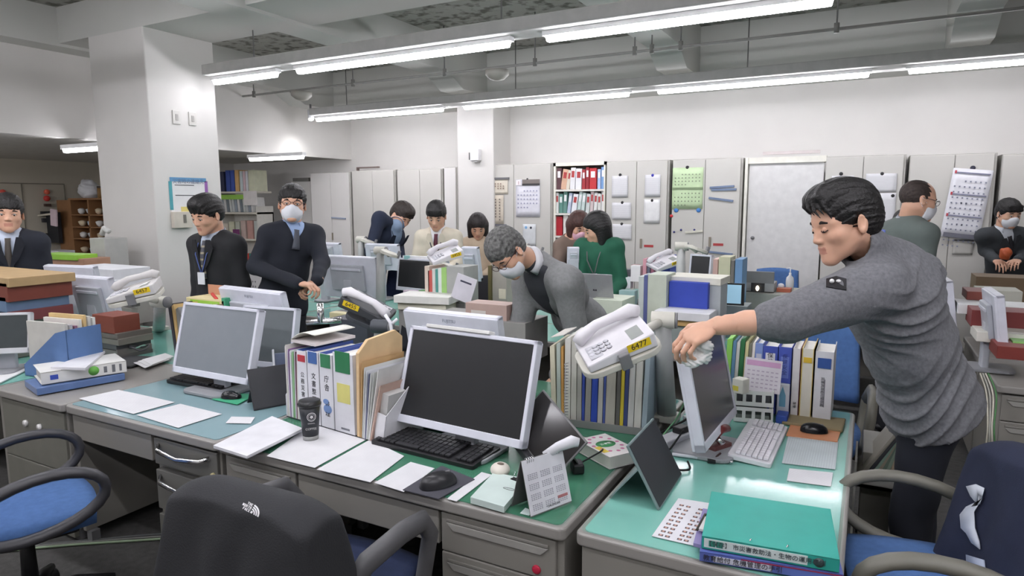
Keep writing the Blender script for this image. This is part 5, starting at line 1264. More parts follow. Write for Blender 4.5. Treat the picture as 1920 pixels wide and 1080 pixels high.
# ================================================================ left photo edge
pA = at(55, 738, z=ZD); pB = at(232, 712, z=ZD)
solidbox('document_tray', [(70, 742), (235, 712), (200, 690)], 0.035, K(96, 122, 170, 0.3), 'flat translucent blue document tray under the white binder with the green circle', 'tray', ZD, group=None, d=0.24)
t, w, d = None, 0, 0
a = at(78, 722, z=ZD+0.04); b = at(238, 697, z=ZD+0.04); X = b-a; rzz = math.atan2(X.y, X.x); w = X.length
t = thing('ring_binder', 'white binder with a green circle and a blue square lying at the left photo edge', 'binder', (a.x, a.y, ZD+0.04), rzz)
MB().bb(0, w, 0, 0.24, 0.057, 0.06).bb(0, w, 0, 0.24, 0, 0.003).bb(0, w, 0, 0.003, 0, 0.06).build('cover', K(222, 222, 218), t)
MB().bb(0.01, w-0.02, 0.01, 0.23, 0.004, 0.05).build('pages', K(190, 186, 178), t)
MB().lathe([(0.024, 0), (0.024, 0.001)], 24, R=eul(90, 0, 0), T=(w*0.6, 0, 0.032)).build('green_circle', K(110, 182, 80), t)
MB().bb(w*0.1, w*0.19, -0.001, 0, 0.018, 0.042).build('blue_square', K(60, 84, 180), t)
MB().bb(w*0.72, w*0.76, -0.001, 0, 0.014, 0.046).bb(w*0.82, w*0.86, -0.001, 0, 0.01, 0.05).bb(w*0.91, w*0.94, -0.001, 0, 0.012, 0.048).build('lettering', K(110, 112, 116), t)
o = fourpt('envelope', [(95, 688), (150, 668), (197, 658), (160, 690)], 0.012, K(220, 220, 224), 'white envelope on top of the binder with the green circle', 'envelope', ZD+0.101)
# blue magazine file with papers
a = at(8, 712, z=ZD)
t = thing('magazine_file', 'blue slanted magazine file full of papers at the left photo edge', 'magazine file', (a.x, a.y+0.1, ZD), 0.15)
XZ = eul(90, 0, 0)
poly = [(0, 0), (0.34, 0), (0.34, 0.27), (0.26, 0.25), (0.0, 0.06)]
MB().prism(poly, -0.004, 0, R=XZ).prism(poly, -0.2, -0.196, R=XZ).bb(0, 0.004, 0, 0.2, 0, 0.06).bb(0.336, 0.34, 0, 0.2, 0, 0.27).bb(0, 0.34, 0, 0.2, 0, 0.004).build('box', K(92, 124, 174), t)
for k, (col, dz) in enumerate([((206, 204, 196), 0.30), ((190, 188, 190), 0.29), ((150, 110, 130), 0.28), ((224, 222, 214), 0.31), ((214, 184, 130), 0.33), ((210, 210, 204), 0.32), ((226, 226, 220), 0.31)]):
    MB().bb(0.02+0.01*k, 0.31+0.003*k, 0.02+0.024*k, 0.036+0.024*k, 0.005, dz).build('papers', K(*col), t)
# things behind it
def at_box(name, px0, px1, pyb, pyt, y, d, mat, label, cat, group=None, rz=0, bev=0.003, z=None):
    """box whose front face spans px0..px1 and pyb..pyt at depth y"""
    a = at(px0, pyb, y=y); b = at(px1, pyb, y=y); zt = at((px0+px1)/2, pyt, y=y).z
    zb = a.z if z is None else z
    w = b.x-a.x
    if name == 'upright_file' and ZD < zb < 1.3: zb = ZD+0.007
    o = MB().bb(-w/2, w/2, 0, d, 0, zt-zb).build(name, mat, loc=((a.x+b.x)/2, y, zb), rot=(0, 0, rz), bev=bev)
    return tag(o, label, cat, group)
at_box('storage_box', 175, 215, 622, 592, 2.3, 0.16, K(128, 66, 52), 'dark red-brown box on the stack of old papers, left part of the photo', 'box')
for k in range(5):
    z0 = at(200, 672-k*10, y=2.3).z; z1 = at(200, 663-k*10, y=2.3).z
    at_box('paper_bundle', 178+2*(k % 2), 222-2*(k % 3), 672-k*10, 663-k*10, 2.3, 0.22, K(*[(100, 98, 96), (124, 120, 116), (88, 88, 90), (130, 126, 118), (110, 104, 98)][k]), 'greyish paper bundle, %s from the bottom of the pile under the red-brown box' % ORD[k], 'paper', 'paper pile left')
at_box('side_cabinet_stack', 178, 224, 712, 673, 2.3, 0.22, K(74, 76, 78), 'dark bottom box under the pile of old papers at the left', 'box', z=ZD)
m1 = monitor('white monitor at the far left edge, dark screen', (at(0, 655, y=1.8).x, 1.8, at(0, 655, y=1.8).z), 0.7, 12, 0.30, 0.20, M('screen_slate', (70, 76, 78), 0.3), frame=K(214, 216, 220))
m2 = monitor('white monitor seen from behind in front of the big column, left one', (at(160, 620, y=2.75).x, 2.75, 0.86), math.pi+0.15, 10, 0.5, 0.33, SCREEN)
m3 = monitor('white monitor seen from behind, beside the phone with the yellow sticker at the left', (at(212, 620, y=2.6).x, 2.55, 0.86), math.pi+0.05, 10, 0.40, 0.30, SCREEN)
at_box('document_case', -130, 14, 548, 524, 1.98, 0.36, M('red_case', (124, 62, 50), 0.5), 'wide brick-red document case in the stack at the left edge', 'case', 'document cases at the left', rz=0.0)
at_box('document_case', -130, 12, 574, 549, 1.98, 0.35, K(104, 126, 156), 'wide slate-blue document case under the red one at the left edge', 'case', 'document cases at the left', rz=0.0)
at_box('document_case', -130, 16, 523, 515, 1.98, 0.37, K(180, 152, 110), 'thin tan card case on top of the red one at the left edge', 'case', 'document cases at the left', rz=0.0)
at_box('document_case', -130, 16, 583, 575, 1.98, 0.36, K(120, 60, 62), 'thin maroon case at the bottom of the left stack', 'case', 'document cases at the left', rz=0.0, )
at_box('cabinet_top_unit', -130, 12, 640, 584, 1.98, 0.36, K(140, 138, 130), 'grey unit carrying the stacked document cases', 'cabinet', z=ZD)
at_box('white_carton', 128, 213, 521, 503, 3.0, 0.3, K(218, 220, 224), 'upper flat white box with a green square before the big column', 'box', 'white boxes by the column')
at_box('white_carton', 133, 217, 545, 522, 3.0, 0.3, K(214, 216, 220), 'lower white box with a green mark before the big column', 'box', 'white boxes by the column')
at_box('support_box', 133, 217, 600, 546, 2.9, 0.3, K(150, 148, 142), 'grey box under the white boxes before the big column', 'box', z=ZD)
for (a_, b_, c_, d_, col) in [(134, 143, 515, 507, (40, 100, 80)), (141, 151, 537, 527, (70, 150, 130)), (152, 189, 538, 527, (180, 172, 160))]:
    pass
for par, (a_, b_, c_, d_, col) in ((0, (134, 143, 515, 507, (40, 100, 80))), (1, (141, 151, 537, 527, (70, 150, 130))), (1, (152, 189, 538, 527, (180, 172, 160)))):
    P_ = bpy.data.objects['white_carton' if par == 0 else 'white_carton.001']
    a = at(a_, c_, y=2.998); b = at(b_, d_, y=2.998)
    MB().bb(a.x-P_.location.x, b.x-P_.location.x, -0.003, 0, a.z-P_.location.z, b.z-P_.location.z).build('print', K(*col), P_)
at_box('carton_box', 78, 152, 510, 484, 3.3, 0.25, K(172, 132, 108), 'brown carton behind the red document case', 'box', rz=0.1)
at_box('green_folder', 76, 137, 485, 477, 3.28, 0.2, K(142, 196, 62), 'bright green folder on the brown carton', 'file', rz=0.1)
at_box('carton_box', 52, 78, 510, 494, 3.25, 0.2, K(196, 158, 122), 'small light carton left of the brown one', 'box')
at_box('tissue_cup', 70, 80, 508, 498, 3.22, 0.05, K(190, 210, 190), 'small pale green cup by the light carton', 'cup')
at_box('shelf_unit', 40, 155, 560, 511, 3.25, 0.35, K(120, 116, 108), 'grey unit behind the document cases', 'cabinet', z=ZD)
at_box('parcel_box', 172, 199, 500, 447, 3.6, 0.22, M('wrapped_parcel', (176, 176, 172), 0.6), 'grey wrapped parcel standing against the big column', 'parcel', z=None)
o = bpy.data.objects['parcel_box']; MB().tube([(-0.08, 0.1, o.dimensions.z*0+0.3), (-0.04, 0.1, 0.36), (0.03, 0.1, 0.33)], 0.025, 8).build('wrap_knot', K(206, 206, 202), o)
at_box('side_table', 150, 205, 560, 501, 3.58, 0.3, K(110, 106, 100), 'dark side table under the grey parcel', 'table', z=0.0)
# phone on the arm at the left
pc = at(255, 552, d=3.55)
Yp = iv(0.9, 0.22, -0.2); Xp = iv(0.30, -0.25, 0.9); Zp = Xp.cross(Yp).normalized(); Xp = Yp.cross(Zp).normalized()
RP2 = Matrix((Xp, Yp, Zp)).transposed()
desk_phone('white phone with a yellow sticker in front of the big column', pc, RP2, K(206, 204, 202), '6457')
phone_arm('phone arm with the white phone in front of the big column', (at(300, 640, y=2.98).x, 2.98, ZD), at(300, 566, d=3.75), pc, RP2)
for k, (a_, b_, c_) in enumerate([(0, 0.0, 0.0), (1, 0.02, 0.03), (2, -0.03, 0.02), (3, 0.03, -0.02), (4, 0.01, 0.01), (5, -0.02, 0.02)]):
    at_box('accordion_bracket', 222+k % 2*5, 250-k % 3*4, 560+(k+1)*12, 560+k*12+5, 2.75, 0.05, K(176, 172, 164) if k % 2 else K(90, 88, 86), 'link of the folded metal bracket under the left phone, %s from the top' % ORD[k], 'bracket', 'bracket links under the left phone')
for k in range(4):
    c = onpx(245+k*6, 650+k*6)
    cord([(c.x+0.06*math.cos(q*0.9+k), c.y+0.05*math.sin(q*0.9+k), ZD+0.01+0.012*k+0.01*(q % 3)) for q in range(9)], 0.005, K(*[(226, 226, 220), (40, 42, 44), (150, 190, 176), (70, 70, 74)][k]), '%s cable in the tangle left of the grey-screened monitor' % ['white', 'black', 'pale green', 'charcoal'][k])
solidbox('tray', [(245, 690), (300, 672), (270, 655)], 0.012, K(70, 72, 74), 'flat dark tray beside the cable tangle', 'tray', ZD, d=0.2)
for k in range(3): sheet([(250+k*8, 680-k*3), (300+k*5, 668-k*3), (318+k*4, 674-k*3), (272+k*6, 690-k*3)], 'loose sheet of paper beside the cable tangle, %s from below' % ORD[k], PAPER, ZD+0.014+0.003*k, group=None)
sheet([(-30, 700), (50, 680), (56, 690), (-10, 722)], 'white paper on the pale mat at the left photo edge', PAPER, ZM+0.001, 0.006, None)
# umbrella-like hook at the desk corner
a = at(118, 742, z=ZD)
q0 = at(128, 748, d=3.45)
cord([at(134, 752, d=3.5), at(124, 743, d=3.42), at(108, 747, d=3.36), at(100, 765, d=3.34), at(108, 785, d=3.36), at(128, 803, d=3.40)], 0.017, K(196, 204, 216, 0.35), 'pale grey hook handle hanging over the desk edge at the left', 'hook', 'cane_hook')
# brace and bin under the desk
t = thing('waste_bin', 'round grey bin under the blue-grey-mat desk', 'bin', (-2.95, 2.15, 0))
MB().lathe([(0.10, 0), (0.13, 0.2), (0.15, 0.42)], 24).build('bin', K(104, 104, 98), t)
t = MB().tube([(-3.2, 2.3, 0.62), (-2.75, 2.31, 0.2)], 0.02, 8, flat=1.8).build('desk_brace', K(112, 114, 122)); tag(t, 'diagonal steel brace under the blue-grey-mat desk', 'brace')
for k in range(3):
    cord([(-3.6-0.1*k, 1.35-0.05*k, 0.008), (-3.3, 1.6+0.02*k, 0.008), (-3.0, 1.82+0.03*k, 0.008), (-2.6, 2.1+0.02*k, 0.01), (-2.3, 2.25, 0.01)], 0.006, K(*[(150, 170, 140), (120, 120, 116), (90, 92, 92)][k]), '%s cable on the carpet under the left desks' % ['pale green', 'grey', 'dark grey'][k])
# ================================================================ left back corner
at_box('wall_notice', 32, 48, 430, 392, 7.0, 0.01, K(196, 200, 204), 'pale notice on the cream wall behind the man at the left', 'notice')
# cupboard with crockery
yc = 6.3
WOOD = M('cupboard_wood', (148, 108, 72), 0.5, var=0.08, vs=5)
xa, xm = at(108, 400, y=yc).x, at(134, 400, y=yc).x; xb = at(200, 400, y=yc).x
zt = at(150, 375, y=yc).z
t = thing('wooden_cupboard', 'open brown wooden cupboard with white crockery behind the big column', 'cupboard', (xm, yc, 0), 0)
w = xb-xm
MB().bb(-0.03, 0, 0, 0.42, 0, zt).bb(w, w+0.03, 0, 0.42, 0, zt).bb(-0.03, w+0.03, 0.4, 0.42, 0, zt).bb(-0.05, w+0.05, -0.01, 0.42, zt, zt+0.03).bb(w*0.48, w*0.52, 0, 0.4, 0, zt).build('carcass', WOOD, t)
MB().bb(xa-xm, -0.03, -0.0, 0.42, 0, zt).build('side_panel', WOOD, t)
zs_ = [at(160, q, y=yc).z for q in (402, 425, 447, 475)]
for z in zs_: MB().bb(0, w, 0, 0.4, z-0.02, z).build('shelf_board', WOOD, t)
for i, z in enumerate(zs_):
    for k in range(4):
        x_ = xm+w*(0.12+0.25*k); 
        o = MB().lathe([(0.02, 0), (0.05, 0.03), (0.055+0.01*((i+k) % 2), 0.08), (0.02, 0.1)], 14).build('tea_bowl', K(*[(226, 226, 222), (206, 210, 214), (216, 200, 170), (180, 196, 210)][(i*2+k) % 4]), loc=(x_, yc+0.1, z+0.001))
        tag(o, '%s crockery on the %s board of the wooden cupboard, %s from the left' % (['white', 'pale grey', 'cream', 'pale blue'][(i*2+k) % 4], ORD[i], ORD[k]), 'bowl', 'crockery in the wooden cupboard')
c = at(149, 374, y=yc)
bag = SD((c.x-0.35, yc-0.1, c.z-0.02), (c.x+0.35, yc+0.45, c.z+0.5), 0.015)
bag.ell((c.x, yc+0.17, c.z+0.15), (0.20, 0.15, 0.15), k=0.02).ell((c.x-0.03, yc+0.17, c.z+0.25), (0.12, 0.09, 0.08), k=0.05).cap((c.x-0.13, yc+0.15, c.z+0.30), (c.x-0.04, yc+0.15, c.z+0.28), 0.03, k=0.04).cap((c.x+0.11, yc+0.15, c.z+0.31), (c.x+0.03, yc+0.15, c.z+0.27), 0.025, k=0.04)
bag.noise(lambda X: 0.010*np.sin(34*X[..., 0]+9*np.sin(20*X[..., 2]))*np.sin(25*X[..., 2]+5*X[..., 1]))
bag.plane((0, 0, c.z), (0, 0, 1))
tag(sdmesh('plastic_bag', [bag], M('white_bag', (224, 226, 230), 0.4), org=None, it=1), 'white tied plastic bag on top of the wooden cupboard', 'bag')
for px, col, l in ((175, (150, 116, 70), 'brown jar on the cupboard beside the plastic bag'), (187, (216, 212, 206), 'white lidded canister on the cupboard next to the brown jar')):
    c = at(px, 371, y=yc); t = thing('storage_jar', l, 'jar', (c.x, yc+0.12, zt+0.031)); MB().lathe([(0.045, 0), (0.045, 0.16)], 16).build('jar_body', K(*col), t); MB().lathe([(0.047, 0.16), (0.047, 0.19)], 16).build('lid', K(80, 70, 60), t)
for px, py, col, l, r in ((87, 360, (236, 110, 84), 'orange-red lamp disc on the cream wall, upper one', 0.045), (87, 372, (226, 70, 66), 'red lamp disc on the cream wall, lower one', 0.05), (4, 361, (226, 96, 84), 'red lamp disc above the man at the left edge', 0.05)):
    c = at(px, py, x=-12.38); tag(MB().lathe([(r, 0), (r, 0.03), (r*0.6, 0.05)], 16, R=eul(0, 90, 0)).build('alarm_lamp', K(*col, 0.3), loc=c), l, 'alarm lamp')
for (x0_, x1_, y0_, y1_, col, l) in [(82, 93, 387, 382, (90, 70, 62), 'small dark plate on the cream wall under the red discs'), (76, 92, 404, 396, (50, 50, 54), 'dark unit on the cream wall, upper'), (74, 92, 449, 437, (56, 54, 52), 'dark framed box low on the cream wall'), (78, 92, 417, 409, (60, 60, 64), 'second dark unit on the cream wall')]:
    a = at(x0_, y0_, x=-12.38); b = at(x1_, y1_, x=-12.38); tag(MB().bb(0, 0.05, a.y, b.y, a.z, b.z).build('wall_unit', K(*col), loc=(-12.38, 0, 0)), l, 'wall unit')
a = at(91, 455, y=6.2); b = at(106, 398, y=6.2)
tag(MB().bb(a.x, b.x, 6.2, 6.26, a.z, b.z).build('hanging_coat', K(36, 38, 44)), 'black garment hanging left of the wooden cupboard', 'garment')
a = at(100, 424, y=6.1); t = MB().bb(-0.09, 0.09, 0, 0.03, 0, 0.28).build('hand_towel', K(226, 206, 214), loc=a, bev=0.01); t.rotation_euler = (0, 0.1, 0); tag(t, 'pink-edged white towel hanging from a thin rail', 'towel')
a = at(58, 406, y=6.12); b = at(106, 400, y=6.12); tag(MB().cyl((0, 0, 0), b-a, 0.018, n=8).build('towel_rail', K(222, 216, 200), loc=a), 'thin cream rail carrying the white towel', 'rail')
at_box('paper_stack', 83, 110, 478, 470, 5.8, 0.25, K(222, 224, 228), 'stack of white paper left of the wooden cupboard', 'paper')
at_box('low_cabinet', 60, 112, 520, 479, 5.8, 0.4, K(170, 166, 156), 'low pale cabinet under the stack of white paper', 'cabinet', z=0.0)
# bookshelf with binders in the left recess
ys = 7.6
xa, xb = at(408, 400, y=ys).x, at(482, 400, y=ys).x
t = thing('book_shelf', 'white shelf of binders in the left recess between the column and the masked man', 'shelf', (xa, ys, 0)); w = xb-xa
zt = at(440, 322, y=ys).z
zz = [at(440, q, y=ys).z for q in (359, 398, 447, 505)]
MB().bb(0, 0.02, 0, 0.34, 0, zz[0]+0.3).bb(w-0.02, w, 0, 0.34, 0, zz[1]+0.1).bb(0, w, 0.32, 0.34, 0, zz[1]).build('frame', K(206, 204, 196), t)
for z in zz: MB().bb(0, w, -0.01, 0.32, z-0.03, z).build('shelf_board', K(214, 210, 196), t)
rows2 = [[(410, 423, (54, 60, 88), 'navy labelled', 0.33), (426, 434, (66, 90, 170), 'royal blue', 0.35), (435, 442, (70, 96, 180), 'mid blue', 0.35), (443, 450, (220, 180, 120), 'orange tan', 0.35), (452, 457, (214, 226, 226), 'pale aqua', 0.33), (458, 462, (224, 200, 204), 'pale pink', 0.33), (463, 467, (224, 226, 230), 'white', 0.33), (468, 481, (214, 216, 190), 'pale yellow', 0.34)],
         [(411+k*5, 415+k*5, [(196, 200, 200), (150, 160, 170), (214, 214, 212), (120, 130, 136), (206, 210, 206)][k % 5], ['pale', 'bluish', 'white', 'slate', 'cream'][k % 5], 0.24) for k in range(13)],
         [(411, 425, (214, 206, 190), 'cream leaning', 0.25), (427, 437, (206, 206, 180), 'olive cream', 0.28), (439, 447, (186, 190, 176), 'grey green', 0.28), (449, 458, (196, 176, 166), 'pinkish grey', 0.3), (461, 472, (190, 150, 140), 'salmon', 0.3), (474, 481, (190, 196, 190), 'grey', 0.3)],
         [(457, 461, (196, 70, 60), 'thin red', 0.28), (462, 467, (60, 150, 130), 'teal', 0.28), (469, 475, (220, 214, 200), 'ivory', 0.28), (476, 485, (216, 160, 70), 'orange', 0.3)]]
for i, rw in enumerate(rows2):
    for k, (a_, b_, col, nm, h) in enumerate(rw):
        x0_, x1_ = at(a_, 400, y=ys).x, at(b_, 400, y=ys).x
        o = MB().bb(0, (x1_-x0_)*0.95, 0, 0.25, 0, h).build('binder', K(*col), loc=(x0_, ys+0.01, zz[i]+0.001), bev=0.003)
        if i == 1: o.rotation_euler = (0, math.radians(-6), 0)
        tag(o, '%s binder on the %s board of the recess shelf, %s from the left' % (nm, rn[i], ORD[k]), 'binder', 'binders on the recess shelf')
at_box('green_mat_roll', 411, 457, 374, 365, ys-0.02, 0.05, K(156, 206, 90), 'bright green strip on the recess shelf', 'strip')
at_box('poster_card', 457, 482, 385, 358, ys-0.05, 0.01, K(228, 224, 220), 'white paper with red print hanging from the recess shelf', 'notice')
at_box('drawn_poster', 460, 492, 560, 508, ys-0.04, 0.02, PAPER, 'white hand-lettered sheet below the recess shelf', 'notice', z=None)
m = MB(); P_ = bpy.data.objects['drawn_poster']
for k in range(9): m.box((-0.06+0.06*(k % 3), -0.002, 0.3-0.08*(k//3)), (0.035, 0.002, 0.006), 0, None).box((-0.06+0.06*(k % 3), -0.002, 0.3-0.08*(k//3)), (0.006, 0.002, 0.04))
m.build('lettering', INK, P_)
at_box('fan_ornament', 437, 447, 446, 430, ys-0.06, 0.03, K(120, 60, 110), 'small purple ornament on the recess shelf', 'ornament')
at_box('filing_cabinet', 408, 482, 620, 561, ys-0.03, 0.3, K(170, 168, 162), 'grey filing cabinet under the recess shelf', 'cabinet', z=0.0)
x0_, x1_ = at(545, 340, y=8.4).x, at(582, 340, y=8.4).x
t = thing('door_closer_panel', 'white panel with a dark closer bar behind the masked man', 'panel', ((x0_+x1_)/2, 8.4, 0)); w = x1_-x0_
MB().bb(-w/2, w/2, 0, 0.03, 0, at(560, 332, y=8.4).z).build('panel', WALL, t); zb = at(560, 337, y=8.4).z
MB().bb(-w*0.3, w*0.5, -0.04, 0, zb-0.03, zb+0.03).build('closer_bar', K(110, 108, 104), t)
a = at(672, 316, y=8.5); b = at(712, 316, y=8.5)
tag(MB().bb(a.x, b.x, 8.45, 8.5, a.z, a.z+0.02).bb(a.x, a.x+0.02, 8.45, 8.5, a.z-0.04, a.z+0.02).build('picture_rail', K(120, 104, 98)), 'thin brown frame corner lying on top of the cabinets', 'frame')
# ================================================================ middle block items (seen over the front desks)
def mon_back(px0, px1, pyt, pyb, y, label, yaw=0.0, scr=False, tilt=8, blabel=None):
    a = at(px0, (pyt+pyb)/2, y=y); b = at(px1, (pyt+pyb)/2, y=y); zt = at((px0+px1)/2, pyt, y=y).z; zb = at((px0+px1)/2, pyb, y=y).z
    return monitor(label, ((a.x+b.x)/2, y, zb), (0 if scr else math.pi)+yaw, tilt, (b.x-a.x)/max(0.4, math.cos(yaw)), zt-zb, SCREEN, blabel=blabel)
mon_back(614, 716, 478, 552, 4.25, 'white monitor seen from behind with black cables, between the masked man and the arm column')
mon_back(592, 642, 454, 480, 4.7, 'small white monitor back farther behind, beside the masked man')
mon_back(693, 753, 456, 500, 5.0, 'white monitor back in front of the bending man in navy')
mon_back(737, 838, 486, 542, 4.35, 'square dark-screened monitor in the middle block, facing the viewer', -0.15, True)
at_box('note_strip', 757, 768, 486, 479, 4.4, 0.005, K(150, 200, 200), 'small pale teal tag on top of the square dark monitor', 'note')
at_box('paper_strip', 755, 802, 485, 480, 4.42, 0.03, K(228, 228, 228), 'white strip of paper along the top of the square dark monitor', 'paper')
mon_back(875, 905, 460, 520, 4.95, 'white laptop-like screen seen from behind before the woman with long hair', 0, False, 12)
mon_back(1290, 1334, 477, 520, 5.3, 'grey-screened square monitor beyond the royal blue folder', -0.35, True, 6)
at_box('laptop_stand_box', 1108, 1166, 588, 562, 4.15, 0.28, K(206, 214, 196), 'pale green box under the silver laptop', 'box', z=ZD)
zb = at(1120, 557, y=4.3).z
t = thing('laptop', 'silver laptop with a square emblem seen from behind, in front of the woman in green', 'laptop', (at(1117, 540, y=4.25).x, 4.25, zb), math.pi)
h_ = at(1117, 511, y=4.25).z-zb; w_ = at(1150, 540, y=4.25).x-at(1083, 540, y=4.25).x
LAP = M('laptop_silver', (160, 162, 164), 0.35, 0.3)
MB().bb(-w_/2, w_/2, -0.006, 0, 0, h_, 0, eul(-14, 0, 0)).build('lid', LAP, t, bev=0.003); MB().bb(-w_/2, w_/2, -0.2, 0.0, -0.012, 0.0).build('base', LAP, t)
MB().bb(-0.014, -0.002, 0, 0.001, h_*0.3, h_*0.3+0.012, 0, eul(-14, 0, 0)).bb(0.002, 0.014, 0, 0.001, h_*0.3, h_*0.3+0.012, 0, eul(-14, 0, 0)).bb(-0.014, 0.014, 0, 0.001, h_*0.3+0.0, h_*0.3+0.004, 0, eul(-14, 0, 0)).build('logo', K(60, 60, 64), t)
at_box('support_box', 1083, 1108, 588, 560, 4.2, 0.2, K(150, 152, 150), 'grey box beside the pale green box under the laptop', 'box', z=ZD)
# arms and phones
def simple_arm(px, pyb, pyt, y, label, dark=False):
    b = at(px, pyb, y=y); b.z = ZD; tp = at(px, pyt, y=y)
    tc = tp+V((0.14, -0.05, 0.0)); 
    return phone_arm(label, b, tp, tc, eul(0, 20, 30), 0.14, 0.16)
simple_arm(713, 556, 470, 4.2, 'tall pale arm column beside the monitor back with black cables')
simple_arm(677, 480, 449, 5.1, 'arm column behind, left of the bending man in navy')
simple_arm(818, 560, 492, 4.3, 'arm column carrying the white phone in front of the man in the beige jacket')
simple_arm(980, 530, 463, 5.2, 'arm column with a yellow strip right of the leaflet pocket')
simple_arm(1277, 560, 462, 5.0, 'tall arm column right of the raised phone at the middle block')
def small_phone(px, py, d, label, yawpx, num='6453', s=1.0, dark=False, body=None, lean=0.35):
    c = at(px, py, d=d)
    Yp = iv(yawpx, 0.28, -0.25); Xp = iv(0.25, -0.35, 0.9); Zp = Xp.cross(Yp).normalized()
    if Zp.z < 0: Zp = -Zp
    Xp = Yp.cross(Zp).normalized(); R = Matrix((Xp, Yp, Zp)).transposed()
    return desk_phone(label, c, R, body or PHW, num, s, dark)
small_phone(836, 483, 4.9, 'white phone raised on an arm in front of the man in the beige jacket', 0.9)
small_phone(1245, 497, 5.6, 'white phone raised on an arm right of the woman in green', 0.9)
# big dark phone behind the binders
pc = at(688, 583, d=3.35)
Yp = iv(-0.9, 0.38, 0.0); Xp = iv(0.0, 0.3, -0.95); Zp = Xp.cross(Yp).normalized()
if Zp.z < 0: Zp = -Zp
Xp = Yp.cross(Zp).normalized(); R3 = Matrix((Xp, Yp, Zp)).transposed()
desk_phone('dark grey phone with white handset and yellow sticker behind the binders', pc, R3, PHW, '6455', 1.05, True, -1)
phone_arm('dark phone arm under the dark grey phone', (at(705, 700, y=2.75).x, 2.75, ZD), at(715, 612, d=3.2), pc-V((0, 0, 0.03)), R3, 0.16, 0.2, K(70, 74, 80))
t = MB().tube([at(575, 604, d=3.1)-at(575, 604, d=3.1), at(640, 600, d=3.1)-at(575, 604, d=3.1)], 0.014, 10).build('metal_rod', CHROME, loc=at(575, 604, d=3.1)); tag(t, 'chrome rod between the binders and the masked man', 'rod')
MB().cyl((0.06, 0.03, 0), (0.06, 0.03, 0.09), 0.016).build('rod_post', CHROME, t)
at_box('yellowed_block', 618, 672, 603, 588, 2.95, 0.06, K(196, 188, 148), 'yellowed plastic block beneath the dark grey phone', 'block')
at_box('file_case', 620, 690, 660, 600, 2.8, 0.2, K(64, 66, 74), 'dark case behind the blue-topped binders', 'case', z=ZD)
a = at(735, 590, d=2.95)
t = tag(MB().tube([at(722, 590, d=2.95)-a, at(732, 605, d=2.95)-a, at(735, 625, d=2.95)-a, at(730, 650, d=2.95)-a], 0.008, 8).tube([at(745, 598, d=2.95)-a, at(735, 607, d=2.95)-a], 0.007, 8).build('white_hanging_cord', WHITE, loc=a), 'white hanging figure-like cord tie above the tan envelope', 'cord')
# paper stacks, boxes
at_box('paper_stack', 750, 832, 579, 568, 3.75, 0.22, K(222, 220, 200), 'thick pile of cream paper behind the dark grey phone', 'paper', rz=0.15)
at_box('side_shelf', 752, 826, 620, 580, 3.78, 0.2, K(140, 140, 138), 'grey shelf under the thick pile of cream paper', 'shelf', z=0.5, rz=0.15)
at_box('paper_stack', 744, 836, 566, 556, 3.72, 0.26, K(228, 228, 222), 'white sheets on top of the cream paper pile', 'paper', rz=0.2)
at_box('carton_box', 873, 950, 597, 570, 3.3, 0.14, K(186, 160, 150), 'pinkish card box with a white label behind the man in the cardigan', 'box')
P_ = [o for o in bpy.data.objects if o.get('label', '').startswith('pinkish card box')][0]
MB().bb(-0.1, 0.0, -0.002, 0, 0.02, 0.055).build('white_label', K(214, 206, 200), P_)
at_box('side_shelf', 800, 985, 640, 598, 3.28, 0.3, K(150, 148, 144), 'grey shelf carrying the pinkish card box', 'shelf', z=ZD)
for k, (a_, b_, tp, col, nm) in enumerate([(797, 806, 499, (216, 200, 186), 'cream'), (803, 811, 507, (196, 92, 84), 'salmon red'), (811, 817, 504, (206, 206, 200), 'white'), (817, 822, 505, (80, 150, 140), 'teal'), (822, 829, 503, (216, 226, 220), 'pale'), (828, 838, 502, (160, 204, 120), 'lime'), (838, 870, 500, (168, 170, 166), 'wide grey')]):
    at_box('file_folder', a_, b_, 566, tp, 3.95, 0.2, K(*col), '%s file in the grey stand left of the hanging card, %s from the left' % (nm, ORD[k]), 'file', 'files in the grey stand')
at_box('stand_base', 790, 872, 600, 566, 3.95, 0.22, K(150, 150, 148), 'grey base carrying the stand of coloured files', 'stand', z=ZD)
p = at(870, 541, y=3.85)
t = MB().bb(-0.075, 0.075, -0.003, 0.003, -0.09, 0.09).build('hanging_card', K(224, 222, 230), loc=p, rot=(0, math.radians(18), 0.2)); tag(t, 'tilted white card hanging from the grey file stand', 'card')
MB().bb(-0.04, 0.045, -0.005, -0.003, 0.04, 0.052).build('lettering', K(70, 70, 90), t)
at_box('upright_file', 915, 921, 562, 498, 4.2, 0.2, K(104, 96, 60), 'olive-brown file standing behind the grey-haired head', 'file')
at_box('upright_file', 922, 950, 562, 492, 4.22, 0.2, K(170, 166, 156), 'wide grey file box standing behind the grey-haired head', 'file')
at_box('memo_note', 935, 948, 560, 542, 4.1, 0.005, K(216, 212, 190), 'cream memo stuck below the wide grey file box', 'note')
for k, (px, col) in enumerate([(766, (216, 200, 214)), (795, (120, 170, 110))]):
    at_box('small_pot', px-10, px+12, 562, 545, 4.15, 0.06, K(*col), ['pale pink box of slips in front of the square dark monitor', 'green tipped pen tray beside the coloured files'][k], 'box')
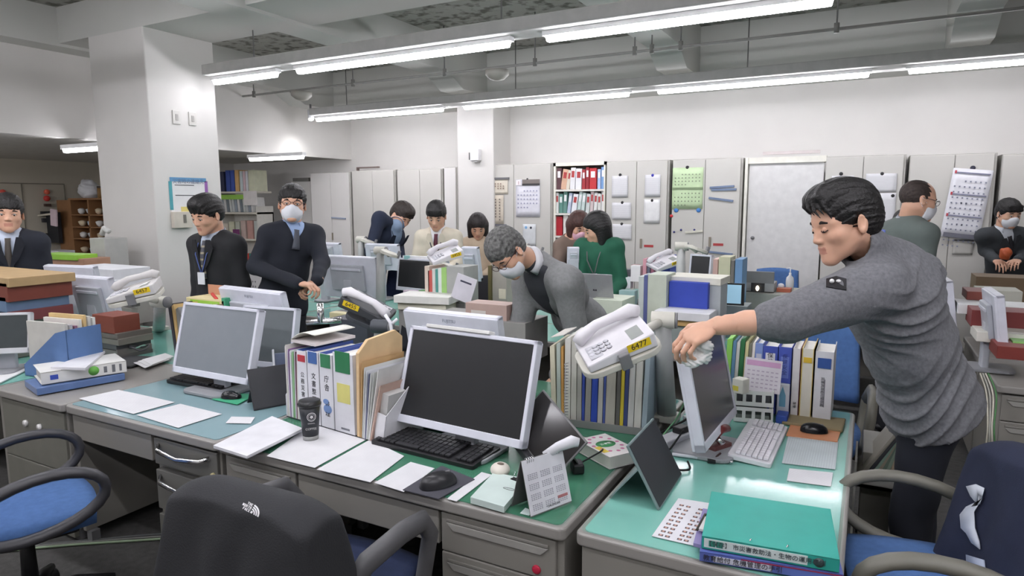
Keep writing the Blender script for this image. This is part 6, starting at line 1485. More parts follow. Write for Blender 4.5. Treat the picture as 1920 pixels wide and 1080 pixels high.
# blue folder and boxes right of the green woman
for k, (a_, b_, bt, tp, y_, col, l) in enumerate([(1196, 1206, 590, 518, 4.1, (196, 204, 200), 'pale leaning file left of the grey-green box file'), (1206, 1213, 590, 516, 4.1, (90, 100, 150), 'slate blue file left of the grey-green box file'), (1213, 1248, 592, 515, 4.1, (196, 204, 188), 'grey-green box file left of the royal blue folder'),
        (1253, 1326, 591, 529, 4.15, (52, 74, 178), 'royal blue folder with a black corner standing on the middle block'), (1328, 1350, 588, 528, 4.2, (176, 182, 184), 'grey-white box file right of the royal blue folder'),
        (1205, 1212, 510, 485, 5.5, (206, 150, 160), 'pink striped file by the raised phone'), (1213, 1219, 510, 484, 5.5, (110, 110, 130), 'slate striped file by the raised phone'), (1220, 1226, 510, 485, 5.5, (190, 120, 140), 'rose file by the raised phone'), (1226, 1256, 500, 480, 5.7, (60, 84, 180), 'blue tray of files behind the raised phone'),
        (1335, 1345, 530, 486, 5.3, (222, 186, 176), 'pink-cream file right of the grey-screened square monitor'), (1346, 1368, 532, 482, 5.25, (206, 204, 172), 'broad cream box file right of the grey-screened square monitor'), (1369, 1376, 532, 488, 5.25, (120, 116, 108), 'dark edged file right of the broad cream box file'), (1377, 1391, 532, 486, 5.2, (110, 150, 190), 'light blue file at the right end of the files'),
        (1360, 1375, 560, 533, 5.2, (150, 152, 148), 'grey support box under the cream box file')]):
    at_box('upright_file', a_, b_, bt, tp, y_, 0.22, K(*col), l, 'file')
P_ = [o for o in bpy.data.objects if o.get('label', '').startswith('royal blue folder')][0]
MB().bb(0.04, 0.115, -0.004, 0, 0.0, 0.085).build('black_corner', K(26, 26, 34), P_); MB().bb(0.065, 0.1, -0.006, -0.004, 0.0, 0.04).build('blue_patch', K(64, 96, 200), P_)
at_box('paper_stack', 1246, 1352, 530, 520, 4.2, 0.25, K(222, 220, 206), 'stack of papers bridging the blue folder and the box file', 'paper', rz=-0.05)
at_box('envelope_stack', 1224, 1325, 607, 596, 3.98, 0.2, K(206, 170, 110), 'tan envelope under white papers in front of the royal blue folder', 'envelope')
at_box('paper_stack', 1226, 1330, 597, 586, 3.96, 0.22, K(230, 230, 232), 'white papers lying on the tan envelope', 'paper')
at_box('support_box', 1224, 1330, 625, 606, 4.0, 0.2, K(150, 160, 156), 'pale base under the tan envelope', 'box', z=ZD)
mz = at(1370, 572, y=4.6).z
t = thing('tablet_computer', 'tablet with a pale blue screen right of the box files', 'tablet', (at(1370, 570, y=4.6).x, 4.6, mz), 0.1)
w_ = at(1394, 550, y=4.6).x-at(1345, 550, y=4.6).x; h_ = at(1370, 531, y=4.6).z-mz
MB().bb(-w_/2, w_/2, 0, 0.01, 0, h_).build('shell', DARK, t); MB().bb(-w_/2+0.012, w_/2-0.02, -0.002, 0, 0.012, h_-0.01).build('screen', M('screen_blue', (150, 190, 212), 0.3, emit=0.35), t)
at_box('support_box', 1340, 1400, 600, 573, 4.62, 0.2, K(130, 140, 140), 'low box under the pale blue tablet', 'box', z=ZD)
sheet([(1405, 590), (1395, 566), (1470, 560), (1500, 580)], 'white papers lying right of the pale blue tablet', PAPER, ZD+0.003, 0.012, None)
t = at_box('laptop', 1394, 1451, 530, 509, 5.6, 0.02, M('laptop_grey', (120, 122, 122), 0.4), 'grey laptop lid seen from behind near the gel bottle', 'laptop')
at_box('pale_case', 1394, 1451, 545, 530, 5.6, 0.2, K(150, 152, 152), 'pale base under the grey laptop lid', 'box', z=None)
t = thing('desk_lamp', 'small lit lamp below the grey laptop lid', 'lamp', at(1421, 542, y=5.5)); MB().bb(-0.05, 0.05, -0.02, 0.0, -0.02, 0.05).build('hood', DARK, t); MB().sphere((0, -0.03, 0.01), (0.012, 0.01, 0.02)).build('bulb', M('lamp_glow', (255, 240, 210), 0.4, emit=6), t)
b = at(1480, 545, y=5.9); t = thing('gel_bottle', 'clear pump bottle of hand gel near the far desk', 'bottle', b)
MB().lathe([(0.03, -0.03), (0.032, 0.08), (0.028, 0.11), (0.01, 0.13), (0.01, 0.15)], 16).build('bottle_body', K(216, 220, 222, 0.2), t); MB().cyl((0, 0, 0.15), (0, 0, 0.19), 0.005).cyl((0, 0, 0.19), (-0.03, 0, 0.185), 0.006).build('pump', WHITE, t)
at_box('tissue_box', 1455, 1482, 556, 541, 5.7, 0.1, K(176, 96, 70), 'small red-brown box in front of the gel bottle', 'box'); at_box('tissue_ball', 1457, 1470, 542, 532, 5.75, 0.05, WHITE, 'white crumpled tissue left of the gel bottle', 'tissue', bev=0.02)
at_box('low_shelf', 1390, 1560, 580, 553, 5.55, 0.5, K(156, 158, 150), 'grey counter carrying the grey laptop and the gel bottle', 'counter', z=ZD-0.02)
for k, (a_, b_, bt, tp, y_, col, l) in enumerate([(1165, 1180, 520, 505, 5.6, (140, 140, 146), 'grey block right of the woman in green'), (1160, 1182, 540, 520, 5.5, (220, 224, 226), 'white box right of the woman in green'), (1182, 1200, 528, 498, 5.5, (230, 228, 228), 'white paper cone-like bag by the pink striped files'), (1183, 1196, 505, 497, 5.55, (150, 50, 60), 'dark red pouch above the white bag'), (1160, 1190, 570, 545, 5.2, (150, 176, 176), 'pale teal case under the white box')]):
    at_box('small_box', a_, b_, bt, tp, y_, 0.08, K(*col), l, 'box')
mon_back(1065, 1083, 462, 500, 5.4, 'white monitor back beside the woman with the pink mask', 0.5)
# ================================================================ right photo edge
def side_mon(px, pyt, pyb, y, label):
    b = at(px, pyb, y=y); zt = at(px, pyt, y=y).z
    return monitor(label, (b.x, y, b.z), math.pi/2-0.55, 8, 0.44, zt-b.z, SCREEN)
monitor('white monitor seen nearly edge-on behind the leaning man, left of two', (at(1786, 560, y=4.95).x, 4.95, ZD+0.15), math.radians(93), 8, 0.42, 0.30, SCREEN)
monitor('white monitor seen nearly edge-on at the right edge, right of two', (at(1882, 612, y=4.35).x, 4.4, ZD+0.15), math.radians(91), 8, 0.40, 0.29, SCREEN)
for k, (a_, b_, bt, tp, y_, col, l) in enumerate([(1812, 1850, 562, 547, 4.9, (120, 58, 48), 'red-brown tray between the two edge-on monitors'), (1832, 1915, 580, 545, 5.3, (190, 190, 178), 'pale grey stack of files under the seated man'), (1795, 1950, 588, 574, 4.7, (228, 230, 230), 'long white stack of papers behind the right monitor'), (1820, 1960, 612, 585, 4.5, (126, 52, 50), 'wide dark red tray behind the right monitor'), (1868, 1960, 672, 652, 4.08, (130, 54, 46), 'brick-red tray at the front of the right desk'), (1898, 1960, 652, 642, 4.2, (140, 196, 110), 'light green folder in the brick-red tray'), (1830, 1960, 640, 626, 4.3, (222, 220, 210), 'cream papers in front of the right monitor')]):
    at_box('document_tray', a_, b_, bt, tp, y_, 0.25, K(*col), l, 'tray')
tag(MB().bb(-0.25, 0.25, 0, 0.3, 0, 0.4).build('carton_box', K(110, 90, 66), loc=(at(1905, 540, y=6.1).x, 6.1, 0.65)), 'brown carton at the right edge below the seated man', 'box')
for k in range(4): cord([at(1838+k*5, 700, y=4.02), at(1850+k*6, 740, y=3.95), at(1852+k*4, 800, y=3.8), at(1848+k*6, 840, y=3.8)], 0.004, K(*[(190, 186, 170), (170, 170, 160), (206, 200, 186), (80, 130, 80)][k]), '%s cable hanging from the right desk' % ['cream', 'grey', 'ivory', 'green'][k])
tag(MB().lathe([(0.10, 0), (0.13, 0.28)], 20).build('waste_bin', K(150, 180, 40), loc=(0.2, 2.5, 0)), 'lime green bin behind the arm of the blue chair', 'bin')
at_box('pc_tower', 1610, 1668, 960, 850, 2.95, 0.3, K(140, 138, 130), 'grey computer tower standing behind the end desk', 'computer', z=0.25)
# ================================================================ people
SKIN = M('skin', (214, 168, 142), 0.5, var=0.03, vs=20)
SKIN.node_tree.nodes['Principled BSDF'].inputs['Subsurface Weight'].default_value = 0.08
SKIN.node_tree.nodes['Principled BSDF'].inputs['Subsurface Radius'].default_value = (0.02, 0.008, 0.005)
LIP = M('lips', (194, 138, 120), 0.5)
HAIRB = M('hair_black', (24, 22, 22), 0.5, var=0.2, vs=40, bump=0.5, bs=120)
MASKM = M('mask_white', (222, 224, 230), 0.85)
def frame(f, up):
    f = V(f).normalized(); up = V(up); l = up.cross(f).normalized(); u = f.cross(l)
    return Matrix((f, l, u)).transposed()      # columns: forward, left, up
def head_sd(H, R, s, res, neck, ears=True, open_mouth=False, fem=False):
    Rn = np.array(R); Hn = np.array(H)
    def L(x, y, z): return Hn+Rn@np.array([x, y, z])*s
    g = SD(Hn-0.19*s-0.03, Hn+0.19*s+0.03, res)
    def cap(a, b, ra, rb=None, k=0.01, mode='u'): g.cap(L(*a), L(*b), ra*s, (ra if rb is None else rb)*s, k*s, mode)
    def ell(c, r, k=0.012, mode='u', Q=None):
        g.ell(L(*c), np.array(r)*s, Rn if Q is None else Rn@Q, k*s, mode)
    ell((-0.012, 0, 0.035), (0.097, 0.076, 0.083))
    ell((0.028, 0, -0.025), (0.062, 0.060, 0.082), 0.03)
    for y in (-1, 1):
        cap((0.0, y*0.052, -0.05), (0.068, y*0.014, -0.098), 0.020, 0.015, 0.03)
        cap((0.068, y*0.012, 0.018), (0.060, y*0.045, 0.012), 0.016, 0.014, 0.018)
        ell((0.052, y*0.042, -0.028), (0.026, 0.022, 0.022), 0.02)
    ell((0.070, 0, -0.1), (0.018, 0.020, 0.016), 0.02)
    ell((0.066, 0, -0.066), (0.022, 0.028, 0.026), 0.02)
    for y in (-1, 1): ell((0.093, y*0.030, -0.003), (0.012, 0.017, 0.010), 0.012, 's')
    for y in (-1, 1): ell((0.069, y*0.031, -0.004), (0.0155, 0.017, 0.014), 0.003)
    cap((0.080, 0, 0.006), (0.098, 0, -0.034), 0.0075, 0.0105, 0.012)
    for y in (-1, 1): ell((0.090, y*0.012, -0.038), (0.011, 0.008, 0.008), 0.006)
    ell((0.085, 0, -0.0605), (0.009, 0.023, 0.0055), 0.005); ell((0.083, 0, -0.074), (0.0095, 0.020, 0.006), 0.005)
    cap((0.095, -0.02, -0.0672), (0.095, 0.02, -0.0672), 0.003, None, 0.002, 's')
    if ears:
        for y in (-1, 1):
            Q = np.array(eul(0, -14, y*18))
            ell((-0.010, y*0.080, -0.012), (0.020, 0.008, 0.032), 0.006, 'u', Q)
            ell((-0.004, y*0.087, -0.008), (0.010, 0.006, 0.020), 0.004, 's', Q)
    nb = np.array(neck)
    g.cap(L(-0.028, 0, -0.05), L(-0.028, 0, -0.05)+(nb-L(-0.028, 0, -0.05))*0.75, 0.056*s, 0.058*s, 0.02*s)
    return g, L, Rn
def hair_sd(L, Rn, s, res, style, H):
    Hn = np.array(H); ext = {'short': 0.17, 'bob': 0.26, 'long': 0.36}[style if style in ('bob', 'long') else 'short']
    g = SD(Hn-ext*s, Hn+ext*s*0.95, res)
    def ell(c, r, k=0.012, mode='u', Q=None): g.ell(L(*c), np.array(r)*s, Rn if Q is None else Rn@Q, k*s, mode)
    def cap(a, b, ra, rb=None, k=0.01, mode='u'): g.cap(L(*a), L(*b), ra*s, (ra if rb is None else rb)*s, k*s, mode)
    if style == 'receding':
        ell((-0.020, 0, 0.032), (0.094, 0.081, 0.088))
        ell((0.085, 0, 0.075), (0.075, 0.06, 0.08), 0.01, 's'); ell((0.085, 0, -0.03), (0.075, 0.095, 0.09), 0.01, 's')
    elif style in ('bob', 'long'):
        ell((-0.016, 0, 0.038), (0.107, 0.092, 0.096))
        dz = -0.115 if style == 'bob' else -0.23
        for y in (-1, 1):
            cap((-0.015, y*0.066, 0.0), (0.012, y*0.072, dz), 0.042, 0.028, 0.03)
            cap((-0.05, y*0.045, 0.0), (-0.05, y*0.045, dz), 0.055, 0.035, 0.03)
        cap((-0.06, 0, 0.0), (-0.06, 0, dz), 0.055, 0.04, 0.03)
        ell((0.108, 0, -0.045), (0.075, 0.056, 0.085), 0.012, 's')
    else:
        ell((-0.014, 0, 0.042), (0.106, 0.087, 0.092))
        ell((-0.045, 0, 0.0), (0.07, 0.082, 0.075), 0.02)
        for y in (-1, 1): cap((0.01, y*0.074, 0.03), (0.006, y*0.077, -0.012), 0.012, 0.007, 0.012)
        if style in ('full', 'swept'):
            ell((0.02, 0, 0.085), (0.085, 0.07, 0.05), 0.02); 
        fz = {'fringe': -0.055, 'swept': -0.012}.get(style, -0.042)
        ell((0.110, 0, fz), (0.082, 0.070 if style != 'swept' else 0.078, 0.085), 0.010, 's')
        ell((0.06, 0, -0.07), (0.085, 0.12, 0.075), 0.012, 's')
        for y in (-1, 1): ell((0.0, y*0.09, -0.018), (0.022, 0.022, 0.034), 0.006, 's')
        if style in ('full', 'fringe'):
            for q in range(5):
                y = (q-2)*0.024
                cap((0.065, y, 0.075), (0.092-abs(y)*0.35, y*1.1+0.008, 0.035+0.006*(q % 2)), 0.015, 0.006, 0.012)
    Hn2 = Hn; Ri = Rn
    def nz(X):
        p = (X-Hn2)@Ri/s
        a = np.arctan2(p[..., 1], p[..., 2]+0.04)
        return (0.0014*np.sin(a*34+2.2*np.sin(22*p[..., 0]))+0.0011*np.sin(a*61+14*p[..., 0]))*s
    g.noise(nz)
    if style == 'swept':
        for y, x1, z1, dy in ((0.035, 0.088, 0.045, 0.02), (0.02, 0.098, 0.040, 0.03), (0.0, 0.103, 0.05, 0.03), (-0.02, 0.102, 0.055, 0.02), (0.048, 0.070, 0.03, 0.012)):
            g.cap(L(0.05, y*0.6, 0.118), L(0.088, y, 0.098), 0.012*s, 0.008*s, 0.01*s).cap(L(0.088, y, 0.098), L(x1+0.004, y+dy*0.5, z1+0.022), 0.008*s, 0.005*s, 0.006*s).cap(L(x1+0.004, y+dy*0.5, z1+0.022), L(x1-0.004, y+dy, z1-0.006), 0.005*s, 0.002*s, 0.004*s)
    return g
def hand_sd(W, d, n, s, res, curl=0.5, left=True, spread=0.12, thumb=0.6):
    """wrist W, finger direction d, back-of-hand normal n"""
    d = V(d).normalized(); n = V(n); n = (n-d*n.dot(d)).normalized(); side = d.cross(n).normalized()*(1 if left else -1)  # toward the thumb
    W = V(W); g = SD(np.array(W)-0.21*s, np.array(W)+0.21*s, res)
    A = lambda v: np.array(v)
    palm = W+d*0.05*s
    Rm = np.array(Matrix((d, side, n)).transposed())
    g.cap(A(W-d*0.018*s), A(W+d*0.01*s), 0.025*s, 0.024*s, 0.01)
    g.ell(A(palm), (0.050*s, 0.040*s, 0.017*s), Rm, 0.012)
    lens = [(0.030, 0.045, 0.026, 0.022, 0.0088), (0.010, 0.050, 0.030, 0.024, 0.0092), (-0.011, 0.046, 0.028, 0.023, 0.0088), (-0.030, 0.036, 0.021, 0.020, 0.0078)]
    for i, (off, l1, l2, l3, r) in enumerate(lens):
        base = W+d*(0.088-abs(off+(-0.01))*0.25)*s+side*off*s
        g.cap(A(W+d*0.03*s+side*off*0.6*s), A(base), 0.012*s, 0.0105*s, 0.006)
        dd = (d+side*(off*spread*12)).normalized(); p = base; ang = 0
        for k, l in enumerate((l1, l2, l3)):
            ang += curl*(0.55, 0.8, 0.55)[k]*(1+0.08*i)
            v = dd*math.cos(ang)-n*math.sin(ang); q = p+v*l*s
            g.cap(A(p), A(q), r*s*(1, 0.93, 0.86)[k], r*s*(0.95, 0.86, 0.78)[k], 0.003); p = q
    t0 = W+d*0.025*s+side*0.022*s; t1 = t0+(d*0.6+side*0.8-n*thumb*0.4).normalized()*0.042*s
    t2 = t1+(d*0.85+side*0.3-n*thumb).normalized()*0.032*s; t3 = t2+(d*0.8-side*0.05-n*thumb*1.2).normalized()*0.026*s
    g.cap(A(t0), A(t1), 0.016*s, 0.012*s, 0.008).cap(A(t1), A(t2), 0.0115*s, 0.0105*s, 0.003).cap(A(t2), A(t3), 0.0105*s, 0.0085*s, 0.003)
    return g
def fold(X, amp, f=(17, 13, 21), ph=0.0):
    x, y, z = X[..., 0], X[..., 1], X[..., 2]
    return amp*(np.sin(f[0]*x+3*np.sin(f[1]*z+ph)+ph)*np.sin(f[2]*z+2.5*np.sin(f[0]*y))+0.5*np.sin(2.1*f[1]*(x+z)+3*np.sin(9*y+ph)))
def person(label, J, hd, hs=1.0, hair='short', hairm=None, top=(60, 60, 66), topm=None, pants=(34, 34, 40), shirt=None, vneck=None, tie=None, mask=None, glasses=False, lanyard=None, skin=None,
           w=1.0, depth=1.0, res=0.012, hres=0.0055, cuffs=True, hands='LR', curl=0.6, hem=0.02, foldamp=0.003, collar=None, arm_r=1.0, handres=0.005, handn=None, handd=None, lapel=None, badge=True, sleeve_cut=None, bandana=None, topname='jacket', extra=None, collarcol=None, down=False, trim=0.13, foldfn=None):
    J = {k: V(v) for k, v in J.items()}
    sk = skin or SKIN
    up = (J['neck']-J['pelvis']).normalized(); lf = (J['shL']-J['shR']); lf = (lf-up*lf.dot(up)).normalized(); fw = lf.cross(up).normalized()
    base = V((J['pelvis'].x, J['pelvis'].y, 0))
    t = thing('person', label, 'person', base); o3 = np.array(base)
    TR = np.array(Matrix((fw, lf, up)).transposed()); A = lambda v: np.array(v)
    H = J['head']; R = frame(hd[0], hd[1]); 
    g, L, Rn = head_sd(H, R, hs, hres, J['neck'])
    tl = (J['neck']-J['pelvis']).length; T_ = lambda f_, a=0, b=0: J['pelvis']+up*tl*f_+fw*a+lf*b
    def torso(g, inf, arms=True, low=True, cut=1.0):
        g.ell(A(T_(0.74, 0.0)), (0.112*depth+inf, 0.165*w+inf, 0.20), TR, 0.03)
        g.ell(A(T_(0.42, 0.0)), (0.108*depth+inf, 0.150*w+inf, 0.20), TR, 0.04)
        if low: g.ell(A(T_(0.10, 0.0)), (0.112*depth+inf, 0.162*w+inf, 0.17), TR, 0.04)
        g.cap(A(J['shL']), A(J['shR']), 0.052*w+inf, None, 0.05)
        for s_ in 'LR': g.cap(A(J['sh'+s_]), A(T_(0.98, -0.01)), 0.05*w+inf, 0.05+inf*0.6, 0.04)
        if arms:
            for s_ in 'LR':
                a, b, c = J['sh'+s_], J['el'+s_], J['wr'+s_]
                ar = arm_r
                g.cap(A(a), A(b), 0.054*w*ar+inf, 0.042*ar+inf, 0.035)
                e = c if cut == 1.0 else b+(c-b)*cut
                g.cap(A(b), A(e), 0.042*ar+inf, (0.032 if cut == 1.0 else 0.038)*ar+inf*0.8, 0.02)
        return g
    pts = [J[k] for k in J]; lo = np.min([A(p) for p in pts], 0)-0.22; hi = np.max([A(p) for p in pts], 0)+0.22; lof = lo.copy(); lof[2] = -0.02; lof[:2] -= 0.03
    # the body: one surface
    gb = SD(lof, hi, 0.02); torso(gb, -0.012, True)
    legs = []
    for s_, sg in (('L', 1), ('R', -1)):
        hp = T_(0.02, 0, sg*0.085*w); an = base+V((lf.x, lf.y, 0))*sg*0.10+V((0, 0, 0.09)); kn = (hp+an)/2+V((fw.x, fw.y, 0))*0.03
        if 'knL' in J: kn = J['kn'+s_]; an = J['an'+s_]
        legs.append((hp, kn, an)); gb.cap(A(hp), A(kn), 0.07, 0.05, 0.03).cap(A(kn), A(an), 0.048, 0.035, 0.02)
    hsds = []
    for s_ in hands:
        dd = (J['wr'+s_]-J['el'+s_]).normalized()
        if handd and s_ in handd: dd = V(handd[s_])
        nn = (handn or {}).get(s_, V((0, 0, 1)))
        hsds.append(hand_sd(J['wr'+s_], dd, nn, hs*0.98, handres, curl, s_ == 'L'))
    fore = []
    if sleeve_cut:
        for s_ in 'LR':
            a = SD(np.minimum(A(J['el'+s_]), A(J['wr'+s_]))-0.08, np.maximum(A(J['el'+s_]), A(J['wr'+s_]))+0.08, 0.006)
            a.cap(A(J['el'+s_]), A(J['el'+s_]*0.45+J['wr'+s_]*0.55), 0.040, 0.036, 0.01).cap(A(J['el'+s_]*0.45+J['wr'+s_]*0.55), A(J['wr'+s_]), 0.036, 0.025, 0.02); fore.append(a)
    Ln = (np.array(Rn), np.array(H))
    def mf(c):
        p = (c-Ln[1])@Ln[0]/hs
        m = (p[:, 0] > 0.078) & (np.abs(p[:, 1]) < 0.021) & (p[:, 2] < -0.0575) & (p[:, 2] > -0.0785)
        return m.astype(int)
    sdmesh('body', [g, gb]+hsds+fore, [sk, LIP], t, mf, o3, 2)
    # eyes, brows
    if hres < 0.0095:
        def hp_(x, y, z): return V(L(x, y, z))-base
        for y in (-1, 1):
            e = MB().sphere(hp_(0.0725, y*0.031, -0.005), 0.0128*hs, 14, 10).build('eye', M('eye_white', (206, 200, 196), 0.25), t)
            MB().sphere(hp_(0.0835, y*0.031, -0.009), 0.0045*hs, 10, 8).build('iris', M('iris_dark', (34, 24, 20), 0.2), e)
            if down: MB().grid(lambda u, v: hp_(0.0725+0.0138*math.cos(math.radians(-38+u*120))*math.sin(math.pi*(0.08+0.84*v)), y*0.031+0.0138*math.cos(math.pi*(0.08+0.84*v)), -0.005+0.0138*math.sin(math.radians(-38+u*120))*math.sin(math.pi*(0.08+0.84*v))), 10, 10).build('upper_lid', sk, t)
            MB().tube([hp_(0.0845, y*0.017, -0.006), hp_(0.0865 if down else 0.0880, y*0.025, -0.0115 if down else -0.0015), hp_(0.0862 if down else 0.0875, y*0.034, -0.0115 if down else -0.0015), hp_(0.079, y*0.046, -0.006)], 0.0013*hs, 6).build('eyelid', M('lash_dark', (36, 26, 24), 0.7), t)
            MB().tube([hp_(0.086, y*0.014, 0.016), hp_(0.0865, y*0.03, 0.020), hp_(0.076, y*0.049, 0.015)], [0.002*hs, 0.003*hs, 0.0015*hs], 8, flat=1.6).build('eyebrow', M('brow_dark', (42, 34, 30), 0.9), t)
    if hair:
        gh = hair_sd(L, Rn, hs, hres*1.0, hair, H); sdmesh('hair', [gh], hairm or HAIRB, t, None, o3, 1)
    if mask:
        gm = SD(A(H)-0.17*hs, A(H)+0.17*hs, hres*0.9)
        gm.ell(L(0.034, 0, -0.058), np.array((0.070, 0.066, 0.068))*hs, Rn, 0.01)
        gm.ell(L(0.086, 0, -0.034), np.array((0.022, 0.022, 0.026))*hs, Rn, 0.03*hs)
        Hn_ = A(H)
        gm.fnc(A(H)-0.17*hs, A(H)+0.17*hs, lambda X: ((X-Hn_)@Rn)[..., 0]-0.024*hs, 0.004, 's')
        gm.fnc(A(H)-0.17*hs, A(H)+0.17*hs, lambda X: (-0.020*hs+0.010*hs*np.exp(-(((X-Hn_)@Rn)[..., 1]/(0.02*hs))**2))-((X-Hn_)@Rn)[..., 2], 0.004, 's')
        sdmesh('face_mask', [gm], K(*mask) if mask is not True else MASKM, t, None, o3, 1)
        for y in (-1, 1):
            MB().tube([V(L(0.03, y*0.06, -0.03))-base, V(L(0.0, y*0.079, -0.005))-base, V(L(-0.018, y*0.084, 0.0))-base], 0.0014*hs, 5).tube([V(L(0.03, y*0.055, -0.085))-base, V(L(0.0, y*0.072, -0.05))-base, V(L(-0.02, y*0.084, -0.03))-base], 0.0014*hs, 5).build('ear_loop', MASKM, t)
    if glasses:
        m = MB()
        for y in (-1, 1):
            cc = [(0.098-0.10*abs(q[0]*0.2), y*0.032+q[0], -0.002+q[1]) for q in [(0.0235*math.cos(k*math.pi/9), 0.016*math.sin(k*math.pi/9)) for k in range(18)]]
            m.tube([V(L(*c))-base for c in cc], 0.0016*hs, 6, close=True)
            m.tube([V(L(0.093, y*0.056, 0.002))-base, V(L(0.04, y*0.076, 0.004))-base, V(L(-0.01, y*0.083, 0.002))-base], 0.0016*hs, 6)
        m.tube([V(L(0.099, -0.009, 0.001))-base, V(L(0.103, 0, 0.003))-base, V(L(0.099, 0.009, 0.001))-base], 0.0016*hs, 6)
        m.build('glasses', K(*(glasses if isinstance(glasses, tuple) else (40, 34, 34)), 0.3), t)
    # shirt under the outer garment
    inf = 0.014
    if shirt:
        gs = SD(lo, hi, res); torso(gs, 0.002, False, False)
        gs.cap(A(T_(0.96, -0.0)), A(T_(1.0, 0.0))+A(J['neck']-T_(1.0))*0, 0.062, 0.058, 0.02)
        gs.cap(A(J['neck']), A(J['neck']+(V(L(-0.028, 0, -0.08))-J['neck'])*0.35), 0.060*hs, 0.058*hs, 0.01)
        sdmesh('shirt', [gs], K(*shirt, 0.8), t, None, o3, 2)
    gt = SD(lo, hi, res); torso(gt, inf, True, True, sleeve_cut or 1.0)
    if hem: gt.ell(A(T_(-0.06, 0)), (0.118*depth+inf, 0.170*w+inf, 0.13), TR, 0.04)
    ncc = A(T_(1.0)); 
    if collar:
        gt.cap(A(T_(0.97, -0.005)), A(J['neck']+(V(L(-0.028, 0, -0.08))-J['neck'])*0.85), 0.078, 0.070*hs, 0.02)
        gt.cap(A(T_(0.99, 0.0)), A(J['neck']+(V(L(-0.02, 0, -0.08))-J['neck'])*1.9), 0.050, 0.0605*hs, 0.004, 's')
    else:
        gt.cap(A(T_(0.97, 0.02)), A(J['neck']+(J['neck']-J['pelvis']).normalized()*0.25), 0.060, 0.075, 0.01, 's')
    if vneck:
        depthv, wid = vneck
        z0 = tl*(1-depthv); pel = A(J['pelvis'])
        def vf(X):
            p = (X-pel)@TR
            return np.maximum(np.maximum(np.abs(p[..., 1])-np.clip((p[..., 2]-z0), -1, 1)*wid, -(p[..., 0]-0.02)), z0-p[..., 2])*0.8
        gt.fnc(A(T_(0.75))-0.42, A(T_(0.75))+0.42, vf, 0.006, 's')
    if foldamp: gt.noise(lambda X: fold(X-o3, foldamp))
    if foldfn: gt.noise(lambda X: foldfn((X-A(J['pelvis']))@TR))
    gt.plane(T_(-trim if hem else 0.0), up)
    mt = topm or K(*top, 0.9)
    tg = sdmesh(topname, [gt], mt, t, None, o3, 1 if foldfn else 2)
    if lapel:
        m = MB(); dv, wid = vneck; z0 = tl*(1-dv)
        for y in (-1, 1):
            def q(zz, oo): 
                yy = wid*(zz-z0)+oo; xx = 0.128*depth*math.sqrt(max(0.02, 1-(yy/(0.2*w))**2))+0.016
                return T_(zz/tl, xx, y*yy)-base
            zz = [z0, z0+(tl-z0)*0.35, z0+(tl-z0)*0.72, tl*0.98]
            P_ = []
            for k, z_ in enumerate(zz): P_.append((q(z_, -0.002), q(z_, (0.006, 0.045, 0.06, 0.03)[k])))
            vs = [p for a in P_ for p in a]; m.add(vs, [(0, 1, 3, 2), (2, 3, 5, 4), (4, 5, 7, 6)])
        m.build('lapel', K(*lapel, 0.9), t, solid=0.006)
    cc_ = collarcol or (shirt if (shirt and vneck) else None)
    if cc_:
        hd_ = (V(L(-0.028, 0, -0.08))-J['neck']); ax = hd_.normalized() if hd_.length > 0.01 else up; s1 = ax.cross(fw).normalized(); s2 = s1.cross(ax)
        cen = J['neck']+hd_*0.30-base; m = MB(); vs = []
        for k in range(25):
            a = math.radians(25+310*k/24); d_ = s2*math.cos(a)+s1*math.sin(a); dz = 0.010*math.cos(a)
            vs += [cen+d_*0.062*hs+ax*(0.022-dz), cen+d_*0.074*hs+ax*(-0.022-dz*1.6)]
        m.add(vs, [(2*k, 2*k+1, 2*k+3, 2*k+2) for k in range(24)], 0, True).build('shirt_collar', K(*cc_, 0.8), t, solid=0.004)
    if tie:
        m = MB(); dv = (vneck or (0.4, 0.3))[0]; n = 8; vs = []
        for k in range(n+1):
            f = 0.965-(dv+0.03)*k/n; ww = 0.014+0.014*(k/n) if k > 0 else 0.018
            xx = 0.114*depth*(0.78+0.3*math.sin(min(1, (0.98-f)*4)*1.57))+0.012
            vs += [T_(f, xx, -ww)-base, T_(f, xx+0.008, 0)-base, T_(f, xx, ww)-base]
        m.add(vs, [(3*k+j, 3*k+j+1, 3*k+j+4, 3*k+j+3) for k in range(n) for j in (0, 1)], 0, True)
        m.build('necktie', tie if not isinstance(tie, tuple) else K(*tie, 0.7), t, solid=0.006)
    if lanyard:
        m = MB()
        for y in (-1, 1):
            P_ = [T_(1.0, 0.0, y*0.07)-base, T_(0.93, 0.10*depth, y*0.065)-base, T_(0.78, 0.135*depth+0.012, y*0.05)-base, T_(0.60, 0.135*depth+0.016, y*0.02)-base, T_(0.5, 0.135*depth+0.016, 0)-base]
            m.tube(P_, 0.005, 6, flat=0.4)
        m.build('lanyard', K(*lanyard, 0.6), t)
        if badge:
            c = T_(0.44, 0.135*depth+0.022, 0)-base
            MB().box((0, 0, 0), (0.004, 0.062, 0.085), R=Matrix((fw, lf, up)).transposed(), T=c).build('name_badge', K(224, 226, 230, 0.3), t)
    # trousers
    hip_ = hi.copy(); hip_[2] = J['pelvis'].z+0.35; gp = SD(lof, hip_, 0.014)
    gp.ell(A(T_(0.04)), (0.118*depth, 0.165*w, 0.14), TR, 0.03)
    for hp, kn, an in legs: gp.cap(A(hp), A(kn), 0.088, 0.066, 0.04).cap(A(kn), A(an-V((0, 0, 0.03))), 0.066, 0.058, 0.02)
    gp.noise(lambda X: fold(X-o3, 0.003, (9, 15, 11)))
    sdmesh('trousers', [gp], K(*pants, 0.9), t, None, o3, 2)
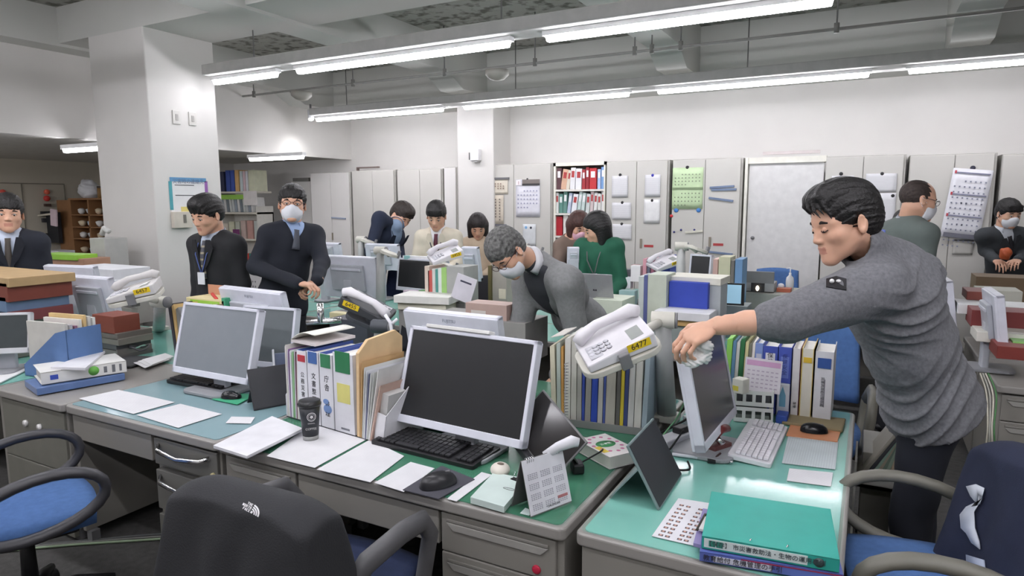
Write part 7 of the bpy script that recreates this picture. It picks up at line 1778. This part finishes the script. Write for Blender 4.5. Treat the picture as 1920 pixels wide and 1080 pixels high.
    for hp, kn, an in legs:
        f_ = V((fw.x, fw.y, 0)).normalized()
        MB().sphere(an-base+f_*0.05+V((0, 0, -0.05)), (0.13, 0.045, 0.04), 14, 8, 0, Matrix((f_, V((-f_.y, f_.x, 0)), V((0, 0, 1)))).transposed()).build('shoe', K(24, 24, 26, 0.4), t)
    return t, L, T_, base
def stand_joints(px, py, d, fdir, lean=(0, 0), Hs=1.0, arms='down', headoff=(0.02, 0.0)):
    """joints for somebody standing: head centre seen at px,py and depth d; fdir = facing (ground plane); lean = (forward, left) shift of the neck over the pelvis"""
    H = at(px, py, d=d); f = V((fdir.x, fdir.y, 0)).normalized(); l = V((-f.y, f.x, 0))
    neck = H-V((0, 0, 0.165*Hs))-f*(0.03+headoff[0])-l*headoff[1]
    tl = 0.50*Hs; fl = lean[0]; drop = math.sqrt(max(0.04, tl*tl-fl*fl-lean[1]**2))
    pel = neck-V((0, 0, drop))-f*fl-l*lean[1]
    up = (neck-pel).normalized(); fw = (f-up*f.dot(up)).normalized()
    J = dict(head=H, neck=neck, pelvis=pel, shL=neck-up*0.055*Hs+l*0.165*Hs, shR=neck-up*0.055*Hs-l*0.165*Hs)
    for s_, sg in (('L', 1), ('R', -1)):
        sh = J['sh'+s_]
        if arms == 'down': el = sh+V((0, 0, -0.27*Hs))+l*sg*0.035-f*0.02; wr = el+V((0, 0, -0.24*Hs))+f*0.05
        elif arms == 'front': el = sh+V((0, 0, -0.25*Hs))+l*sg*0.06+f*0.06; wr = el+V((0, 0, -0.08*Hs))+f*0.20-l*sg*0.13
        elif arms == 'desk': el = sh+V((0, 0, -0.24*Hs))+l*sg*0.05+f*0.08; wr = el+V((0, 0, -0.20*Hs))+f*0.13-l*sg*0.05
        J['el'+s_] = el; J['wr'+s_] = wr
    return J, f, l
def gdir(rx, tc):
    v = crt*rx-fwd*tc; v.z = 0; return v.normalized()
G_ = M('sweater_grey_melange', (114, 115, 119), 0.95, var=0.12, vs=90, bump=0.15, bs=260)
# --- leaning man wiping the turned monitor
J = dict(head=at(1582, 416, d=2.12), neck=at(1645, 480, d=2.20), pelvis=at(1748, 760, d=2.36))
J['shL'] = at(1645, 538, d=2.10); J['shR'] = at(1712, 520, d=2.42)
J['elL'] = at(1478, 598, d=2.02); J['wrL'] = at(1338, 612, d=2.06)
J['elR'] = at(1730, 640, d=2.56); J['wrR'] = at(1740, 720, d=2.52)
base_ = V((J['pelvis'].x+0.02, J['pelvis'].y, 0)); 
hf = iv(-0.95, -0.27, 0.04); hu = iv(-0.24, 0.96, 0.06)
def sweat_folds(p):
    f, l, u = p[..., 0], p[..., 1], p[..., 2]
    lowm = np.exp(-((u-0.10)/0.14)**2); upm = np.exp(-((u-0.45)/0.14)**2)
    a = np.sin(105*(u+0.35*f)+2.2*np.sin(9*l+14*f)+1.5*np.sin(23*f+11*u))
    b = np.sin(95*(u-0.9*f)+2.4*np.sin(12*l+10*u)+1.2*np.sin(31*u))
    m = 0.5+0.5*np.sin(13*f+7*l+9*u)
    return 3.6*(-0.0032*lowm*np.maximum(0, a)**1.5*(0.4+m)-0.0030*upm*np.maximum(0, b)**1.5*(1.3-m))+0.003*np.sin(14*u+9*f+5*l)*np.sin(11*l-6*f)
fL = gdir(-0.95, 0.1)
person('man in a grey sweatshirt leaning over the end desk to wipe the turned monitor', J, (hf, hu), 1.04, 'swept', HAIRB, topm=G_, pants=(32, 35, 44), w=1.14, depth=1.22, res=0.0065, hres=0.0034, collar=True,
       handres=0.0032, hands='L', curl=0.95, foldamp=0.0, arm_r=1.32, sleeve_cut=0.22, handn={'L': iv(-0.15, 0.85, 0.5)}, handd={'L': iv(-0.86, -0.42, 0.1)}, topname='sweatshirt', hem=0.03, down=True, trim=0.03, foldfn=sweat_folds)
P_FG = [o for o in bpy.data.objects if o.get('label', '').startswith('man in a grey sweatshirt')][0]
# folds of the sweatshirt, lanyard and arm logo
sw = [c for c in children(P_FG) if c.name.startswith('sweatshirt')][0]
mo = sw.modifiers.new('folds', 'DISPLACE'); tx = bpy.data.textures.new('cloth_folds', 'WOOD'); tx.noise_scale = 0.09; tx.turbulence = 9; tx.wood_type = 'BANDNOISE'; tx.noise_basis_2 = 'SIN'
mo.texture = tx; mo.strength = 0.002; mo.mid_level = 0.5
b_ = P_FG.location
def swhit(px, py, off=0.004):
    r = (at(px, py, d=1.0)-EYE).normalized(); mw = sw.matrix_world; ok, loc, nrm, ix = sw.ray_cast(EYE-b_, r)
    return (loc+(-r)*off) if ok else at(px, py, d=2.1)-b_
lan = MB(); pts = [at(1700, 455, d=2.15), at(1668, 462, d=2.11), at(1645, 478, d=2.11), at(1636, 500, d=2.14)]
lan.tube([at(1655, 432, d=2.27)-b_, at(1652, 441, d=2.155)-b_, at(1636, 452, d=2.112)-b_, at(1622, 468, d=2.11)-b_, at(1612, 486, d=2.15)-b_], 0.0095, 8, flat=0.35).build('lanyard', K(44, 84, 190, 0.6), P_FG)
lc = swhit(1566, 527, 0.003)
MB().add([swhit(1549+19*i, y) for i in range(3) for y in (518+5*abs(i-1), 538+3*i)], [(0, 1, 3, 2), (2, 3, 5, 4)]).build('sleeve_patch', K(26, 26, 30), P_FG, solid=0.003)
MB().sphere(lc+fwd*-0.004+crt*-0.012, (0.007, 0.006, 0.007), 8, 6).sphere(lc+fwd*-0.004+crt*0.008, (0.007, 0.006, 0.005), 8, 6).build('patch_logo', K(226, 226, 226), P_FG)
# cloth in his hand
c = at(1306, 655, d=2.08)
gc = SD(np.array(c)-0.12, np.array(c)+0.12, 0.004)
for k in range(7): gc.ell(np.array(c)+np.array([0.028*math.sin(k*2.1), 0.02*math.cos(k*1.7), -0.009*k+0.022]), (0.034, 0.020, 0.024), np.array(eul(40*k, 25*k, 60*k)), 0.008)
gc.noise(lambda X: 0.003*np.sin(260*X[..., 0]+4*np.sin(150*X[..., 2])))
tag(sdmesh('wiping_cloth', [gc], M('cloth_white', (228, 228, 226), 0.9), it=1), 'crumpled white cloth held on the top corner of the turned monitor', 'cloth')
# --- man in the grey cardigan, bent over
J = dict(head=at(951, 474, d=3.5), neck=at(1003, 490, d=3.62), pelvis=at(1140, 665, d=4.2))
J['shL'] = at(1064, 528, d=3.52); J['shR'] = at(990, 530, d=3.86)
J['elL'] = at(1082, 640, d=3.62); J['wrL'] = at(1046, 705, d=3.55)
J['elR'] = at(975, 630, d=3.85); J['wrR'] = at(985, 700, d=3.75)
person('man with grey hair, grey cardigan and white mask bending low over the desks', J, (iv(-0.42, -0.80, 0.42), iv(-0.72, 0.52, 0.46)), 1.06, 'short', M('hair_grey', (104, 104, 102), 0.7, var=0.35, vs=60, bump=0.6, bs=150), topm=M('cardigan_grey', (134, 135, 136), 0.95, var=0.06, vs=60, bump=0.25, bs=300), shirt=(58, 60, 66), vneck=(0.52, 0.22), mask=True, glasses=(60, 30, 34), w=1.14, depth=1.12, res=0.009, hres=0.0045, collarcol=(222, 222, 226), topname='cardigan', foldamp=0.004, pants=(48, 50, 58), arm_r=1.15)
# --- masked man standing, arms folded behind the left block
J, f, l = stand_joints(548, 382, 4.75, gdir(0.25, 0.97), arms='front', lean=(0.0, -0.03), headoff=(0.0, 0))
f2 = gdir(0.62, 0.8); 
J, f, l = stand_joints(548, 382, 4.75, f2, arms='front', headoff=(0.0, 0.0))
J['shL'] += V((0, 0, -0.01)); J['elR'] = at(478, 500, d=4.65); J['wrR'] = at(560, 532, d=4.42); J['elL'] = at(604, 492, d=4.75); J['wrL'] = at(594, 526, d=4.5)
J['pelvis'] = at(528, 570, d=4.8)
person('man in a navy v-neck sweater, glasses and white mask, looking toward the viewer', J, (iv(0.30, -0.05, 0.95), iv(0.02, 1, 0)), 1.12, 'fringe', HAIRB, top=(28, 32, 42), shirt=(150, 172, 208), vneck=(0.22, 0.42), tie=(70, 74, 84), mask=True, glasses=(66, 36, 36), w=1.05, res=0.011, hres=0.0055, topname='sweater', pants=(30, 32, 38), hands='LR', curl=1.1, handd={'L': iv(-0.8, -0.4, 0.2), 'R': iv(0.85, -0.1, 0.2)})
# --- man in the black suit, looking down
J, f, l = stand_joints(388, 402, 4.65, gdir(-0.35, 0.94), arms='down', headoff=(0.05, 0.01))
person('man in a black suit with striped tie, head bowed, beside the big column', J, (iv(-0.42, -0.42, 0.80), iv(-0.12, 0.88, 0.46)), 1.10, 'full', HAIRB, top=(34, 35, 38), shirt=(176, 188, 204), vneck=(0.5, 0.20), tie=M('tie_striped', (74, 76, 84), 0.6, stripe=(2, 22, (150, 142, 120), 0.3)), lanyard=(70, 90, 150), lapel=(30, 31, 34), w=1.06, res=0.011, hres=0.0055, hands='', pants=(28, 28, 32), topname='suit_jacket')
# --- man at the left edge
J, f, l = stand_joints(14, 400, 4.95, gdir(0.45, 0.9), arms='down', headoff=(0.0, 0.0))
person('man in a dark suit cut by the left photo edge, looking right', J, (iv(0.62, -0.12, 0.76), iv(0.0, 1, 0.05)), 1.18, 'fringe', HAIRB, top=(34, 38, 48), shirt=(190, 202, 220), vneck=(0.5, 0.24), tie=(72, 66, 60), lapel=(30, 33, 42), w=1.04, res=0.012, hres=0.006, hands='', topname='suit_jacket')
# --- bending man in navy
J, f, l = stand_joints(752, 405, 7.0, gdir(0.75, 0.6), arms='desk')
J['neck'] = at(742, 424, d=6.85); J['pelvis'] = at(690, 520, d=7.2); J['shL'] = at(742, 440, d=7.05)
J['shR'] = at(712, 410, d=6.7); J['elR'] = at(694, 470, d=6.6); J['wrR'] = at(700, 520, d=6.5); J['elL'] = at(752, 490, d=6.9); J['wrL'] = at(754, 540, d=6.7)
person('man in a navy suit bending far over in front of the cabinets', J, (iv(0.62, -0.62, 0.45), iv(0.52, 0.80, 0.25)), 1.20, 'full', M('hair_darkbrown', (50, 42, 38), 0.6, var=0.2, vs=40, bump=0.4, bs=100), top=(34, 42, 62), shirt=(130, 150, 176), vneck=(0.5, 0.22), lanyard=(40, 44, 60), lapel=(30, 38, 56), w=1.05, res=0.013, hres=0.0075, hands='', topname='suit_jacket')
# --- man in the beige work jacket
J, f, l = stand_joints(818, 404, 6.55, gdir(-0.1, 1), arms='front', headoff=(0.05, 0))
person('man in a beige work jacket and dark red tie, looking down', J, (iv(-0.05, -0.55, 0.84), iv(0, 0.84, 0.5)), 1.14, 'fringe', HAIRB, top=(208, 200, 182), shirt=(226, 228, 232), vneck=(0.42, 0.24), tie=(82, 34, 50), lapel=(198, 190, 172), lanyard=(44, 46, 60), badge=False, w=1.06, res=0.012, hres=0.0075, hands='LR', topname='work_jacket', handres=0.007)
# --- woman with long hair
J, f, l = stand_joints(896, 424, 7.1, gdir(-0.05, 1), arms='front', headoff=(0.06, 0), Hs=0.92)
person('woman with long dark hair in a beige top, looking down', J, (iv(0.05, -0.62, 0.78), iv(0, 0.8, 0.55)), 1.08, 'long', M('hair_softblack', (40, 34, 34), 0.55, var=0.2, vs=40, bump=0.4, bs=100), top=(190, 172, 150), w=0.92, res=0.013, hres=0.008, hands='', topname='top')
# --- woman in green
J, f, l = stand_joints(1118, 428, 5.85, gdir(-0.62, 0.62), arms='front', headoff=(0.0, 0), Hs=0.95)
J['shL'] = at(1155, 462, d=5.80); J['shR'] = at(1092, 462, d=5.95)
J['elL'] = at(1166, 530, d=5.8); J['wrL'] = at(1130, 575, d=5.55); J['elR'] = at(1086, 530, d=5.8); J['wrR'] = at(1100, 575, d=5.6); J['pelvis'] = at(1132, 560, d=5.95)
person('woman in a dark green sweater with bobbed black hair and a name badge', J, (iv(-0.85, -0.32, 0.10), iv(-0.10, 0.95, 0.2)), 1.16, 'bob', HAIRB, top=(34, 92, 70), lanyard=(96, 96, 96), w=1.02, depth=1.15, res=0.012, hres=0.007, hands='LR', topname='sweater', pants=(34, 34, 44), handres=0.007)
# --- woman in brown with a pink mask
J, f, l = stand_joints(1086, 424, 6.3, gdir(0.25, 0.9), arms='desk', headoff=(0.08, 0), Hs=0.9)
J['neck'] = at(1070, 446, d=6.35); J['shR'] = at(1052, 462, d=6.3); J['shL'] = at(1096, 462, d=6.35); J['pelvis'] = at(1062, 560, d=6.5); J['elR'] = at(1045, 510, d=6.2); J['wrR'] = at(1062, 560, d=6.1)
person('woman in a taupe top and pink mask, half hidden behind the woman in green', J, (iv(0.30, -0.50, 0.82), iv(0.1, 0.88, 0.45)), 1.12, 'bob', M('hair_brown', (74, 46, 40), 0.6, var=0.2, vs=40, bump=0.4, bs=100), top=(120, 102, 92), mask=(222, 176, 192), w=0.95, res=0.013, hres=0.008, hands='', topname='top')
# --- man in the grey-green jacket
J, f, l = stand_joints(1722, 376, 4.4, gdir(0.9, -0.1), arms='down', headoff=(0.03, 0))
J['neck'] = at(1702, 419, d=4.45)
person('man with receding hair and white mask in a grey-green jacket, turned right', J, (iv(0.93, -0.22, 0.10), iv(0.15, 0.98, 0)), 1.10, 'receding', M('hair_cropped', (60, 50, 46), 0.7, var=0.2, vs=60), top=(102, 112, 108), shirt=(168, 172, 180), vneck=(0.4, 0.2), mask=True, glasses=(60, 50, 50), lapel=(94, 104, 100), w=1.1, depth=1.15, res=0.011, hres=0.0055, hands='', topname='jacket')
# --- second masked man just behind him, only edge visible
J, f, l = stand_joints(1716, 430, 6.6, gdir(0.7, 0.7), arms='down', Hs=0.95)
J['head'] = at(1706, 425, d=6.2)
J, f, l = stand_joints(1700, 420, 6.0, gdir(0.8, 0.5), arms='down', Hs=0.93)
person('person in dark clothes mostly hidden behind the man in the grey-green jacket', J, (iv(0.7, -0.3, 0.6), iv(0, 1, 0)), 1.05, 'short', HAIRB, top=(42, 42, 60), mask=True, w=1.15, res=0.014, hres=0.009, hands='', topname='jacket')
# --- man at the right edge holding something orange
J, f, l = stand_joints(1891, 400, 6.3, gdir(-0.1, 1), arms='front', headoff=(0.03, 0))
J['elR'] = at(1846, 470, d=6.5); J['wrR'] = at(1868, 488, d=6.2); J['elL'] = at(1932, 472, d=6.5); J['wrL'] = at(1908, 488, d=6.2); J['pelvis'] = at(1888, 530, d=6.6)
person('man in a dark grey suit and white mask at the right edge, holding something orange', J, (iv(0.0, -0.35, 0.94), iv(0, 0.94, 0.35)), 1.10, 'fringe', HAIRB, top=(58, 62, 66), shirt=(206, 212, 220), vneck=(0.32, 0.25), tie=(30, 30, 36), lapel=(50, 54, 58), mask=True, w=1.08, res=0.012, hres=0.0075, hands='LR', topname='suit_jacket', handres=0.007, pants=(24, 24, 28))
c = at(1885, 476, d=6.08); gc = SD(np.array(c)-0.12, np.array(c)+0.12, 0.008).ell(np.array(c), (0.05, 0.05, 0.06), None, 0.01); gc.noise(lambda X: 0.005*np.sin(90*X[..., 0]+60*X[..., 2]))
tag(sdmesh('orange_bundle', [gc], K(180, 84, 44), it=1), 'orange-brown bundle held by the man at the right photo edge', 'bundle')
# ================================================================ garments on chairs
def drape(name, label, c, w, h, dep, rz, mat, zt, flare=1.2, res=0.009, cat='jacket', skew=0.0):
    c = np.array(c, float); Rz = np.array(rotz(rz))
    lo = np.array([c[0]-w*1.1, c[1]-w*1.1, zt-h-0.02]); hi = np.array([c[0]+w*1.1, c[1]+w*1.1, zt+0.08])
    g = SD(lo, hi, res)
    def f(X):
        p = (X-np.array([c[0], c[1], 0]))@Rz
        q = np.clip((zt-p[..., 2])/h, 0, 1.2)
        # rounded shoulders at the top, widening towards the hem
        hw = w/2*(0.94+(flare-0.94)*q**1.1); dd = dep/2*(0.8+1.1*q)
        xx = p[..., 0]-skew*q
        fo = 0.012*np.sin(26*xx+4*np.sin(3.5*q)+1.5*np.sin(9*xx))*(0.15+q)+0.008*np.sin(47*xx-9*q)*q
        ex = np.abs(xx)-hw; ey = np.abs(p[..., 1]+fo)-dd
        r = 0.03
        top = p[..., 2]-(zt-0.16*np.clip(np.abs(xx)/hw-0.5, 0, 1)**2)
        return np.maximum(np.maximum(np.where((ex > -r) & (ey > -r), np.sqrt(np.maximum(ex+r, 0)**2+np.maximum(ey+r, 0)**2)-r, np.maximum(ex, ey)), top+np.clip(np.abs(p[..., 1])/dd, 0, 1)**2*0.03), (zt-h)-p[..., 2])*0.75
    g.fnc(lo, hi, f, 0, 'u')
    o = sdmesh(name, [g], mat, None, None, None, 3)
    return tag(o, label, cat)
BJ = M('black_jacket_cloth', (42, 43, 46), 0.85, var=0.04, vs=10, bump=0.2, bs=200)
cx, cy = -1.42, 1.155
drape('black_jacket', 'black outdoor jacket with a white half-dome logo hung over the chair back in the foreground', (cx, cy), 0.54, 0.62, 0.17, 0.03, BJ, 0.875, 1.25)
jk = bpy.data.objects['black_jacket']
dg = bpy.context.evaluated_depsgraph_get()
# logo on the camera side of the jacket
def hit(px, py):
    r = at(px, py, d=1.0)-EYE; r.normalize()
    ok, loc, nrm, idx = jk.ray_cast(EYE, r)
    return loc if ok else at(px, py, y=cy-0.08)
def surf_logo(px0, py0, items, size):
    m = MB()
    for poly in items:
        vs = [hit(px0+x*size, py0+y*size) for x, y in poly]
        vs = [v+(EYE-v).normalized()*0.002 for v in vs]
        m.add(vs, [tuple(range(len(vs)))])
    return m
arc = []
def ring(r0_, r1_, a0, a1, cxx, cyy, n=8):
    out = []
    for k in range(n):
        a = math.radians(a0+(a1-a0)*k/n); b = math.radians(a0+(a1-a0)*(k+1)/n)
        out.append([(cxx+r0_*math.cos(a), cyy-r0_*math.sin(a)), (cxx+r1_*math.cos(a), cyy-r1_*math.sin(a)), (cxx+r1_*math.cos(b), cyy-r1_*math.sin(b)), (cxx+r0_*math.cos(b), cyy-r0_*math.sin(b))])
    return out
def rotp(polys, deg):
    c_, s_ = math.cos(math.radians(deg)), math.sin(math.radians(deg)); return [[(x*c_-y*s_, x*s_+y*c_) for x, y in p] for p in polys]
it = ring(0.30, 0.42, 0, 88, 0.05, 0.30)+ring(0.48, 0.60, 0, 88, 0.05, 0.30)+ring(0.66, 0.80, 0, 88, 0.05, 0.30)+[[(0.05, 0.1), (0.24, 0.1), (0.22, 0.3), (0.05, 0.3)]]
# blocky letters  T H E / N O R T H / F A C E
GL = {'T': ['111', '010', '010', '010', '010'], 'H': ['101', '101', '111', '101', '101'], 'E': ['111', '100', '110', '100', '111'], 'N': ['101', '111', '111', '111', '101'], 'O': ['111', '101', '101', '101', '111'], 'R': ['110', '101', '110', '101', '101'], 'F': ['111', '100', '110', '100', '100'], 'A': ['010', '101', '111', '101', '101'], 'C': ['111', '100', '100', '100', '111']}
for r, wd in enumerate(('THE', 'NORTH', 'FACE')):
    x0 = -len(wd)*0.17
    for k, ch in enumerate(wd):
        for a in range(5):
            for b in range(3):
                if GL[ch][a][b] == '1':
                    X0 = x0+k*0.17+b*0.046; Y0 = -0.48+r*0.28+a*0.046; it.append([(X0, Y0), (X0+0.047, Y0), (X0+0.047, Y0+0.047), (X0, Y0+0.047)])
surf_logo(471, 955, rotp(it, 28), 22).build('logo', K(224, 224, 226), jk)
# collar fold of the jacket
# navy suit jacket with white lining over the blue chair
NJ = M('navy_suit_cloth', (38, 44, 66), 0.9, var=0.05, vs=20, bump=0.15, bs=300)
c = at(1868, 930, z=0.75)
drape('navy_suit_jacket', 'navy suit jacket with white lining hung over the blue chair at the right photo edge', (0.47, 2.14), 0.50, 0.60, 0.17, math.pi/2+0.5, NJ, 0.95, 1.15)
nj = bpy.data.objects['navy_suit_jacket']
jk = nj
def cloth_strip(pxs, name, mat, par, off=0.012):
    vs = []
    for (a, b) in pxs:
        p, q = hit(*a), hit(*b); vs += [p+(EYE-p).normalized()*off, q+(EYE-q).normalized()*off]
    m = MB().add(vs, [(2*k, 2*k+1, 2*k+3, 2*k+2) for k in range(len(pxs)-1)], 0, True)
    return m.build(name, mat, par, solid=0.004)
LW = M('lining_white', (206, 212, 222), 0.6)
cloth_strip([((1812, 912), (1820, 930)), ((1830, 908), (1828, 940)), ((1845, 915), (1838, 945)), ((1842, 935), (1812, 950)), ((1826, 960), (1800, 965)), ((1828, 990), (1802, 990)), ((1836, 1015), (1812, 1000)), ((1838, 1030), (1822, 1018))], 'lining', LW, nj)
cloth_strip([((1812, 1040), (1845, 1050)), ((1814, 1080), (1848, 1080))], 'label_patch', K(170, 180, 200), nj)
# ================================================================ world and output look
wd = bpy.data.worlds.new('world'); S.world = wd; wd.use_nodes = True
wd.node_tree.nodes['Background'].inputs[0].default_value = (0.6, 0.62, 0.64, 1); wd.node_tree.nodes['Background'].inputs[1].default_value = 0.3
S.view_settings.view_transform = 'Standard'; S.view_settings.look = 'None'; S.view_settings.gamma = 1; S.view_settings.exposure = 0.72
S.view_settings.use_curve_mapping = False
